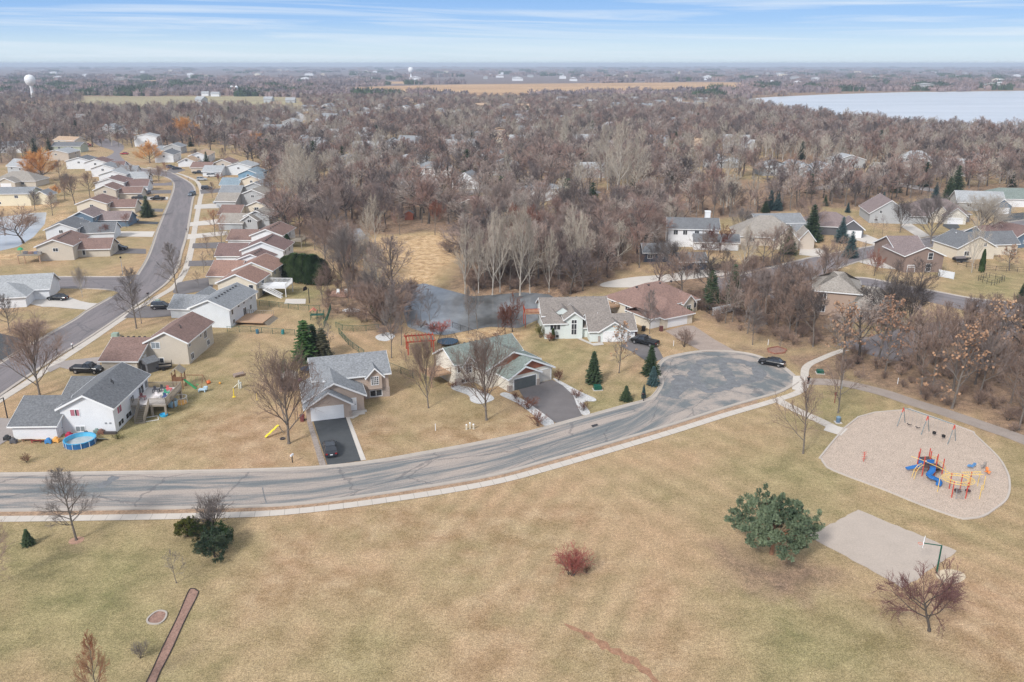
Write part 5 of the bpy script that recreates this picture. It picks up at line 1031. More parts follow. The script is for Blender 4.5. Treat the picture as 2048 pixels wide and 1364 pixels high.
# sheds / mailboxes / lamps / boxes
def mailbox(label, px, py, rz=0, col=M_black, post=M_iron): e = item('mailbox', label, 'mailbox', px, py, rz, group='mailboxes along the streets'); part('post', post, e, lambda b: b.box(-.05,-.05,0,.05,.05,1.05)); part('box', col, e, lambda b: b.prism([(-.12,1.05),(.12,1.05),(.12,1.2),(.07,1.3),(-.07,1.3),(-.12,1.2)], -.28, .28)); part('flag', paint('flag_red', (.6,.04,.03)), e, lambda b: b.box(.12,.05,1.15,.14,.1,1.4)); return e
for i, (px, py, lb) in enumerate([(146,699,'mailbox beside the left street above the white house'),(115,709,'low mailbox at the beige house driveway'),(386,392,'mailbox by the kerb near the driving car'),(374,465,'dark mailbox at the first pale driveway'),(394,375,'pair of dark mailboxes at the bend'),(377,361,'mailbox on the outside of the bend'),(1287,802,'black mailbox behind the tiny spruce'),(297,596,'mailbox beside the leaning street tree'),(585,925,'white newspaper box at the street edge')]):
    mailbox(lb, px, py, 20*i, col=M_trim if 'white' in lb else M_black)
def lamp(label, px, py, top): e = item('street_lamp', label, 'street lamp', px, py, group='street lamps'); h = hpx(px, py, top); part('pole', M_metal, e, lambda b: (b.tube((0,0,0),(0,0,.5),.13,.1,8), b.tube((0,0,.5),(0,0,h-.4),.08,.05,8))); part('lamp_head', M_black, e, lambda b: (b.lathe([(.05,h-.45),(.22,h-.4),(.28,h-.1),(.1,h),(.01,h)], n=8))); return e
lamp('street lamp on the corner lawn of the side street', 246, 549, 513); lamp('street lamp behind the playground corner tree', 1683, 778, 718); lamp('street lamp at the bend beside the island lawn', 305, 392, 352)
def ubox(label, px, py, w=1.3, d=1.0, h=.8, m=M_green, rz=0): e = item('utility_box', label, 'utility box', px, py, rz); part('cabinet', m, e, lambda b: b.prism([(-w/2,0),(w/2,0),(w/2,h*.8),(w/2-.08,h),(-w/2+.08,h),(-w/2,h*.8)], -d/2, d/2)); part('pad', M_conc, e, lambda b: b.box(-w/2-.15,-d/2-.15,0,w/2+.15,d/2+.15,.08)); part('door', m, e, lambda b: b.box(-w/2+.1,-d/2-.03,.12,w/2-.1,-d/2,h*.75)); return e
ubox('green transformer box on the mint house lawn', 1195, 779, rz=8); ubox('dark green utility box on a pad near the sidewalk bend', 1640, 746, 1.2, 1.1, .6, rz=-8); ubox('green utility box beside the beige garage', 231, 673, m=mat('pale_green_metal', (.30,.38,.32), .5)); ubox('pale utility box behind the pale blue house tree', 316, 606, 1, .8, .9, MATS['pale_green_metal'])
for i, (px, py) in enumerate([(933,859),(940,857),(947,858)]):
    e = item('cable_pedestal', ['left beige cable pedestal of the three on the lawn','tallest middle cable pedestal of the three','right greenish cable pedestal of the three'][i], 'pedestal', px, py, group='cable pedestals'); part('post', mat('beige_plastic', (.55,.50,.40), .6), e, lambda b: (b.box(-.12,-.12,0,.12,.12,.75+.15*(i==1)), b.box(-.16,-.16,0,.16,.16,.06))); part('cap', M_trim, e, lambda b: b.lathe([(.15,.75+.15*(i==1)),(.12,.85+.15*(i==1)),(.01,.9+.15*(i==1))], n=8))
for px, py, lb in ((871,861,'thin white marker stake on the tan lawn'),(1795,768,'white plastic marker post at the wood edge'),(1347,692,'white marker post beside the bare shrub'),(1536,690,'white and orange marker in the leaf litter')):
    e = item('marker_post', lb, 'marker', px, py); part('stake', M_trim, e, lambda b: (b.tube((0,0,0),(0,0,1.0),.06,.05,6), b.lathe([(.07,1.0),(.07,1.1),(.01,1.14)], n=6)))
e = item('trash_can', 'blue-grey park trash can at the playground path', 'trash can', 1676, 845); part('barrel', paint('barrel_blue', (.10,.16,.24), .5), e, lambda b: b.lathe([(.01,0),(.3,0),(.34,.3),(.34,.8),(.3,.85)], n=14)); part('lid', paint('lid_blue', (.16,.25,.33), .5), e, lambda b: b.lathe([(.36,.85),(.34,.95),(.15,1.08),(.01,1.1)], n=14)); part('pad', M_conc, e, lambda b: b.box(-.5,-.5,0,.5,.5,.07))
for i, (px, py, lb, c) in enumerate([(605,842,'dark red trash bin left of the tan garage',(.16,.04,.04)),(1322,662,'maroon bin beside the hip-roofed house garage',(.14,.05,.05)),(1270,670,'brown bin at the mint house garage end',(.16,.07,.05)),(1287,662,'black bin between the two garages',(.02,.02,.02)),(86,594,'dark brown bin by the corner house garage',(.15,.05,.04))]):
    e = item('trash_bin', lb, 'bin', px, py, 15*i); m_ = paint('bin%d' % i, c, .6); part('body', m_, e, lambda b: b.prism([(-.25,0),(.25,0),(.32,1.0),(-.32,1.0)], -.3, .3)); part('lid', m_, e, lambda b: b.box(-.35,-.35,1.0,.35,.33,1.07)); part('wheel', M_tyre, e, lambda b: b.tube((-.3,.3,.12),(.3,.3,.12),.12,.12,8))
# fences
def fence(label, px, h=1.25, m=M_green, gap=2.4, wires=True, name='chain_link_fence', board=False, rails=(1.0,)):
    ln = W2(px); cx, cy = ln[0]; e = thing(name, label, 'fence', cx, cy); tot = sum(math.hypot(ln[i+1][0]-ln[i][0], ln[i+1][1]-ln[i][1]) for i in range(len(ln)-1)); n = max(2, int(tot/gap)+1); pts = resample(ln, n); r_ = MB(); w = MB()
    for i, (x, y) in enumerate(pts):
        q = MB(); q.tube((x-cx, y-cy, 0), (x-cx, y-cy, h+.05), .05, .05, 6); q.build('post', m, e, fix=False)
        if i < n-1:
            x2, y2 = pts[i+1]; a = Vector((x-cx, y-cy, 0)); b_ = Vector((x2-cx, y2-cy, 0)); d = (b_-a).normalized(); nn = Vector((-d.y, d.x, 0))*.025
            for rr in rails: r_.tube(tuple(a+Vector((0,0,h*rr))), tuple(b_+Vector((0,0,h*rr))), .035, .035, 4)
            if board: w.add([tuple(a-nn+Vector((0,0,.1))), tuple(b_-nn+Vector((0,0,.1))), tuple(b_+nn+Vector((0,0,.1))), tuple(a+nn+Vector((0,0,.1))), tuple(a-nn+Vector((0,0,h))), tuple(b_-nn+Vector((0,0,h))), tuple(b_+nn+Vector((0,0,h))), tuple(a+nn+Vector((0,0,h)))], [(0,3,2,1),(4,5,6,7),(0,1,5,4),(1,2,6,5),(2,3,7,6),(3,0,4,7)])
            elif wires:
                L_ = (b_-a).length; k = int(L_/.16)
                for j in range(k):
                    p = a + d*(j*.16); w.tube(tuple(p), tuple(p+d*.5+Vector((0,0,h))), .007, .007, 3, False); w.tube(tuple(p+d*.5), tuple(p+Vector((0,0,h))), .007, .007, 3, False)
    if not board: r_.build('rail', m, e, fix=False)
    if wires or board: w.build('panel' if board else 'mesh', m, e, fix=False)
    return e
fence('green chain-link fence below the low cedar deck', [(455,664),(500,664),(545,668),(590,671)]); fence('green chain-link fence running down behind the evergreens', [(678,668),(700,693),(728,712)]); fence('green chain-link fence between the tan and green-roofed houses', [(780,738),(802,747),(826,756)]); fence('green chain-link fence across the back of the pond yard', [(672,655),(690,663),(725,663),(758,660)])
fence('faint green chain-link fence above the cedar deck', [(500,609),(550,614),(600,620),(640,622)]); fence('black chain-link fence along the pond behind the green roof', [(905,655),(940,668),(968,680)], m=M_iron); fence('green chain-link fence with gate panels by the play structure', [(662,618),(655,640),(648,655)])
fence('low wooden rail barrier at the dead-end street', [(1675,691),(1700,700),(1726,710)], .9, M_wood, 1.9, False, 'guard_rail', rails=(.95, .55)); fence('white vinyl privacy fence by the hip-roofed house', [(1424,632),(1450,626),(1478,620)], 1.9, mat('white_vinyl', (.66,.69,.72), .5, .04), 2.2, False, 'vinyl_fence', True); fence('dark fence meeting the white vinyl fence', [(1396,612),(1424,632)], 1.7, M_iron, 1.5, False, 'dark_fence', rails=(1., .7, .4, .15))
fence('white vinyl panels beside the brown house', [(1876,553),(1907,559)], 1.9, MATS['white_vinyl'], 2.2, False, 'vinyl_fence', True); fence('black rail fence on the lawn right of the brown house', [(1915,530),(1960,540),(2048,545),(2120,548)], 1.3, M_iron, 2.4, False, 'rail_fence', rails=(1., .6, .25)); fence('black kennel fence on the right lawn', [(1956,562),(1975,555),(2010,562),(1985,572),(1956,562)], 1.4, M_iron, 1.5, False, 'kennel_fence', rails=(1., .5))
fence('grey board fence at the marsh side of the row', [(530,355),(545,352)], 1.7, M_wood, 2, False, 'board_fence', True)
# trampolines
def tramp(label, px, py, r_, hn=2.6):
    e = item('trampoline', label, 'trampoline', px, py); part('frame', M_iron, e, lambda b: [b.tube((r_*math.cos(a), r_*math.sin(a), .8), (r_*math.cos(a+.3927), r_*math.sin(a+.3927), .8), .05, .05, 5) for a in [k*.3927 for k in range(16)]]); part('jump_mat', paint('tramp_mat', (.03,.07,.12), .6), e, lambda b: b.lathe([(.01,.82),(r_,.84),(r_,.79)], n=20))
    for k in range(6): a = k*1.047; part('leg', M_iron, e, lambda b: b.tube((r_*math.cos(a), r_*math.sin(a), 0), (r_*math.cos(a), r_*math.sin(a), .8), .04, .04, 5))
    part('net', M_black, e, lambda b: [b.tube((r_*math.cos(a), r_*math.sin(a), .84), (r_*.62*math.cos(a+d_), r_*.62*math.sin(a+d_), hn), .012, .012, 3) for a in [k*.21 for k in range(30)] for d_ in (-.15, .15)]); return e
tramp('dark trampoline with leaning net beside the red pergola', 896, 690, 2.1); tramp('small trampoline with net behind the tan house', 615, 745, 1.3, 2.4)
e = item('pergola', 'red wooden pergola behind the green-roofed house', 'pergola', 842, 703, 12)
for x in (-2.6, 2.3):
    for y in (-1.6, 2.2): part('post', M_redwood, e, lambda b: b.box(x-.12,y-.12,0,x+.12,y+.12,2.5))
part('beam', M_redwood, e, lambda b: [b.box(-3.0,y-.06,2.5,2.7,y+.06,2.75) for y in (-1.6,2.2)]); part('rafter', M_redwood, e, lambda b: [b.box(-2.9+i*.68,-2.1,2.75,-2.8+i*.68,2.7,2.95) for i in range(9)])
toy('patio_umbrella', 'closed grey patio umbrella under the pergola', 863, 690, (.30,.36,.35), lambda b: (b.tube((0,0,0),(0,0,2.2),.04), b.lathe([(.5,1.2),(.35,1.8),(.02,2.2)], n=8)), cat='umbrella')
# red stone patio
sheet('red_stone_patio', catmull(W2([(655,587),(675,580),(705,578),(735,584),(738,594),(715,598),(690,595),(660,593)]), 5, True), .03, mat('red_patio_stone', (.40,.24,.18), .95, .25, 1.5, .3, 3)); sheet('fire_ring', catmull(W2([(685,620),(702,616),(720,620),(716,624),(692,624)]), 5, True), .03, M_rock); sheet('stone_pile_ground', catmull(W2([(752,672),(775,665),(790,672),(775,682),(756,680)]), 5, True), .03, M_rock)
for i, (px, py, lb) in enumerate([(676,587,'left white patio chair on the red stones'),(692,587,'right white patio chair on the red stones')]): toy('patio_chair', lb, px, py, (.72,.74,.74), lambda b: (b.box(-.35,-.3,.35,.35,.3,.42), b.slab([(-.35,.3,1.1),(.35,.3,1.1),(.35,.24,.4),(-.35,.24,.4)],.05), [b.box(x-.04,y-.04,0,x+.04,y+.04,.35) for x in (-.3,.3) for y in (-.25,.25)]), cat='chair')
toy('patio_swing', 'dark patio swing bench on the red stones', 718, 588, (.14,.10,.10), lambda b: (b.box(-1,-.3,.45,1,.3,.52), b.box(-1,.28,.5,1,.34,1.1), [b.tube((s_*1.1,t_*.6,0),(s_*1.1,0,2.0),.05) for s_ in (-1,1) for t_ in (-1,1)], b.slab([(-1.2,-.7,2.0),(1.2,-.7,2.0),(1.2,.7,2.1),(-1.2,.7,2.1)],.06)), cat='swing bench'); toy('overturned_canoe', 'cream overturned canoe beside the hedge', 664, 563, (.60,.48,.30), lambda b: b.prism([(-.45,0),(-.3,.35),(0,.45),(.3,.35),(.45,0)], -1.6, 1.6), cat='canoe', rz=-30)
e = item('playset', 'small green climbing frame with orange canopy in the back garden', 'playset', 635, 638, 5)
part('frame', M_green, e, lambda b: ([b.tube((x,y,0),(x,y,1.9),.06) for x in (-1.4,0,1.4) for y in (-.7,.7)], b.box(-1.4,-.7,1.0,1.4,.7,1.08), [b.tube((x,-.7,1.8),(x,.7,1.8),.05) for x in (-1.4,-.7,0,.7,1.4)])); part('canopy', paint('canopy_orange', (.65,.22,.15), .7), e, lambda b: (b.slab([(-1.5,-.8,1.9),(-.8,-.8,2.5),(-.8,.8,2.5),(-1.5,.8,1.9)],.05), b.slab([(-.1,-.8,1.9),(-.8,-.8,2.5),(-.8,.8,2.5),(-.1,.8,1.9)],.05)))
for px, py, lb in ((515,667,'dark blue barrel left of the garden gate'),(566,668,'teal barrel right of the garden gate')): toy('barrel', lb, px, py, (.05,.30,.33) if 'teal' in lb else (.05,.15,.22), lambda b: b.lathe([(.01,0),(.3,0),(.34,.45),(.3,.9),(.01,.92)], n=12), cat='barrel')
e = item('cluttered_deck', 'raised brown deck piled with garden things behind the beige corner house', 'deck', 66, 524, 6); part('floor', M_wood, e, lambda b: b.box(-3,-2,2.2,3,2.2,2.35)); part('railing', M_wood, e, lambda b: ([b.box(-3+i*.3,-2,2.35,-2.94+i*.3,-1.95,3.2) for i in range(20)], b.box(-3,-2.02,3.2,3,-1.92,3.28)))
for x in (-2.9, -1.2, 2.8): part('post', M_cedar, e, lambda b: b.box(x-.12,-2,0,x+.12,-1.76,2.2))
for x, c, lb in ((-1.8,(.06,.07,.12),'navy'),(-.3,(.25,.10,.08),'brown'),(1.2,(.08,.14,.30),'blue'),(2.2,(.30,.28,.27),'grey')): toy('garden_box', lb + ' box on the raised brown deck', 0, 0, c, lambda b: (b.box(-.5,-.4,0,.5,.4,.5), b.box(-.55,-.45,.5,.55,.45,.58)), at=(P(66,524)[0]+x, P(66,524)[1]+.3), cat='box').location.z = 2.35
toy('green_umbrella', 'green folded umbrella at the deck corner by the left pond', 43, 512, (.03,.35,.15), lambda b: (b.tube((0,0,0),(0,0,2.2),.05), b.lathe([(.9,1.9),(.5,2.4),(.02,2.6)], n=8)), cat='umbrella')
# white camper by the sage house, boats
def camper(label, px, py, rz, L_=5.5): e = item('camper_trailer', label, 'trailer', px, py, rz); part('body', M_trim, e, lambda b: b.prism([(-L_/2,.6),(L_/2,.6),(L_/2,1.6),(L_/2-.4,2.7),(-L_/2+.2,2.7),(-L_/2,2.4)], -1.1, 1.1)); part('window', M_glass, e, lambda b: (b.box(-1.2,-1.13,1.6,0,-1.1,2.2), b.box(.8,-1.13,1.6,1.5,-1.1,2.2))); [part('wheel', M_tyre, e, lambda b: b.tube((0,s_*1.0,.35),(0,s_*1.15,.35),.35,.35,12)) for s_ in (-1,1)]; return e
camper('white camper trailer beside the sage green house', 168, 302, 6); camper('white camper trailer by the yellow house', 86, 398, 80, 6.5); camper('white boat-shaped trailer at the hip-roofed tan house', 70, 370, 5, 4.5)
e = item('boat_on_trailer', 'dark covered boat on a trailer beside the cream house', 'boat', 1923, 524, 5); part('hull', M_black, e, lambda b: loft(b, [(-2.4, [(-.9,.6),(-.8,1.2),(.8,1.2),(.9,.6)]), (.8, [(-.9,.5),(-.9,1.25),(.9,1.25),(.9,.5)]), (2.6, [(-.1,.9),(-.15,1.25),(.15,1.25),(.1,.9)])])); part('cover', mat('boat_cover', (.16,.14,.14), .8), e, lambda b: b.prism([(-.9,1.22),(0,1.7),(.9,1.22)], -2.2, .8, ax='x')); part('trailer', M_metal, e, lambda b: (b.box(-2,-.8,.35,3,-.7,.45), b.box(-2,.7,.35,3,.8,.45))); part('wheel', M_tyre, e, lambda b: b.tube((-.6,-1.0,.3),(-.6,1.0,.3),.3,.3,10))
e = item('flagpole', 'white flagpole with faded flag by the right street', 'flag', 1781, 520); part('pole', M_trim, e, lambda b: b.tube((0,0,0),(0,0,6.2),.07,.04,6)); part('flag', paint('flag_pink', (.55,.25,.27), .8), e, lambda b: b.slab([(.04,0,6.1),(1.2,.25,5.9),(1.15,.3,4.9),(.04,0,5.1)], .03))
# park bench-like playground things ----------------------------------------------------------
M_red = paint('play_red', (.55,.07,.045), .4); M_yel = paint('play_yellow', (.80,.55,.14), .4); M_blu = paint('play_blue', (.015,.14,.42), .35); M_dk = mat('dark_deck_plastic', (.09,.06,.06), .7)
e = item('swing_set', 'swing set with red-topped legs along the playground edge', 'swing set', 0, 0, 0, at=(0, 0)); A0 = Vector((*P(1804,848), 0)); 
FT = [((1794,853),(1810,846),(1813,822)), ((1842,870),(1858,863),(1856,837)), ((1895,889),(1911,882),(1903,851))]; tops = []
for (a, b_, tp) in FT:
    a = Vector((*P(*a), 0)); b_ = Vector((*P(*b_), 0)); m_ = (a+b_)/2; h = 2.9; tops.append(m_ + Vector((0,0,h)))
    part('leg', mat('blue_grey_pipe', (.16,.22,.24), .5), e, lambda q: (q.tube(tuple(a), tuple(a.lerp(tops[-1], .75)), .05), q.tube(tuple(b_), tuple(b_.lerp(tops[-1], .75)), .05))); part('yoke', M_red, e, lambda q: (q.tube(tuple(a.lerp(tops[-1], .75)), tuple(tops[-1]), .07), q.tube(tuple(b_.lerp(tops[-1], .75)), tuple(tops[-1]), .07)))
for i in (0, 1):
    part('top_bar', MATS['blue_grey_pipe'], e, lambda q: q.tube(tuple(tops[i]), tuple(tops[i+1]), .06)); d = (tops[i+1]-tops[i]).normalized()
    for f in (.33, .68):
        c = tops[i].lerp(tops[i+1], f); s_ = part('swing_seat', M_black, e, (lambda q: q.path([tuple(c-d*.35+Vector((0,0,-2.3))), tuple(c-d*.15+Vector((0,0,-2.42))), tuple(c+d*.15+Vector((0,0,-2.42))), tuple(c+d*.35+Vector((0,0,-2.3)))], .07, 5)) if i == 0 else (lambda q: q.lathe([(.1,0),(.25,.05),(.27,.35),(.2,.38),(.18,.1)], tuple(c+Vector((0,0,-2.5))), 10)))
        part('chain', M_metal, s_, lambda q: (q.tube(tuple(c-d*.33), tuple(c-d*.33+Vector((0,0,-2.3))), .015, .015, 3), q.tube(tuple(c+d*.33), tuple(c+d*.33+Vector((0,0,-2.3))), .015, .015, 3)))
# climbing structure with spiral slide
X0, Y0 = P(1856, 952); e = thing('climbing_tower', 'red and blue playground tower with curling blue slide', 'playground tower', X0, Y0, 0, R(5), scale=(.88,.88,.88))
for x, y in ((-1.0,0),(1.0,0),(-1.0,1.6),(1.0,1.6),(2.4,.3),(2.4,1.9),(-.2,2.6),(1.4,2.6)): part('post', M_red, e, lambda b: (b.tube((x,y,0),(x,y,3.3 if x < 2 else 2.6),.08,.08,8), b.lathe([(.09,0),(.09,.08),(.01,.12)], (x,y,3.3 if x < 2 else 2.6), 8)))
part('platform', M_dk, e, lambda b: (b.box(-1,0,1.45,1,1.6,1.55), b.box(1,.3,1.0,2.4,1.9,1.1), b.box(1.0,.3,.55,2.4,1.9,.62), b.box(-.2,1.6,1.9,1.4,2.6,2.0)))
part('panel', M_blu, e, lambda b: (b.box(-1.03,.2,1.55,-.97,1.4,2.5), b.box(-.6,-.05,2.2,.6,.05,2.8)))
pts = [(.3,-.05,1.7),(.2,-.5,1.5),(-.1,-1.0,1.25),(-.6,-1.3,1.05),(-1.0,-1.55,.9),(-.9,-2.0,.75),(-.3,-2.2,.58),(.05,-2.6,.42),(-.1,-3.1,.3),(-.5,-3.5,.25)]
def chute(b):
    c = [Vector(p) for p in pts]; c = [Vector(tuple(v)) for v in c]; sec = []
    for i in range(len(c)):
        d = (c[min(i+1, len(c)-1)]-c[max(0, i-1)]); d.z = 0; d.normalize(); n_ = Vector((-d.y, d.x, 0)); sec.append([c[i]-n_*.42+Vector((0,0,.32)), c[i]-n_*.36, c[i]+n_*.36, c[i]+n_*.42+Vector((0,0,.32)), c[i]+n_*.34+Vector((0,0,.05)), c[i]-n_*.34+Vector((0,0,.05))])
    vs = [tuple(p) for s_ in sec for p in s_]; b.add(vs, [(i*6+k, i*6+(k+1) % 6, (i+1)*6+(k+1) % 6, (i+1)*6+k) for i in range(len(sec)-1) for k in range(6)] + [(0,1,2,3,4,5), tuple(len(vs)-6+k for k in range(5,-1,-1))])
part('spiral_slide', M_blu, e, chute, True); part('side_slide', M_blu, e, lambda b: b.slab([(-1.0,.5,1.5),(-1.0,1.2,1.5),(-2.7,1.9,.7),(-2.7,1.2,.7)], .15))
part('arched_climber', M_yel, e, lambda b: [b.path([(-1.0,y,2.0),(-1.8,y-.3,1.9),(-2.5,y-.6,1.2),(-2.8,y-.8,0)], .04, 5) for y in (-.1,.5)] + [b.tube((-1.2-.28*i,-.15-.1*i,1.97-.05*i*i*.6),(-1.2-.28*i,.45-.1*i,1.97-.05*i*i*.6),.03,.03,4) for i in range(6)])
part('handrail', M_yel, e, lambda b: [b.path([(1.0,y,2.4),(1.8,y,2.3),(2.6,y,1.6),(2.9,y,.9),(3.0,y,0)], .04, 5) for y in (.3,1.9)] + [b.tube((1.1+.3*i,2.0,1.2),(1.1+.3*i,2.0,2.1),.03,.03,4) for i in range(5)])
X1, Y1 = P(1913, 990); e = thing('ring_climber', 'yellow ring climber on red posts with ladder', 'playground climber', X1, Y1, 0, R(-8), scale=(.9,.9,.9))
for x, y in ((-1.0,-.9),(.9,-.9),(1.0,1.6),(-.4,1.8),(2.6,2.6)): part('post', M_red, e, lambda b: (b.tube((x,y,0),(x,y,2.5),.08,.08,8), b.lathe([(.09,0),(.01,.1)], (x,y,2.5), 8)))
for x, y in ((-2.4,.6),(2.8,-.8),(4.0,3.2),(4.3,2.0)): part('post', M_yel, e, lambda b: b.tube((x,y,0),(x,y,2.3),.05,.05,6))
def ringc(b):
    for r_, z in ((1.9,2.35),(1.1,2.4)):
        for k in range(24): a = k*.2618; b.tube((r_*math.cos(a)*1.15, .4+r_*math.sin(a)*.95, z), (r_*math.cos(a+.2618)*1.15, .4+r_*math.sin(a+.2618)*.95, z), .045, .045, 5)
    for k in range(22): a = k*.2856; b.tube((1.9*math.cos(a)*1.15, .4+1.9*math.sin(a)*.95, 2.35), (1.1*math.cos(a)*1.15, .4+1.1*math.sin(a)*.95, 2.4), .035, .035, 4)
part('ring', M_yel, e, ringc); part('overhead_ladder', M_yel, e, lambda b: [b.tube((1.2+s_*.0, 1.7+s_, 2.4),(4.1,2.3+s_,2.4),.045,.045,5) for s_ in (0,.9)] + [b.tube((1.4+.35*i,1.75+.07*i,2.4),(1.4+.35*i,2.65+.07*i,2.4),.035,.035,4) for i in range(8)])
part('ladder', M_metal, e, lambda b: [b.tube((x,-1.3,0),(x,-.9,2.3),.035,.035,4) for x in (-.55,.45)] + [b.tube((-.55,-1.28+.05*i,.25+.28*i),(.45,-1.28+.05*i,.25+.28*i),.03,.03,4) for i in range(8)]); part('platform', M_dk, e, lambda b: (b.lathe([(.01,.5),(.5,.5),(.5,.4),(.01,.4)], (.3,.6,0), 10), b.lathe([(.01,.8),(.4,.8),(.4,.7),(.01,.7)], (1.5,.2,0), 10)))
part('chain_bridge', M_yel, e, lambda b: b.path([(-4.6,6.6,2.6),(-3.2,5.6,2.5),(-1.6,4.2,2.3),(-.4,1.8,2.45)], .04, 5))
for i, (px, py, c, lb) in enumerate([(1942,938,(.10,.25,.48),'blue spring rider'),(1966,938,(.25,.22,.20),'brown spring rider'),(1974,949,(.75,.22,.05),'orange spring rider')]):
    e = item('spring_rider', lb + ' in the playground', 'spring rider', px, py, 40*i); part('spring', M_metal, e, lambda b: [b.tube((.1*math.cos(k*.8),.1*math.sin(k*.8),k*.04),(.1*math.cos(k*.8+.8),.1*math.sin(k*.8+.8),k*.04+.04),.02,.02,4) for k in range(10)])
    part('body', paint('rider%d' % i, c, .4), e, lambda b: (b.prism([(-.6,.45),(-.35,.7),(.1,.6),(.35,.95),(.55,.9),(.5,.6),(.2,.38),(-.4,.38)], -.12, .12), b.box(-.15,-.4,.45,.05,.4,.5), b.tube((.3,-.25,.8),(.3,.25,.8),.03)))
e = item('pole_climber', 'small red pole climber alone in the wood chips', 'climber', 1727, 923); part('post', M_red, e, lambda b: b.tube((0,0,0),(0,0,1.5),.05,.05,6)); part('rung', M_red, e, lambda b: [b.tube((-.3,0,z),(.3,0,z+.1),.03,.03,4) for z in (.4,.75,1.1,1.4)])
e = item('trail_sign', 'dark red sign post leaning by the playground corner tree', 'sign', 1669, 806); part('post', mat('sign_rust', (.25,.07,.05), .7), e, lambda b: b.box(-.05,-.05,0,.05,.05,1.9)); part('board', MATS['sign_rust'], e, lambda b: b.box(-.2,-.08,1.5,.2,-.05,1.95))
# beds on the lower lawn
M_mulch = mat('bark_mulch', (.30,.185,.145), 1, .25, 2, .3, 6); M_edge = mat('black_edging', (.05,.04,.04), .8)
st_ = catmull(W2([(377,1184),(385,1178),(393,1181),(395,1190),(370,1240),(343,1300),(320,1345),(298,1395),(280,1395),(303,1345),(328,1290),(355,1235)]), 5, True); sheet('mulch_strip', st_, .03, M_mulch); sweep('mulch_strip_edging', st_, [(-.02,0),(-.02,.09),(.06,.09),(.06,0)], M_edge, closed=True)
rg = catmull(W2([(305,1230),(318,1223),(331,1226),(329,1238),(318,1247),(300,1247),(296,1240)]), 5, True); sheet('mulch_bed', rg, .03, M_mulch); sweep('mulch_bed_edging', rg, [(-.02,0),(-.02,.12),(.15,.12),(.15,0)], M_kerb, closed=True)
bx, by = P(153, 1081); sheet('mulch_ring', [(bx+.85*math.cos(a*.52), by+.85*math.sin(a*.52)) for a in range(12)], .02, mat('pale_mulch', (.45,.27,.19), 1, .2, 2, .2, 5))
eb = W2([(1536,698),(1555,694),(1572,700),(1568,706),(1550,708),(1538,704)]); sheet('leaf_bed', eb, .04, M_mulch); sweep('leaf_bed_border', eb, [(-.02,0),(-.02,.2),(.2,.2),(.2,0)], mat('red_brick_edge', (.30,.13,.09), .9, .2, 3), closed=True)
sheet('eroded_gully', catmull(W2([(1128,1247),(1150,1254),(1168,1262),(1185,1266),(1192,1277),(1214,1284),(1222,1296),(1240,1297),(1252,1309),(1275,1316),(1283,1330),(1300,1338),(1306,1350),(1330,1375),(1315,1378),(1296,1352),(1280,1344),(1268,1330),(1246,1324),(1240,1312),(1225,1308),(1212,1298),(1204,1300),(1190,1284),(1172,1278),(1162,1266),(1144,1260)]), 5, True), .012, mat('bare_clay', (.33,.185,.115), 1, .3, 1.2, .3, 5))
sheet('storm_drain', W2([(1182,851),(1194,848),(1197,851),(1185,855)]), .05, M_iron)
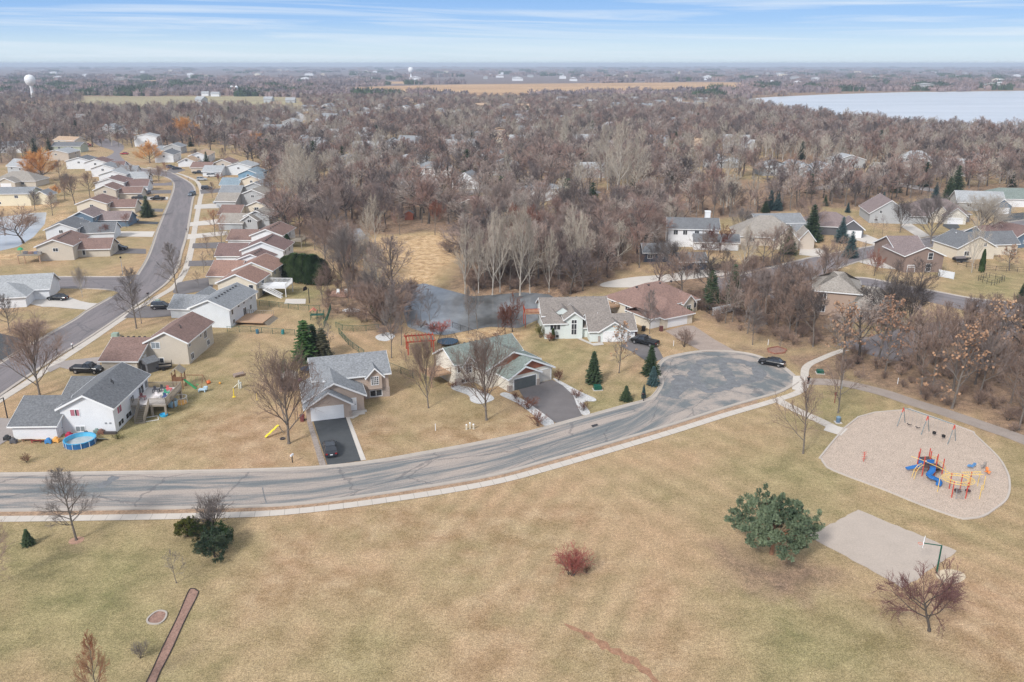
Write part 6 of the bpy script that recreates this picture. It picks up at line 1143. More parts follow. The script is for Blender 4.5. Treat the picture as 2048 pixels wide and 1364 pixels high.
# ------------------------------------------------------------------ person on the path
def person(px, py):
    e = item('person', 'person in black jacket standing on the path, hands held in front', 'person', px, py, 100, .05)
    me = bpy.data.meshes.new('body'); J = [(0,0,.92),(0,0,1.15),(0,0,1.38),(0,0,1.50),(0,.01,1.58),(.01,0,1.66),(0,.1,.88),(0,.12,.48),(-.02,.12,.07),(.12,.13,.03),(0,-.1,.88),(.06,-.12,.48),(.02,-.12,.07),(.16,-.13,.03),(0,.2,1.40),(-.02,.27,1.14),(.16,.12,1.06),(0,-.2,1.40),(-.02,-.27,1.14),(.16,-.12,1.06)]
    E_ = [(0,1),(1,2),(2,3),(3,4),(4,5),(0,6),(6,7),(7,8),(8,9),(0,10),(10,11),(11,12),(12,13),(2,14),(14,15),(15,16),(2,17),(17,18),(18,19)]
    rad = [.15,.145,.16,.055,.095,.085,.10,.07,.05,.045,.10,.07,.05,.045,.075,.055,.038,.075,.055,.038]
    me.from_pydata(J, E_, []); o = bpy.data.objects.new('body', me); COL.objects.link(o); o.parent = e; o.modifiers.new('skin', 'SKIN'); sv = me.skin_vertices[0].data
    for i, r_ in enumerate(rad): sv[i].radius = (r_, r_); sv[i].use_root = i == 0
    s_ = o.modifiers.new('sub', 'SUBSURF'); s_.levels = 1; s_.render_levels = 2; me.materials.append(mat('person_skin', (.45,.27,.19), .6))
    M_j = mat('black_jacket', (.015,.015,.018), .8); M_p = mat('maroon_trousers', (.07,.03,.03), .8)
    def limbc(name, m, segs):
        b = MB(); [b.tube(p, q, r1, r2, 10) for p, q, r1, r2 in segs]; b.build(name, m, e, True)
    limbc('jacket', M_j, [((0,0,.84),(0,0,1.2),.19,.18),((0,0,1.2),(0,0,1.46),.18,.12),((0,.17,1.42),(-.02,.28,1.14),.085,.07),((-.02,.28,1.14),(.13,.14,1.07),.065,.05),((0,-.17,1.42),(-.02,-.28,1.14),.085,.07),((-.02,-.28,1.14),(.13,-.14,1.07),.065,.05)])
    limbc('trousers', M_p, [((0,.09,.9),(0,.12,.48),.115,.085),((0,.12,.48),(-.02,.12,.1),.08,.065),((0,-.09,.9),(.06,-.12,.48),.115,.085),((.06,-.12,.48),(.02,-.12,.1),.08,.065)])
    limbc('shoe', M_black, [((-.08,.12,.05),(.17,.13,.04),.055,.045)]); limbc('shoe', M_black, [((-.04,-.12,.05),(.21,-.13,.04),.055,.045)])
    b = MB(); b.lathe([(.01,1.78),(.07,1.765),(.105,1.70),(.108,1.63),(.09,1.58)], (-.015,0,0), 12); b.build('hair', mat('dark_hair', (.02,.015,.012), .7), e, True)
    b = MB(); b.box(.15,-.09,1.0,.27,.09,1.12); b.build('paper', M_trim, e)
    for sy in (-1, 1):
        b = MB(); b.tube((.13,sy*.13,1.07),(.19,sy*.08,1.06),.036,.03,8)
        for k in range(4): b.tube((.19,sy*.08,1.035+.018*k),(.25-.004*abs(k-1.5),sy*.035,1.035+.018*k),.009,.008,6); 
        b.tube((.16,sy*.10,1.09),(.2,sy*.05,1.13),.011,.009,6); b.build('hand', MATS['person_skin'], e, True)
person(1616, 769)
# ------------------------------------------------------------------ far landmarks
def wtower(label, px, py, hpx_top, stem): 
    x, y = P(px, py); h = hpx(px, py, hpx_top); e = thing('water_tower', label, 'water tower', x, y); r_ = stem
    part('tank', M_trim, e, lambda b: b.lathe([(r_*.35,h-2.1*r_),(r_*.8,h-1.75*r_),(r_,h-1.1*r_),(r_*.9,h-.5*r_),(r_*.5,h-.1*r_),(.05,h)], n=20), True); part('stem', M_trim, e, lambda b: b.lathe([(r_*.55,0),(r_*.3,h*.12),(r_*.22,h*.4),(r_*.35,h-2.05*r_)], n=14), True)
wtower('big white water tower on the left horizon', 66, 196, 149, 8.2); wtower('small distant white water tower in the middle of the horizon', 822, 155, 134, 11)
for i, (px, py, w, lb) in enumerate([(430,193,14,'white farm barn left of the silos'),(492,188,26,'long white farm shed beside the silos'),(545,192,12,'small white farmhouse right of the silos'),(410,192,12,'low pale farm shed')]): far_house(lb, px, py, 3, w, 9, 4.5, 7.5, S['white'], SH['lightgrey'], light=True, wins=False)
for px, lb in ((465,'left grain silo with domed roof'),(474,'right grain silo with domed roof')): x, y = P(px, 188); e = thing('grain_silo', lb, 'silo', x, y, group='farm silos'); part('wall', M_metal, e, lambda b: b.tube((0,0,0),(0,0,12),3.2,3.2,14)); part('roof', M_trim, e, lambda b: b.lathe([(3.4,12),(2.2,13.8),(.1,14.8)], n=14))
rf_ = random.Random(12)
for i in range(70):                                            # specks of buildings towards the horizon
    px = rf_.uniform(60, 2040); py = rf_.uniform(140, 163) if px < 1400 or rf_.random() < .5 else rf_.uniform(158, 179)
    x, y = P(px, py); w = rf_.uniform(14, 40); b = MB(); b.box(-w/2,-6,0,w/2,6,rf_.uniform(6,10)); b.prism([(-w/2,9),(w/2,9),(0,12)], -6, 6); o = b.build('far_building', rf_.choice([S['white'], S['white'], S['cream'], S['grey']]), None, loc=(x, y, 0))
    reg = 'left' if px < 700 else 'middle' if px < 1350 else 'right, beyond the lake shore'
    tag(o, 'tiny pale building near the horizon, %s of the picture' % reg, 'building', 'tiny buildings near the horizon, ' + reg)
# ------------------------------------------------------------------ trees
def twig_mat(name, cols, rough=0.95, sc_=0.035):
    m = bpy.data.materials.new(name); m.use_nodes = True; t = m.node_tree; b = t.nodes['Principled BSDF']
    pos = t.nodes.new('ShaderNodeNewGeometry').outputs['Position']; oi = t.nodes.new('ShaderNodeObjectInfo')
    f = mathn(t, 'ADD', mathn(t, 'MULTIPLY', oi.outputs['Random'], 0.75), mathn(t, 'MULTIPLY', mathn(t, 'SUBTRACT', noise(t, pos, sc_, 2, 0.5), 0.38), 1.0))
    n = len(cols); c = ramp(t, f, [((i + .5) / n, q) for i, q in enumerate(cols)])
    f2 = mathn(t, 'MULTIPLY_ADD', noise(t, pos, 0.9, 3, 0.6), 0.9, 0.55)
    cc = t.nodes.new('ShaderNodeCombineXYZ')
    for i in range(3): t.links.new(f2, cc.inputs[i])
    t.links.new(mixc(t, 1.0, c, cc.outputs[0], 'MULTIPLY'), b.inputs['Base Color']); b.inputs['Roughness'].default_value = rough; b.inputs['Specular IOR Level'].default_value = 0.1
    return m
TW = dict(
    wood=twig_mat('bare_twigs', [(.12,.10,.095), (.22,.18,.165), (.31,.215,.18), (.42,.37,.33), (.31,.195,.16), (.16,.13,.125), (.28,.22,.195)]),
    brown=twig_mat('brown_twigs', [(.20,.145,.12), (.26,.185,.15), (.31,.22,.175)]),
    grey=twig_mat('grey_twigs', [(.17,.145,.135), (.22,.19,.175)]),
    pale=twig_mat('pale_twigs', [(.38,.33,.27), (.46,.40,.33), (.34,.29,.245)]),
    dark=twig_mat('dark_twigs', [(.095,.08,.075), (.13,.105,.095)]),
    purple=twig_mat('purple_twigs', [(.16,.085,.08), (.20,.11,.10)]),
    red=twig_mat('red_twigs', [(.36,.12,.10), (.30,.10,.085)]),
    rust=twig_mat('rust_twigs', [(.30,.12,.07), (.24,.10,.07)]),
    willow=twig_mat('orange_willow_twigs', [(.62,.32,.12), (.66,.36,.14)]),
    maroon=twig_mat('maroon_twigs', [(.14,.06,.045), (.18,.08,.055)]))
M_bark = mat('bark', (.17,.145,.125), 0.95, 0.2, 2.0, 0.2, 9); M_barkp = mat('pale_bark', (.42,.38,.33), 0.95, 0.2, 2.0, 0.2, 9); M_barkd = mat('dark_bark', (.09,.075,.065), .95, .2, 2.)
M_oakleaf = twig_mat('dry_oak_leaves', [(.40,.24,.15), (.48,.31,.20), (.34,.20,.13)])
def needle_mat(name, a, b_): return twig_mat(name, [a, b_, a], 0.7, 0.5)
ND = dict(spruce=needle_mat('spruce_needles', (.035,.058,.030), (.070,.10,.05)), blue=needle_mat('blue_spruce_needles', (.045,.085,.085), (.08,.13,.13)), pine=needle_mat('pine_needles', (.06,.09,.055), (.16,.20,.12)),
          arb=needle_mat('arborvitae_foliage', (.035,.065,.025), (.09,.13,.05)), olive=needle_mat('olive_juniper_foliage', (.075,.080,.02), (.12,.115,.035)), fresh=needle_mat('green_cedar_foliage', (.045,.095,.03), (.08,.14,.045)), dull=needle_mat('dull_cedar_foliage', (.07,.075,.045), (.12,.11,.07)))
def rv(r): 
    while 1:
        v = Vector((r.uniform(-1,1), r.uniform(-1,1), r.uniform(-1,1)))
        if .05 < v.length < 1: return v.normalized()
def limb(mb, p, d, ln, r0, r1, nseg, sides, wob, up, r):
    pts = [(p.copy(), r0)]; p = p.copy(); d = d.normalized()
    for i in range(nseg):
        d = (d + rv(r) * wob + Vector((0, 0, up))).normalized(); q = p + d * (ln / nseg); ra = r0 + (r1 - r0) * i / nseg; rb = r0 + (r1 - r0) * (i + 1) / nseg
        mb.tube(p, q, ra, rb, sides, False); p = q; pts.append((p.copy(), rb))
    return pts
def at_t(pts, t):
    k = t * (len(pts) - 1); i = min(int(k), len(pts) - 2); f = k - i; a, b = pts[i][0], pts[i+1][0]
    return a.lerp(b, f), (b - a).normalized(), pts[i][1] * (1-f) + pts[i+1][1] * f
def side_dir(d, ang, r, roll=None):
    u = d.orthogonal().normalized(); w = d.cross(u); a = r.uniform(0, 2*math.pi) if roll is None else roll
    return (d * math.cos(ang) + (u * math.cos(a) + w * math.sin(a)) * math.sin(ang)).normalized()
def bare(seed, H=12.0, n1=9, t0=0.22, t1=.95, ang=(20, 48), l1=.62, lead=1.0, taper=.25, wob=.10, up=.10, n2=7, n3=6, n4=4, a2=(25, 50), rt=.18, tw=.018, stems=0, leaves=0, crooked=.05, l2=.48, l3=.5):
    r = random.Random(seed); T = MB(); C = MB(); mains = []
    if stems:
        for i in range(stems):
            mains.append((limb(T, Vector((r.uniform(-.15,.15), r.uniform(-.15,.15), 0)), side_dir(Vector((0,0,1)), R(r.uniform(*ang)), r, i*6.28/stems), H*r.uniform(.75, 1.0), rt*.6, rt*.1, 6, 4, wob, up, r), H))
    else:
        tk = limb(T, Vector((0,0,-.15)), Vector((r.uniform(-.04,.04), r.uniform(-.04,.04), 1)), H*lead, rt, rt*(.12 if lead > .8 else .5), 8, 7, crooked, .03, r)
        T.tube((0,0,-.2), (0,0,.25), rt*1.6, rt*1.02, 7, False)
        for i in range(n1):
            s = i / max(1, n1-1); t = t0/lead + (min(t1/lead, 1) - t0/lead) * s if lead < 1 else t0 + (t1 - t0) * s
            t = min(t, 1.0); p, d, rr = at_t(tk, t); ln = H * l1 * (1 - s * (1 - taper)) * r.uniform(.85, 1.12)
            mains.append((limb(T, p, side_dir(d, R(ang[1] + (ang[0]-ang[1])*s + r.uniform(-7, 7)), r, i * 2.4 + r.uniform(-.4,.4)), ln, min(rr*.8, rt*.5), rt*.06, 5, 4, wob, up, r), ln))
    tips = []
    for pts, ln in mains:
        for j in range(n2):
            t = .22 + .78 * j / n2; p, d, rr = at_t(pts, t); l_2 = ln * l2 * (1.15 - .6*t) * r.uniform(.8, 1.2)
            b2 = limb(C, p, side_dir(d, R(r.uniform(*a2)), r), l_2, min(rr*.8, .05), tw*1.3, 3, 3, wob, up, r)
            for k in range(n3):
                t_ = .2 + .8 * k / n3; p, d, _ = at_t(b2, t_); l_3 = l_2 * l3 * r.uniform(.7, 1.2)
                b3 = limb(C, p, side_dir(d, R(r.uniform(22, 50)), r), l_3, tw*1.2, tw*.5, 1, 3, wob, up, r)
                tips.append(b3[-1][0])
                for q in range(n4):
                    p, d, _ = at_t(b3, r.uniform(.3, 1)); e = p + side_dir(d + Vector((0,0,.15)), R(r.uniform(18, 48)), r) * l_3 * r.uniform(.4, .8)
                    C.tube(p, e, tw*.8, tw*.25, 3, False)
        C.tube(pts[-1][0], pts[-1][0] + (pts[-1][0]-pts[-2][0]), rt*.06, tw*.4, 3, False)
    if leaves:
        for tip in tips:
            if r.random() < leaves and True:
                for _ in range(3):
                    c = tip + rv(r) * .25; u = rv(r) * .13; v = rv(r).cross(u).normalized() * .13
                    C.add([tuple(c-u-v), tuple(c+u-v), tuple(c+u+v), tuple(c-u+v)], [(0,1,2,3)], 1)
    return T, C
def tmpl(name, TC, bark, crown_mats, H):
    T, C = TC
    return dict(trunk=T.mesh(name + '_trunk', bark, True, fix=False), crown=C.mesh(name + '_crown', crown_mats, False, fix=False), H=H)
def conifer(seed, H=6.0, Rr=1.7, layers=20, per=10, start=.07, droop=.25, dens=7, leaf=.17, power=.9):
    r = random.Random(seed); T = MB(); C = MB(); T.tube((0,0,-.1), (0,0,H*.97), .035*H*.5, .01, 6, False)
    for i in range(layers):
        s = i / (layers-1); z = H*(start + (1-start)*s*.97); rad = Rr * (1 - s)**power * r.uniform(.9, 1.1) + .05
        n = max(4, int(per * (1 - s*.5)))
        for k in range(n):
            a = k*6.283/n + i*.7 + r.uniform(-.2,.2); rr = rad * r.uniform(.82, 1.12); d = Vector((math.cos(a), math.sin(a), 0))
            if i % 2 == 0: T.tube((0, 0, z), tuple(d*rr*.8 + Vector((0,0,z - rr*droop*.5))), .02, .008, 3, False)
            m = max(2, int(dens * (rr/Rr)**.7))
            for q in range(m):
                f = (q + .6)/m; c = d*rr*f + Vector((0,0, z - rr*f*droop + f*f*rr*.16)); w = leaf * (1.5 - .6*f) * r.uniform(.8, 1.2)
                for sgn in (-1, 1):
                    side = Vector((-d.y, d.x, 0)) * sgn; e = c + (side*.9 + d*.8 + Vector((0,0,-.25 + r.uniform(-.15,.2)))) * w*1.6; g = c + (d*1.5 + Vector((0,0,-.1))) * w*1.1; h = c - d*w*.6 + Vector((0,0,.04))
                    C.add([tuple(h), tuple(e), tuple(g)], [(0,1,2)])
                if r.random() < .5: e = c + Vector((r.uniform(-.3,.3), r.uniform(-.3,.3), .7))*w; C.add([tuple(c-d*w), tuple(c+d*w*.8), tuple(e)], [(0,1,2)])
    return T, C
def tufts(C, c, rad, n, leaf, r, out=None, mi=None):
    for _ in range(n):
        v = rv(r); p = c + v * rad * (r.random() ** .4); dr = (v*.9 + rv(r)*.6 + Vector((0,0,.35))).normalized(); s_ = dr.orthogonal().normalized()*leaf*.35
        q = p + dr*leaf; C.add([tuple(p-s_), tuple(p+s_), tuple(q)], [(0,1,2)], mi)
def clumpy(seed, H, rx, rz, zc, n, rad, per, leaf, shell=.55, flat=0, trunk_r=.16, nl=9, bottom=-.6):
    r = random.Random(seed); T = MB(); C = MB(); T.tube((0,0,-.1), (0,0,zc), trunk_r, trunk_r*.6, 7, False); cs = []
    for i in range(n):
        v = rv(r)
        if v.z < bottom: v.z = -v.z
        k = shell + (1-shell)*r.random()**.5; lump = 1 + .16*math.sin(v.x*5+seed)*math.cos(v.y*4+seed*2)
        c = Vector((v.x*rx*k*lump, v.y*rx*k*lump, zc + v.z*rz*k*lump)); cs.append(c); tufts(C, c, rad*r.uniform(.7, 1.25), per, leaf, r)
    for i in range(nl):
        e = cs[i*len(cs)//nl]; b = Vector((0,0,zc*r.uniform(.3,.8))); m_ = b.lerp(e, .5) + Vector((0,0,-.15)); T.tube(b, m_, trunk_r*.4, trunk_r*.25, 5, False); T.tube(m_, e, trunk_r*.25, .02, 4, False)
    return T, C
def lobed(seed, H, rx, rz, zc, nl, lr, per, crad, n, leaf, tr_=.26):
    r = random.Random(seed); T = MB(); C = MB(); T.tube((0,0,-.1), (.1,0,zc*.6), tr_, tr_*.7, 7, False); T.tube((.1,0,zc*.6), (-.1,.1,zc), tr_*.7, tr_*.4, 6, False)
    for i in range(nl):
        z = 1 - 1.65*(i+.5)/nl; q = math.sqrt(max(0, 1-z*z)); a = i*2.4 + r.uniform(-.3,.3); k = r.uniform(.55,1.1)
        c = Vector((q*math.cos(a)*rx*k, q*math.sin(a)*rx*k, zc + z*rz*k)); T.tube((0, 0, zc*r.uniform(.35,.8)), tuple(c), tr_*.3, .03, 4, False); R_ = lr*r.uniform(.7,1.2)
        for j in range(per):
            if i % 3 == 0 and j < 3: tufts(C, c + Vector((c.x*.12, c.y*.12, R_*(1.0 + .25*j))), crad*.6, n//2, leaf, r)
            v = rv(r); v.z = v.z*.75 + .12; tufts(C, c + v*R_*r.uniform(.75,1.05), crad*r.uniform(.7,1.3), n, leaf, r)
    return T, C
def column(seed, H, rx, n, leaf, power=.5):
    r = random.Random(seed); T = MB(); C = MB(); T.tube((0,0,-.1), (0,0,H*.6), .08, .04, 5, False)
    for i in range(n):
        s = r.random()**.8; z = H*(.02+.96*s); rad = rx*(1-s**2.2)**power*(.72+.3*r.random())*(1+.1*math.sin(z*4+seed)); a = r.uniform(0, 6.283)
        p = Vector((math.cos(a)*rad, math.sin(a)*rad, z)); d = Vector((math.cos(a)*.55, math.sin(a)*.55, .85)); w = Vector((-math.sin(a), math.cos(a), 0))*leaf*.5 + rv(r)*leaf*.2
        C.add([tuple(p-w), tuple(p+w), tuple(p+d*leaf*1.5)], [(0,1,2)])
    return T, C
TP = {}
def get(kind):
    if kind in TP: return TP[kind]
    k, s = kind[:-1], int(kind[-1])
    if k == 'fan': t = tmpl(kind, bare(s, 9, 13, .17, .8, (14, 44), .76, .62, .6, .06, .05, 10, 7, 5, (14, 36), .15, .011, l2=.48, l3=.55), M_bark, TW['brown'], 9)
    elif k == 'ash': t = tmpl(kind, bare(s+10, 10, 20, .24, .93, (22, 62), .44, 1.0, .28, .07, .05, 8, 6, 4, (22, 45), .14, .011), M_bark, TW['grey'], 10)
    elif k == 'open': t = tmpl(kind, bare(s+20, 8, 9, .2, .85, (25, 58), .62, .8, .4, .08, .09, 8, 5, 3, (20, 45), .11, .013), M_bark, TW['brown'], 8)
    elif k == 'crab': t = tmpl(kind, bare(s+30, 5, 8, .22, .6, (38, 72), .80, .5, .8, .22, .02, 9, 7, 4, (25, 60), .13, .017, crooked=.15), M_barkd, TW['purple'], 5)
    elif k == 'oak': t = tmpl(kind, bare(s+40, 15, 11, .28, .75, (30, 75), .55, .7, .6, .24, .04, 8, 6, 4, (28, 60), .36, .028, crooked=.1), M_barkd, TW['wood'], 15)
    elif k == 'wood': t = tmpl(kind, bare(s+50, 15, 10, .3, .85, (15, 50), .50, .75, .5, .11, .08, 8, 6, 4, (20, 45), .24, .027), M_bark, TW['wood'], 15)
    elif k == 'cotton': t = tmpl(kind, bare(s+60, 18, 14, .12, .9, (22, 50), .60, .95, .32, .07, .08, 7, 6, 3, (18, 42), .28, .028), M_barkp, TW['pale'], 18)
    elif k == 'leafy': t = tmpl(kind, bare(s+70, 10, 10, .22, .85, (25, 60), .5, .8, .5, .16, .05, 7, 5, 3, (25, 55), .17, .018, leaves=.4, crooked=.1), M_bark, [TW['grey'], M_oakleaf], 10)
    elif k == 'few': t = tmpl(kind, bare(s+75, 9, 12, .22, .9, (22, 58), .46, .95, .35, .09, .06, 7, 5, 3, (22, 45), .12, .013, leaves=.12), M_bark, [TW['grey'], M_oakleaf], 9)
    elif k == 'willow': t = tmpl(kind, bare(s+80, 10, 12, .12, .7, (15, 62), .62, .55, .75, .08, .07, 10, 9, 4, (14, 36), .28, .03), M_bark, TW['willow'], 10)
    elif k == 'shrub': t = tmpl(kind, bare(s+90, 1.6, stems=11, ang=(8, 45), n2=6, n3=4, n4=2, rt=.03, tw=.010, wob=.08, up=.05, l2=.4), M_barkd, TW['maroon'], 1.6)
    elif k == 'dense': t = tmpl(kind, bare(s+90, 1.6, stems=20, ang=(5, 46), n2=6, n3=4, n4=3, rt=.03, tw=.008, wob=.07, up=.04, l2=.42), M_barkd, TW['red'], 1.6)
    elif k == 'bush': t = tmpl(kind, bare(s+95, 3.5, stems=12, ang=(8, 50), n2=7, n3=6, n4=3, rt=.06, tw=.015, wob=.12, up=.04, l2=.45), M_barkd, TW['brown'], 3.5)
    elif k == 'thin': t = tmpl(kind, bare(s+97, 5, 7, .25, .85, (20, 45), .45, .9, .4, .09, .08, 5, 4, 2, (25, 45), .05, .011), M_bark, TW['grey'], 5)
    elif k == 'spruce': t = tmpl(kind, conifer(s, 6, 1.75, 22, 12, dens=8), M_barkd, ND['spruce'], 6)
    elif k == 'loosespruce': t = tmpl(kind, conifer(s+5, 7, 1.7, 18, 9, dens=6, leaf=.22, power=.75, droop=.15), M_barkd, ND['spruce'], 7)
    elif k == 'cone': t = tmpl(kind, column(s, 4, .95, 1500, .26, .8), M_barkd, ND['arb'], 4)
    elif k == 'column': t = tmpl(kind, column(s+5, 4, .62, 1100, .24, .4), M_barkd, ND['arb'], 4)
    elif k == 'hedge': t = tmpl(kind, column(s+9, 5, 2.3, 3200, .40, .42), M_barkd, ND['arb'], 5)
    elif k == 'pine': t = tmpl(kind, lobed(s, 7, 4.1, 2.5, 3.9, 32, .92, 13, .27, 46, .24), mat('pine_bark', (.28,.15,.09), .95, .2, 3), ND['pine'], 7)
    elif k == 'juniper': t = tmpl(kind, lobed(s+4, 3, 1.35, 1.1, 1.25, 16, .5, 13, .17, 30, .14, tr_=.1), M_barkd, ND['pine'], 3)
    TP[kind] = t; return t
NPL = [0]
def put(kind, x, y, h, label, cat='tree', w=1.0, name='tree', tw=None, group=None, rz=None, z=0.0, bark=None):
    t = get(kind); s = h / t['H']; r = random.Random(NPL[0] + 5); NPL[0] += 1
    e = thing(name, label, cat, x, y, z, r.uniform(0, 6.28) if rz is None else rz, group, (s*w, s*w, s))
    for part in ('trunk', 'crown'):
        o = bpy.data.objects.new(part if name not in ('shrub', 'bush') else ('stem' if part == 'trunk' else 'branches'), t[part]); COL.objects.link(o); o.parent = e
        if part == 'crown' and tw is not None: o.material_slots[0].link = 'OBJECT'; o.material_slots[0].material = tw
        if part == 'trunk' and bark is not None: o.material_slots[0].link = 'OBJECT'; o.material_slots[0].material = bark
    return e
def T(kind, px, py, top, label, w=1.0, **k):
    x, y = P(px, py); return put(kind, x, y, max(.4, hpx(px, py, top)), label, w=w, **k)
T('ash1', 153, 1080, 938, 'bare upright tree in a mulch ring beside the lower sidewalk', 1.1, name='bare_tree')
T('fan1', 578, 887, 722, 'big bare fan-shaped tree left of the black asphalt driveway', 1.0, name='bare_tree')
T('fan2', 857, 816, 690, 'slim bare tree between the tan house and the green-roofed house', .62, name='bare_tree', tw=TW['rust'] if False else None)
T('fan3', 973, 840, 688, 'dense bare reddish tree in front of the green-roofed house', .85, name='bare_tree', tw=TW['brown'])
T('fan1', 80, 792, 655, 'big bare tree beside the sidewalk above the white house', .95, name='bare_tree')
T('ash2', 273, 657, 540, 'tall bare street tree left of the grey driveway', .95, name='bare_tree'); T('thin1', 283, 647, 575, 'small bare tree just behind the tall street tree', 1.1, name='bare_tree')
T('ash1', 354, 586, 488, 'bare street tree at the corner sidewalk', 1.0, name='bare_tree'); T('open1', 1606, 907, 765, 'bare tree left of the playground on the lawn', .85, name='bare_tree')
T('open2', 1676, 826, 715, 'bare tree with low side limb at the playground corner', .95, name='bare_tree')
T('crab1', 1858, 1262, 1148, 'gnarled purple crabapple tree below the basketball court', .85, name='crabapple_tree', cat='tree')
T('pine1', 1543, 1108, 1003, 'broad round pine standing left of the basketball court', 1.08, name='pine_tree', rz=1.0)
T('juniper1', 430, 1114, 1058, 'big round juniper by the lower sidewalk', 1.15, name='juniper', cat='bush'); T('juniper2', 444, 1092, 1044, 'dark pointed juniper behind the round juniper', .85, name='juniper', cat='bush', tw=ND['arb'])
T('juniper3', 408, 1088, 1034, 'dark juniper between the olive one and the round one', .85, name='juniper', cat='bush', tw=ND['arb']); T('juniper2', 375, 1072, 1032, 'olive juniper leaning left of the juniper clump', 1.1, name='juniper', cat='bush', tw=ND['olive'])
T('bush1', 425, 1062, 992, 'grey bare shrub rising behind the juniper clump', .9, name='bush', cat='shrub', tw=TW['grey'])
T('spruce1', 57, 1090, 1058, 'small young spruce on the lower left lawn', 1.25, name='spruce'); T('thin2', 353, 1166, 1103, 'small crooked bare tree below the junipers', 1.3, name='bare_tree')
T('shrub1', 283, 1316, 1282, 'tiny sapling in a dark ring near the bottom edge', .7, name='shrub', cat='shrub', tw=TW['grey'])
T('ash2', 200, 1420, 1272, 'reddish-brown bare larch at the bottom edge', .55, name='larch', cat='tree', tw=TW['rust']); T('open1', -22, 1175, 1045, 'bare branches reaching in from the left edge', 1.0, name='bare_tree')
T('dense2', 1144, 1150, 1096, 'red dogwood shrub alone on the big lawn', .95, name='shrub', cat='shrub', tw=TW['red']); T('shrub1', 1172, 1146, 1128, 'small dark stub of a shrub beside the red dogwood', .8, name='shrub', cat='shrub')
T('spruce1', 1187, 765, 702, 'dark spruce on the lawn of the mint house', .98, name='spruce'); T('spruce2', 1301, 749, 690, 'green spruce beside the cul-de-sac kerb', 1.0, name='spruce'); T('spruce3', 1306, 770, 732, 'blue-green spruce at the cul-de-sac kerb', 1.15, name='spruce', tw=ND['blue'])
T('spruce2', 1252, 801, 771, 'short wide spruce near the street edge', 1.35, name='spruce'); T('spruce1', 1287, 796, 769, 'tiny thin spruce behind the mailbox', .7, name='spruce', tw=ND['blue'])
T('few1', 1238, 746, 650, 'bare tree with a few brown leaves in front of the mint house garage', .9, name='bare_tree'); T('ash2', 1299, 668, 582, 'bare tree in front of the brown hip-roofed house', .75, name='bare_tree'); T('bush1', 1368, 694, 658, 'small bare shrub on the leaf bed beside the paver driveway', .75, name='bush', cat='shrub')
for i, (px, py, tp) in enumerate([(612,722,640),(628,714,648),(646,718,655)]): T('loosespruce%d' % (i+1), px, py, tp, ['tall loose evergreen left of the tan house', 'tallest dark evergreen behind the tan house shed', 'evergreen right of the two behind the tan house'][i], 1.3, name='spruce', tw=[ND['fresh'], None, ND['dull']][i])
T('loosespruce2', 573, 770, 718, 'lone green spruce behind the grey shed', 1.0, name='spruce', tw=ND['fresh']); T('thin1', 660, 710, 640, 'slender pale birch beside the evergreens', 1.0, name='birch_tree', bark=M_barkp); T('thin3', 640, 705, 632, 'wispy grey bare tree over the evergreens', 1.2, name='bare_tree')
T('ash1', 783, 716, 575, 'tall bare tree behind the tan house', .6, name='bare_tree'); T('fan2', 697, 582, 470, 'bare tree beside the patio of red stones', .75, name='bare_tree', tw=TW['grey'])
for i, (px, py) in enumerate([(577,556),(592,560),(609,563),(627,567),(642,568)]): T('hedge%d' % (i % 3 + 1), px, py, 508 + i*1.5 + (6 if i in (0, 4) else 0), 'dark arborvitae number %s in the clipped hedge row' % ['one from the house end', 'two from the house end', 'three in the middle', 'four from the house end', 'five at the pond end'][i], .92, name='arborvitae', cat='evergreen', group='arborvitae in the dense hedge')
T('cone1', 577, 512, 470, 'pointed dark arborvitae behind the plum-roofed house', .9, name='arborvitae', cat='evergreen'); T('column1', 562, 552, 520, 'narrow dark arborvitae between the cream house and the hedge', .75, name='arborvitae', cat='evergreen'); T('cone2', 747, 629, 594, 'round-topped green cedar alone near the pond', .85, name='cedar_tree', tw=ND['fresh'])
T('spruce2', 296, 434, 391, 'dark spruce on the lawn by the left street', 1.2, name='spruce'); T('open3', 253, 455, 427, 'small reddish bare tree by the blue garage', 1.2, name='bare_tree', tw=TW['rust']); T('crab1', 46, 484, 425, 'wide bare tree on the bank of the left pond', 1.3, name='bare_tree', tw=TW['brown'])
T('fan3', 165, 594, 540, 'thin pale birch on the corner lawn', .6, name='birch_tree', tw=TW['pale'], bark=M_barkp); T('ash2', 20, 664, 590, 'bare tree at the left edge below the corner house', 1.0, name='bare_tree'); T('bush2', 62, 672, 640, 'bare lilac clump at the lower left driveway', 1.5, name='bush', cat='shrub')
for i, (px, py, tp, w) in enumerate([(85,362,304,1.5),(372,283,238,1.35),(300,326,286,1.25),(514,304,268,1.2),(112,392,372,1.3),(258,225,208,1.4),(1010,245,232,1.6)]):
    T('willow%d' % (i % 2 + 1), px, py, tp, ['big orange willow behind the pale row near the left edge', 'tall orange willow at the top of the left street wood', 'orange willow beside the white house at the bend', 'small orange willow left of the tall pale trees', 'low orange willow beside the left pond houses', 'distant orange willow below the left field', 'distant orange-brown willow mid-picture'][i], w, name='willow_tree', tw=TW['willow'])
SH_ = [(1060,862,830,'maroon shrub at the foot of the wide driveway'),(1066,880-30,826,'maroon shrub beside the rock bed'),]
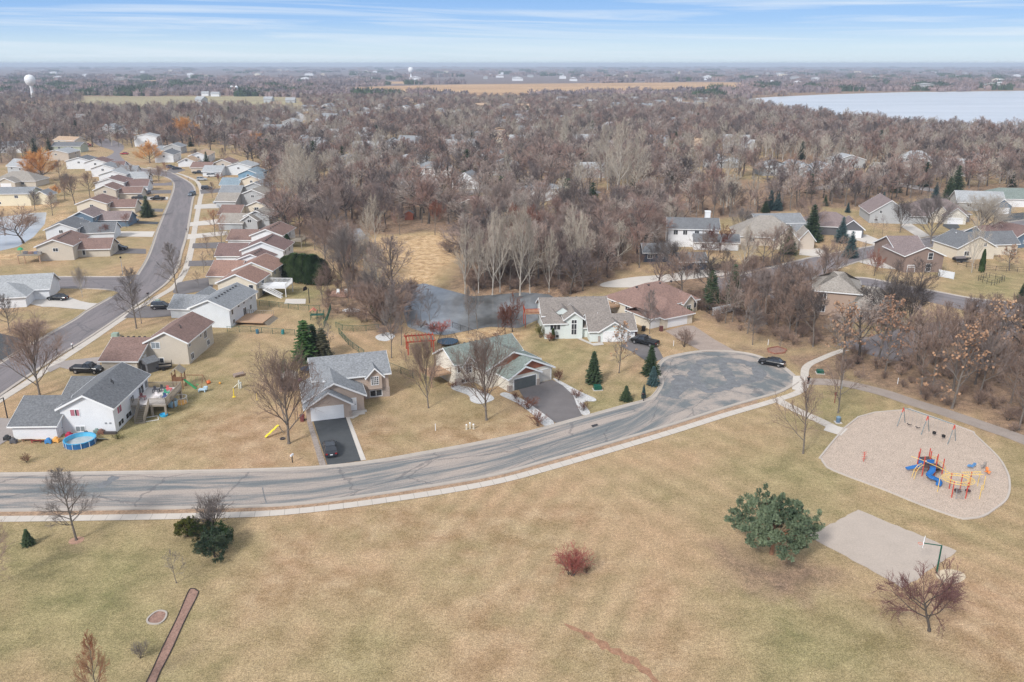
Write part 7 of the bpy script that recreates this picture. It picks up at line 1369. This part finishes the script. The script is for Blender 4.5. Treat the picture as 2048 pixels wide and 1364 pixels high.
for i, (px, py, tp, w, lb) in enumerate([(1054,818,793,1.5,'big maroon shrub left of the wide driveway'),(1076,852,824,1.15,'maroon shrub at the street end of the left rock bed'),(1030,798,784,1.2,'small maroon shrub by the dark garage door'),(1154,796,777,1.2,'maroon shrub in the right rock bed'),(1167,822,803,1.1,'maroon shrub at the street end of the right rock bed'),(1118,762,740,.9,'brown shrub at the garage corner of the green-roofed house'),(905,775,762,1.2,'little shrub at the white wall corner'),(967,790,775,1.2,'low brown shrub in the oval rock bed'),
      (718,812,790,1.0,'orange-brown shrub beside the tan house door'),(53,925,908,1.0,'thin bare shrub on the lawn below the white house'),(236,878,868,1.8,'low green shrub at the white house corner'),(1080,675,650,1.0,'small evergreen shrub by the mint house window'),(1100,682,664,1.1,'orange ornamental grass under the mint house window')]):
    T('shrub%d' % (i % 3 + 1), px, py, tp, lb, w, name='shrub', cat='shrub', tw=ND['olive'] if 'green shrub' in lb else (ND['spruce'] if 'evergreen' in lb else (TW['rust'] if 'orange' in lb else None)))
T('column1', 1106, 681, 657, 'narrow cedar at the left of the mint house picture window', .9, name='arborvitae', cat='evergreen'); T('column2', 1126, 676, 656, 'narrow cedar at the right of the mint house picture window', .9, name='arborvitae', cat='evergreen')
T('juniper1', 1378, 634, 614, 'round green boxwood at the corner of the hip-roofed house', .8, name='boxwood', cat='shrub', tw=ND['fresh'])
T('crab1', 1025, 664, 600, 'small maroon tree left of the mint house', .6, name='bare_tree', tw=TW['maroon']); T('crab2', 1010, 668, 612, 'second small maroon tree left of the mint house', .55, name='bare_tree', tw=TW['maroon'])
# pale cottonwoods round the pond and the marsh
CW = [(602,420,292,.8),(585,405,300,.7),(622,425,300,.75),(570,412,330,.7),(752,494,398,.62),(735,488,420,.5),(957,600,470,.5),(985,603,430,.5),(1000,598,450,.5),(1040,604,425,.55),(1060,600,440,.45),(1150,588,425,.55),(1165,590,440,.5),(930,585,460,.5),(1098,598,470,.45),(1340,478,400,.6),(1235,395,250,.7),(1215,380,262,.7),(1270,392,270,.6),(1485,545,455,.6)]
CWN = 'tallest of the clump;left of the tallest;right of the tallest;leftmost;the big wide one;the slim one left of the big one;left of the group;second in the group;short third in the group;tall forked one;fifth in the group;the wide one near the mint house;rightmost;on the far left;half hidden one;leftmost at its wall;centre of the pale patch;left of the pale patch;right of the pale patch;right of the broad roof'.split(';')
for i, (px, py, tp, w) in enumerate(CW):
    if 940 < px < 1170: py -= 15
    nm = 'pale bare cottonwood ' + ('behind the row of houses' if px < 650 else 'at the marsh edge' if px < 800 else 'across the pond' if px < 1180 else 'rising out of the wood' if py < 400 else 'near the white two-storey house')
    T('cotton%d' % (i % 3 + 1), px, py, tp, '%s cottonwood, %s' % (nm.replace('pale bare cottonwood ', 'pale ').replace('pale ', CWN[i] + ' pale bare ', 1).split(' pale bare ')[0] + ' pale bare', nm.replace('pale bare cottonwood ', '')), w*1.1, name='cottonwood_tree', group=nm.replace('pale bare cottonwood', 'cottonwoods'))
for i, (px, py, tp, k, w, c, lb) in enumerate([(842,640,585,'thin1',1.,None,'small leaning bare tree in front of the pond'),(862,660,580,'thin2',1.1,None,'bare sapling clump at the near pond bank'),(938,655,575,'ash1',.5,'grey','slender bare tree at the near pond bank'),(955,658,570,'thin3',1.0,None,'bare tree beside the pond fence'),
      (880,668,640,'shrub1',1.3,'red','crimson shrub on the pond bank behind the trampoline'),(868,664,645,'shrub2',1.5,'maroon','dark red shrub left of the crimson one'),(840,655,640,'shrub3',1.8,'brown','brown brush along the near pond bank'),(803,690,610,'open1',.8,'brown','bare tree left of the red pergola'),(770,650,575,'bush1',1.2,'brown','thicket of bare brush left of the pond'),(790,625,560,'bush2',1.3,'wood','grey thicket left of the pond'),
      (820,600,560,'bush3',1.3,'brown','brown thicket at the pond corner'),(900,505,478,'bush1',1.4,'brown','round bare bush on the straw marsh'),(1060,500,405,'oak1',.7,'rust','rust-brown oak behind the pale cottonwoods'),(1030,480,410,'oak2',.7,'rust','second rust-brown oak behind the cottonwoods'),(1090,480,415,'oak1',.6,'rust','orange-tinted oak right of the rust oaks'),
      (870,470,400,'wood1',.8,'rust','russet tree at the top of the marsh'),(800,470,410,'wood2',.8,'wood','bare tree group left end of the marsh'),(1600,765,705,'shrub1',.01,None,None)]):
    if lb: T(k, px, py, tp, lb, w, name='shrub' if 'shrub' in k else 'bush' if 'bush' in k else 'bare_tree', cat='shrub' if k[0] in 'sb' and 'thin' not in k else 'tree', tw=TW[c] if c else None)
for i, (px, py, tp, c, lb) in enumerate([(1184,440,365,'spruce','tall dark evergreen standing out of the wood above the mint house'),(1682,485,434,'blue','blue spruce in front of the dark grey house'),(1622,482,408,'spruce','tall green spruce beside the dark grey house'),(1700,515,462,'blue','spruce at the right street kerb'),(1576,508,452,'spruce','spruce left of the concrete driveway'),(1540,420,380,'blue','spruce at the left of the row along the wood edge'),(1555,421,385,'blue','spruce in the middle of the row along the wood edge'),(1530,425,395,'spruce','short spruce in the row along the wood edge'),
      (1695,425,405,'blue','small blue spruce behind the grey house'),(1650,412,390,'spruce','dark spruce at the wood edge'),(1765,415,383,'blue','blue spruce between the grey and brown houses'),(1895,405,352,'spruce','tall dark spruce at the wood edge right'),(1870,400,365,'blue','blue-green spruce left of the tall wood-edge spruce'),(1790,385,345,'spruce','dark spruce in the wood beyond the houses'),(1910,395,330,'spruce','very tall dark spruce in the right wood'),(2042,605,565,'spruce','dark spruce cut by the right edge'),
      (155,275,240,'spruce','dark evergreen left of the far parked red truck'),(75,305,278,'spruce','dark spruce pair left one near the sage house'),(100,305,275,'spruce','dark spruce pair right one near the sage house'),(414,333,303,'spruce','small spruce in front of the tan-roofed house'),(337,280,250,'spruce','dark evergreen by the tall orange willow'),(595,300,275,'spruce','dark evergreen beyond the pale cottonwoods'),(565,415,398,'spruce','low spruce on the lawn behind the row'),(1350,300,262,'spruce','dark evergreen pair left one in the middle wood'),(1365,305,266,'spruce','dark evergreen pair right one in the middle wood'),
      (850,225,208,'spruce','distant evergreens beside the white house mid-picture'),(1620,262,238,'spruce','dark evergreen against the lake left'),(1870,268,245,'spruce','dark evergreen against the lake right'),(2040,275,250,'spruce','dark pine against the lake at the right edge'),(1962,545,500,'cone','narrow cedar at the cream house corner')]):
    T(('cone1' if c == 'cone' else 'spruce%d' % (i % 3 + 1)), px, py, tp, lb, 1.05 if c != 'cone' else .5, name='spruce', tw=ND['blue'] if c == 'blue' else None)
for i, (px, py, tp, k, w, c, lb) in enumerate([(1800,465,405,'fan1',.95,'dark','rounded bare tree in front of the steep grey house'),(1747,465,430,'thin1',1.,None,'young bare tree left of the rounded one'),(1764,474,430,'thin2',1.,None,'young bare tree near the kerb right side'),(1862,488,400,'fan2',1.1,'grey','tall many-stemmed bare tree beside the right street'),(1955,480,400,'fan3',1.5,'pale','wide pale bare tree above the cream house'),(1943,545,440,'cotton1',.5,'pale','tall pale bare tree in front of the cream house'),(2018,541,492,'leafy1',1.3,None,'tree with rust leaves in front of the slate blue house'),
      (1748,552,505,'crab1',.6,'rust','small red-leaved tree left of the brown house'),(1725,527,480,'thin3',1.,None,'thin bare tree by the right street'),(1790,600,520,'open2',.8,'dark','dark bare tree right of the brick house'),(1835,605,520,'open1',1.2,'dark','dark bare tree below the brown house'),(1772,668,568,'crab2',.9,'dark','big dark spreading tree right of the brick house'),(1815,668,565,'fan1',1.0,'dark','second big dark tree over the dead-end street'),(1790,640,568,'fan2',.9,'dark','dark tree behind the big spreading one'),
      (1620,470,408,'fan2',1.0,'brown','bare tree left of the tall spruce'),(1410,512,470,'open3',1.1,'brown','bare tree in front of the white garage'),(1440,505,455,'crab2',.9,'maroon','red-brown tree at the white house garage'),(430,470,420,'open1',1.2,'rust','reddish bare street tree by the row'),(443,450,410,'thin1',1.3,None,'grey bare street tree in the row'),(445,500,450,'open2',1.0,'brown','bare tree in a mulch circle in the row'),(408,545,502,'thin1',1.2,None,'thin bare tree beside the asphalt drive'),(428,531,495,'thin2',1.2,None,'second thin bare tree beside the asphalt drive'),(398,573,540,'thin3',1.2,None,'faint bare sapling by the lower drive'),
      (200,420,388,'open1',1.,'brown','bare tree behind the brown roofs'),(150,410,350,'wood1',1.1,'brown','bare tree over the left pond houses'),(180,395,345,'wood2',1.1,'brown','second bare tree over the left pond houses'),(130,400,360,'wood3',1.,'brown','third bare tree over the left pond houses'),(262,362,330,'open1',1.2,'brown','bare tree beside the bend'),(300,365,338,'open3',1.2,'brown','small bare tree on the island of lawn'),(1560,702,672,'thin1',1.,None,'young bare tree in the leaf litter by the parked car'),(1505,690,600,'ash1',.8,'grey','slim bare tree behind the leaf litter edge')]):
    T(k, px, py, tp, lb, w, name='bare_tree', tw=TW[c] if c else None)
EX = [(333,352,325,'rust','beside the blue-grey SUV'),(318,366,335,'brown','on the lawn island near the side lane'),(425,395,365,'brown','between two east row driveways'),(438,372,345,'rust','in front of the pale grey house'),(415,505,470,'brown','by the third asphalt driveway'),(352,300,272,'grey','behind the grey house'),(240,355,325,'brown','behind the maroon roof'),(140,385,350,'grey','behind the brown roofs row'),(105,430,385,'brown','on the pond bank behind the blue house'),(70,420,380,'grey','beside the yellow house'),
 (225,420,392,'rust','between the west row garages'),(214,477,452,'rust','in front of the pale blue garage'),(222,508,488,'maroon','beside the black car driveway'),(395,325,300,'grey','behind the tan roof'),(450,330,296,'brown','behind the pale grey far house'),(255,290,262,'grey','left of the tall white house'),(320,285,255,'brown','right of the tall white house'),(545,400,350,'brown','on the lawn behind the sky-blue roof'),(560,445,410,'rust','behind the cream house porch'),(650,520,450,'brown','over the creek path'),(668,545,480,'grey','behind the hedge'),
 (745,560,480,'wood','beside the tan shed'),(755,585,500,'brown','between the shed and the pond'),(740,610,545,'grey','left of the lone cedar'),(630,500,440,'brown','between the hedge and the creek'),(700,540,455,'brown','left of the tan shed'),(1450,560,500,'dark','over the winding drive'),(1500,585,510,'brown','at the fork of the right street'),(1560,600,515,'dark','in the fork thicket'),(1318,535,485,'dark','in front of the small dark blue roof'),(1388,556,500,'brown','in front of the low navy house'),(1345,548,490,'grey','between the two dark houses'),(1580,660,560,'dark','tallest behind the leaf bed'),(1530,640,540,'wood','over the white vinyl fence'),(120,360,320,'wood','behind the big willow'),(30,340,300,'wood','at the far left roofs'),(10,470,420,'brown','on the left pond shore'),(1480,470,420,'grey','right of the white two-storey house'),(1600,450,395,'brown','over the hip roof'),(1985,470,415,'pale','behind the cream house roof')]
for i, (px, py, tp, c, lb) in enumerate(EX): T(['open1','fan2','ash1','wood1','open3','fan1'][i % 6], px, py, tp, 'bare %s tree %s' % ({'rust':'reddish','brown':'brown','grey':'grey','maroon':'maroon','wood':'grey-brown','dark':'dark','pale':'pale'}[c], lb), 1.1, name='bare_tree', tw=TW[c])
# scattered woods -------------------------------------------------------------------------------------------------
HP = [(o.location.x, o.location.y) for o in bpy.data.objects if o.get('category') == 'house']
HA = np.array(HP)
def scatter(poly, sp, seed, keep=1.0, clear=9.0, ymax=1e9):
    xs = [p[0] for p in poly]; ys = [p[1] for p in poly]; r = np.random.RandomState(seed)
    y1 = min(max(ys), ymax); nx = int((max(xs)-min(xs))/sp)+1; ny = int((y1-min(ys))/sp)+1
    I, J = np.meshgrid(np.arange(nx), np.arange(ny)); X = min(xs) + (I + .5 + r.uniform(-.45,.45,I.shape))*sp; Y = min(ys) + (J + .5 + r.uniform(-.45,.45,I.shape))*sp
    X = X.ravel(); Y = Y.ravel(); k = inside(poly, X, Y) & (r.rand(len(X)) < keep)
    X = X[k]; Y = Y[k]
    dy_ = Y[:, None] - HA[None, :, 1] - 3; d = np.min(np.hypot(X[:, None] - HA[None, :, 0], np.where(dy_ < 0, dy_ * (.55 if sp > 7 else 1.0), dy_)), axis=1); k = d > clear * np.where(r.rand(len(X)) < (.25 if sp > 7 else 0), .75, 1.0)
    X = X[k]; Y = Y[k]
    for q in (POND, CREEK, W2([(690,500),(706,482),(780,474),(870,466),(925,472),(930,505),(900,530),(870,562),(812,572),(780,600),(760,560),(738,520)]), CS, LAKE, W2([(1440,556),(1700,500),(2160,425),(2180,445),(1716,524),(1640,562),(1883,585),(2200,628),(2200,668),(1883,612),(1640,580),(1540,600),(1205,574),(1205,560)]), MARSHP):
        k = ~inside(q, X, Y); X = X[k]; Y = Y[k]
    return list(zip(X.tolist(), Y.tolist()))
def zpoly(i): return ZONES[i][1]
def keep_view(x, y): px, py = Qp(x, y, 0); return not (1625 < px < 1752 and 596 < py < 692)
IND = []   # (x, y, kind, h, width, label, name)
rr_ = random.Random(99)
def region(poly, sp, seed, kinds, lab, hr=(10, 15), keep=1., clear=9., wr=(.85, 1.15), twc=None):
    for x, y in filter(lambda q: keep_view(*q), scatter(poly, sp, seed, keep, clear)): IND.append((x, y, rr_.choice(kinds), rr_.uniform(*hr), rr_.uniform(*wr), lab))
region(zpoly(2), 5.4, 3, ['leafy1','wood1','oak1','wood3','ash1','wood2','leafy2','open1'], 'tree in the narrow wood beside the park trail', (10, 15), .7, 5, (.75, 1.0))
region(zpoly(1), 5.0, 4, ['wood1','wood2','wood3','open1','oak1'], 'tree in the thicket behind the cul-de-sac', (8, 12), .8, 8)
region(zpoly(3), 5.5, 5, ['wood1','wood2','open1','fan1'], 'tree in the thicket left of the pond', (6, 9), .6, 7, (.7, .95))
region(W2([(1060,610),(1120,600),(1200,560),(1330,520),(1330,500),(1230,470),(1120,480),(1060,520),(930,560),(930,588),(1050,590)]), 6.5, 6, ['wood1','wood3','oak2','cotton2'], 'tree on the far bank behind the pond', (9, 13), .8, 8)
region(W2([(1430,640),(1470,655),(1490,600),(1440,575),(1400,560),(1380,580),(1400,610)]), 5.0, 8, ['loosespruce1','wood2','loosespruce2'], 'tree behind the brown hip-roofed house', (7, 10), .8, 9)
n_near = len(IND)
A_ = scatter(zpoly(0), 7.7, 11, .95, 9.0)
A_ = [p for p in A_ if not inside(W2([(1400,500),(1640,520),(1900,440),(2500,380),(2500,420),(1640,560),(1400,560)]), np.array([p[0]]), np.array([p[1]]))[0]]
gap_ = lambda x, y: vnoise(np.array([x]), np.array([y]), 34, 77)[0] > .22
A_ = [p for p in A_ if gap_(*p)]
A_.sort(key=lambda p: p[1]); LIM = 262 - n_near
print('near wood', n_near, 'A', len(A_))
def wood_label(x, y, k): 
    px = Qp(x, y, 0)[0]; c = 'pale' if 'cotton' in k else 'dark gnarled' if 'oak' in k else 'grey-brown'
    return '%s bare tree in the big wood %s' % (c, 'behind the row of houses' if px < 720 else 'above the straw marsh' if px < 1000 else 'above the mint house' if px < 1330 else 'above the white two-storey house' if px < 1600 else 'above the right-hand houses')
def pickA(x, y):
    v = vnoise(np.array([x]), np.array([y]), 40, 5)[0]
    return rr_.choice(['cotton1','cotton2','wood1']) if v > .74 else rr_.choice(['oak1','oak2','wood1','oak2']) if v < .5 else rr_.choice(['wood1','wood2','wood3','oak1'])
for x, y in A_[:max(0, LIM)]: IND.append((x, y, pickA(x, y), rr_.uniform(9, 16), rr_.uniform(.95, 1.25), None))
LM = [(1813,822,'the left end of the swing set'),(1903,860,'the right end of the swing set'),(1690,720,'the wooden rail barrier'),(1795,768,'the white marker post'),(1980,850,'the trail near the right edge'),(1760,700,'the dead-end street'),(1900,650,'the bend of the dead-end street'),(2030,700,'the right picture edge'),
 (1668,632,'the brick house'),(1450,625,'the white vinyl fence'),(1543,722,'the dark sedan at the cul-de-sac'),(1600,560,'the right street'),(1505,690,'the leaf bed'),(1380,600,'the hip-roofed house'),(1610,700,'the sidewalk bend'),(770,650,'the pond corner'),(700,640,'the round stone fire ring'),(720,590,'the red stone patio'),(1150,588,'the mint house roof'),(1050,590,'the far bank of the pond'),(1290,520,'the winding concrete drive'),
 (962,424,'the dark green ranch house'),(1290,424,'the half hidden tan house'),(835,388,'the long pale house'),(620,420,'the tall pale cottonwoods'),(590,350,'the sky-blue roofed row'),(700,470,'the little creek'),(1184,440,'the tall dark evergreen'),(1385,480,'the house with the white chimney'),(1535,480,'the broad brown hip roof'),(1777,440,'the steep mauve roof'),(1900,400,'the tall wood-edge spruces'),(1550,415,'the row of blue spruces'),(1100,385,'the parked cars among the oaks'),(1400,410,'the open slope above the white house'),(1650,415,'the dark spruce at the wood edge'),(760,430,'the small red shed'),(660,400,'the lawn behind the row'),(2040,390,'the green-grey roof at the right edge')]
def beside(x, y):
    px, py = Qp(x, y, 0); b_ = min(LM, key=lambda q: math.hypot(q[0]-px, (q[1]-py)*1.6)); dx, dy = px - b_[0], (py - b_[1]) * 1.6; d = math.hypot(dx, dy); f = 'close ' if d < 28 else 'well ' if d > 75 else ''
    return f + ('left of ' if dx < -abs(dy) else 'right of ' if dx > abs(dy) else 'in front of ' if dy > 0 else 'behind ') + b_[2]
for (x, y, k, h, w, lb) in IND:
    if lb is None: lb = wood_label(x, y, k)
    else:
        c = 'dry-leaved' if 'leafy' in k else 'pale' if 'cotton' in k else 'dark gnarled' if 'oak' in k else 'green evergreen' if 'spruce' in k else 'spreading' if k[:4] in ('open', 'fan1') else 'bare'
        lb = c + ' ' + lb
    lb0 = lb; lb = ('tall ' if h > 12.5 else 'low ' if h < 9.5 else '') + lb.split(' tree')[0].replace(' bare', '').replace('bare', 'plain') + ' bare tree ' + beside(x, y)
    put(k, x, y, h, lb, w=w, tw=TW['brown'] if ('narrow wood' in lb0 or 'thicket' in lb0) and k[:4] in ('wood', 'oak1', 'open', 'ash1', 'cott') and (i_ := len(lb) % 3) else (TW['dark'] if 'thicket' in lb0 and k[:4] == 'wood' else None), name='spruce' if 'spruce' in k else 'bare_tree', group=('evergreens ' if 'spruce' in k else 'bare trees ') + 'around ' + beside(x, y).split(' of ')[-1].replace('close ', '').replace('well ', '').replace('behind ', ''))
# brush under the narrow wood and the thickets (uncountable)
def gn_scatter(name, pts, sources, lab=None, cat=None):
    """pts: (x, y, z, rot, sx, sz, idx)"""
    a = np.array(pts, float); me = bpy.data.meshes.new(name); me.vertices.add(len(a)); me.vertices.foreach_set('co', a[:, :3].ravel())
    for nm, tp, vals in (('rot', 'FLOAT_VECTOR', np.stack([0*a[:,3], 0*a[:,3], a[:,3]], -1)), ('scl', 'FLOAT_VECTOR', a[:, [4, 4, 5]]), ('idx', 'INT', a[:, 6].astype(np.int32))):
        at = me.attributes.new(nm, tp, 'POINT'); at.data.foreach_set('vector' if tp == 'FLOAT_VECTOR' else 'value', vals.ravel())
    o = bpy.data.objects.new(name, me); COL.objects.link(o)
    cl = bpy.data.collections.new(name + '_sources')
    for i, s in enumerate(sources): so_ = bpy.data.objects.new('%s_%02d' % (name, i), s); cl.objects.link(so_)
    g = bpy.data.node_groups.new(name, 'GeometryNodeTree'); g.interface.new_socket('Geometry', in_out='INPUT', socket_type='NodeSocketGeometry'); g.interface.new_socket('Geometry', in_out='OUTPUT', socket_type='NodeSocketGeometry')
    n = g.nodes; l = g.links; gi = n.new('NodeGroupInput'); go = n.new('NodeGroupOutput'); ip = n.new('GeometryNodeInstanceOnPoints'); ci = n.new('GeometryNodeCollectionInfo')
    ci.inputs['Collection'].default_value = cl; ci.inputs['Separate Children'].default_value = True; ci.inputs['Reset Children'].default_value = True
    def na(nm, tp): q = n.new('GeometryNodeInputNamedAttribute'); q.data_type = tp; q.inputs['Name'].default_value = nm; return q.outputs['Attribute']
    l.new(gi.outputs[0], ip.inputs['Points']); l.new(ci.outputs[0], ip.inputs['Instance']); ip.inputs['Pick Instance'].default_value = True
    l.new(na('idx', 'INT'), ip.inputs['Instance Index']); l.new(na('rot', 'FLOAT_VECTOR'), ip.inputs['Rotation']); l.new(na('scl', 'FLOAT_VECTOR'), ip.inputs['Scale']); l.new(ip.outputs[0], go.inputs[0])
    md = o.modifiers.new('scatter', 'NODES'); md.node_group = g
    return tag(o, lab, cat, None, 'stuff')
def joined(TC, mats, name):
    T_, C_ = TC; M = MB(); M.add(T_.v, T_.f, 0); M.add(C_.v, C_.f, 1); return M.mesh(name, mats, fix=False)
def lite(seed, H=14.0, form='wood'):
    if form == 'pale': return joined(bare(seed, H, 10, .15, .9, (14, 34), .5, .9, .35, .08, .08, 6, 5, 0, (18, 42), .28, .05), [M_barkp, TW['pale']], 'lite_tree')
    if form == 'oak': return joined(bare(seed, H, 10, .28, .75, (30, 75), .55, .7, .6, .22, .04, 7, 6, 0, (28, 60), .34, .055), [M_barkd, TW['wood']], 'lite_tree')
    return joined(bare(seed, H, 10, .28, .85, (15, 52), .50, .75, .5, .11, .08, 7, 7, 0, (20, 48), .24, .05), [M_bark, TW['wood']], 'lite_tree')
src = [lite(1), lite(2), lite(3), lite(4, form='oak'), lite(5, form='oak'), lite(6, form='pale'), joined(conifer(9, 12, 2.6, 16, 8, dens=4, leaf=.5), [M_barkd, ND['spruce']], 'lite_spruce')]
def mkpts(XY, sd, hs=(.5, 1.05), wr=(1.05, 1.45), sp_frac=.03):
    r = random.Random(sd); out = []
    for x, y in XY:
        v = vnoise(np.array([x]), np.array([y]), 45, 5)[0]; q = r.random()
        idx = 6 if q < sp_frac else (5 if (v > .68 and r.random() < .6) or r.random() < .06 else r.choice([3, 4, 0]) if v < .5 else r.choice([0, 1, 2, 2, 3]))
        s = r.uniform(*hs); out.append((x, y, 0, r.uniform(0, 6.28), s*r.uniform(*wr), s, idx))
    return out
ptsA = mkpts(A_[max(0, LIM):], 1)
ptsA += mkpts(scatter(zpoly(4), 9.5, 21, .85, 10), 2)
ptsA += mkpts(scatter(W2([(370,262),(520,262),(520,300),(560,330),(500,330),(440,310),(400,290)]), 9, 22, .5, 9), 3)
gn_scatter('woodland', ptsA, src, 'great mass of bare grey-brown woodland filling the middle distance', 'woodland')
# wood beyond the near one, out to the lake and fields
far = []
allp = [(-900, 560), (900, 560), (2200, 1500), (-2200, 1500)]
Fp = [zz[1] for zz in ZONES if zz[0] in (5, 6)]
XY = scatter(allp, 11.5, 31, .85, 8)
Xa = np.array([p[0] for p in XY]); Ya = np.array([p[1] for p in XY]); k = ~inside(zpoly(0), Xa, Ya) & ~inside(zpoly(4), Xa, Ya)
for q in Fp + [LAKE]: k &= ~inside(q, Xa, Ya)
v = vnoise(Xa, Ya, 90, 8); k &= (v > .25)
k &= np.abs(Xa) < Ya*.72 + 60
XY = list(zip(Xa[k].tolist(), Ya[k].tolist())); print('far wood', len(XY), 'A stuff', len(ptsA))
gn_scatter('distant_woodland', mkpts(XY, 5, (.48, .72), (1.3, 1.9), .05), src, 'distant bare woodland between the far houses and the lake', 'woodland')
# groves out to the horizon
def grove(seed, n=230, wd=26, h=11):
    r = random.Random(seed); M = MB(); bl = [(r.uniform(-wd, wd), r.uniform(-wd*.5, wd*.5), r.uniform(5, 8), r.uniform(.7, 1.1)*h) for _ in range(9)]
    for i in range(n):
        bx, by, br, bh = r.choice(bl); v = rv(r); v.z = abs(v.z); p = Vector((bx + v.x*br, by + v.y*br, bh*.45 + v.z*bh*.5)); d = (v + Vector((0,0,.5))).normalized()
        w = rv(r).cross(d).normalized()*r.uniform(.5, 1.0); M.add([tuple(p-w), tuple(p+w), tuple(p+d*3.2+w*.4), tuple(p+d*3.2-w*.4)], [(0,1,2,3)])
    for bx, by, br, bh in bl: M.lathe([(br*.8, .0), (br*.85, bh*.5), (br*.5, bh*.8), (.1, bh*.9)], (bx, by, 0), 7)
    return M.mesh('grove', TW['far'] if seed % 4 else ND['spruce'], fix=False)
TW['far'] = twig_mat('distant_wood', [(.17,.145,.155), (.26,.21,.21), (.31,.225,.21), (.22,.18,.19)], 1.0, .004)
gs = [grove(i) for i in range(1, 9)]
r = random.Random(5); gp = []; y = 1420.0
while y < 15000:
    stepy = max(26, y*y/53/FPX*3.0); half = y*.70 + 150; stepx = max(44, y*.018)
    x = -half
    while x < half:
        xx = x + r.uniform(-.5, .5)*stepx; yy = y + r.uniform(-.5, .5)*stepy; v_ = vnoise(np.array([xx]), np.array([yy]), 60 + y*.10, 3)[0]; u_ = vnoise(np.array([xx*.25]), np.array([yy]), 120 + y*.05, 13)[0]
        if u_ > .24 + (.08 if y > 2500 else -.1) or v_ > .6:
            s = 1 + max(0, y-2500)/9000
            gp.append((xx, yy, 0, r.uniform(-.4, .4), s*r.uniform(.8, 1.25), r.uniform(.8, 1.25) * (1 + max(0, y-6000)/16000), r.randrange(8)))
        x += stepx
    y += stepy
ga = np.array(gp); k = np.ones(len(ga), bool)
for q in Fp + [grow(LAKE, 14)]: k &= ~inside(q, ga[:, 0], ga[:, 1])
gp = ga[k].tolist(); print('groves', len(gp))
gn_scatter('horizon_woodland', gp, gs, 'hazy blue-grey woodland stretching to the horizon', 'woodland')
# brush
brs = [joined(bare(s, 1.8, stems=9, ang=(8, 50), n2=6, n3=4, n4=1, rt=.035, tw=.013, wob=.12, up=.03, l2=.5), [M_barkd, TW['brown']], 'brush') for s in (201, 202, 203)]
bp_ = []; r = random.Random(8)
for i, sp, kp in ((2, 2.6, .55), (1, 2.8, .75), (3, 3.5, .6)):
    for x, y in scatter(zpoly(i), sp, 40 + i, kp, 6): s = r.uniform(.6, 1.4); bp_.append((x, y, 0, r.uniform(0, 6.28), s*1.2, s, r.randrange(3)))
for x, y in scatter(W2([(930,588),(1050,590),(1120,600),(1200,565),(1300,520),(1200,480),(1060,520),(930,560)]), 3.2, 50, .8, 6): s = r.uniform(.8, 1.8); bp_.append((x, y, 0, r.uniform(0, 6.28), s*1.3, s, r.randrange(3)))
for x, y in scatter(zpoly(0), 9, 51, .8, 6, 330): s = r.uniform(.8, 1.8); bp_.append((x, y, 0, r.uniform(0, 6.28), s*1.3, s, r.randrange(3)))
gn_scatter('underbrush', bp_, brs, 'tangled brown brush under the bare trees', 'brush')
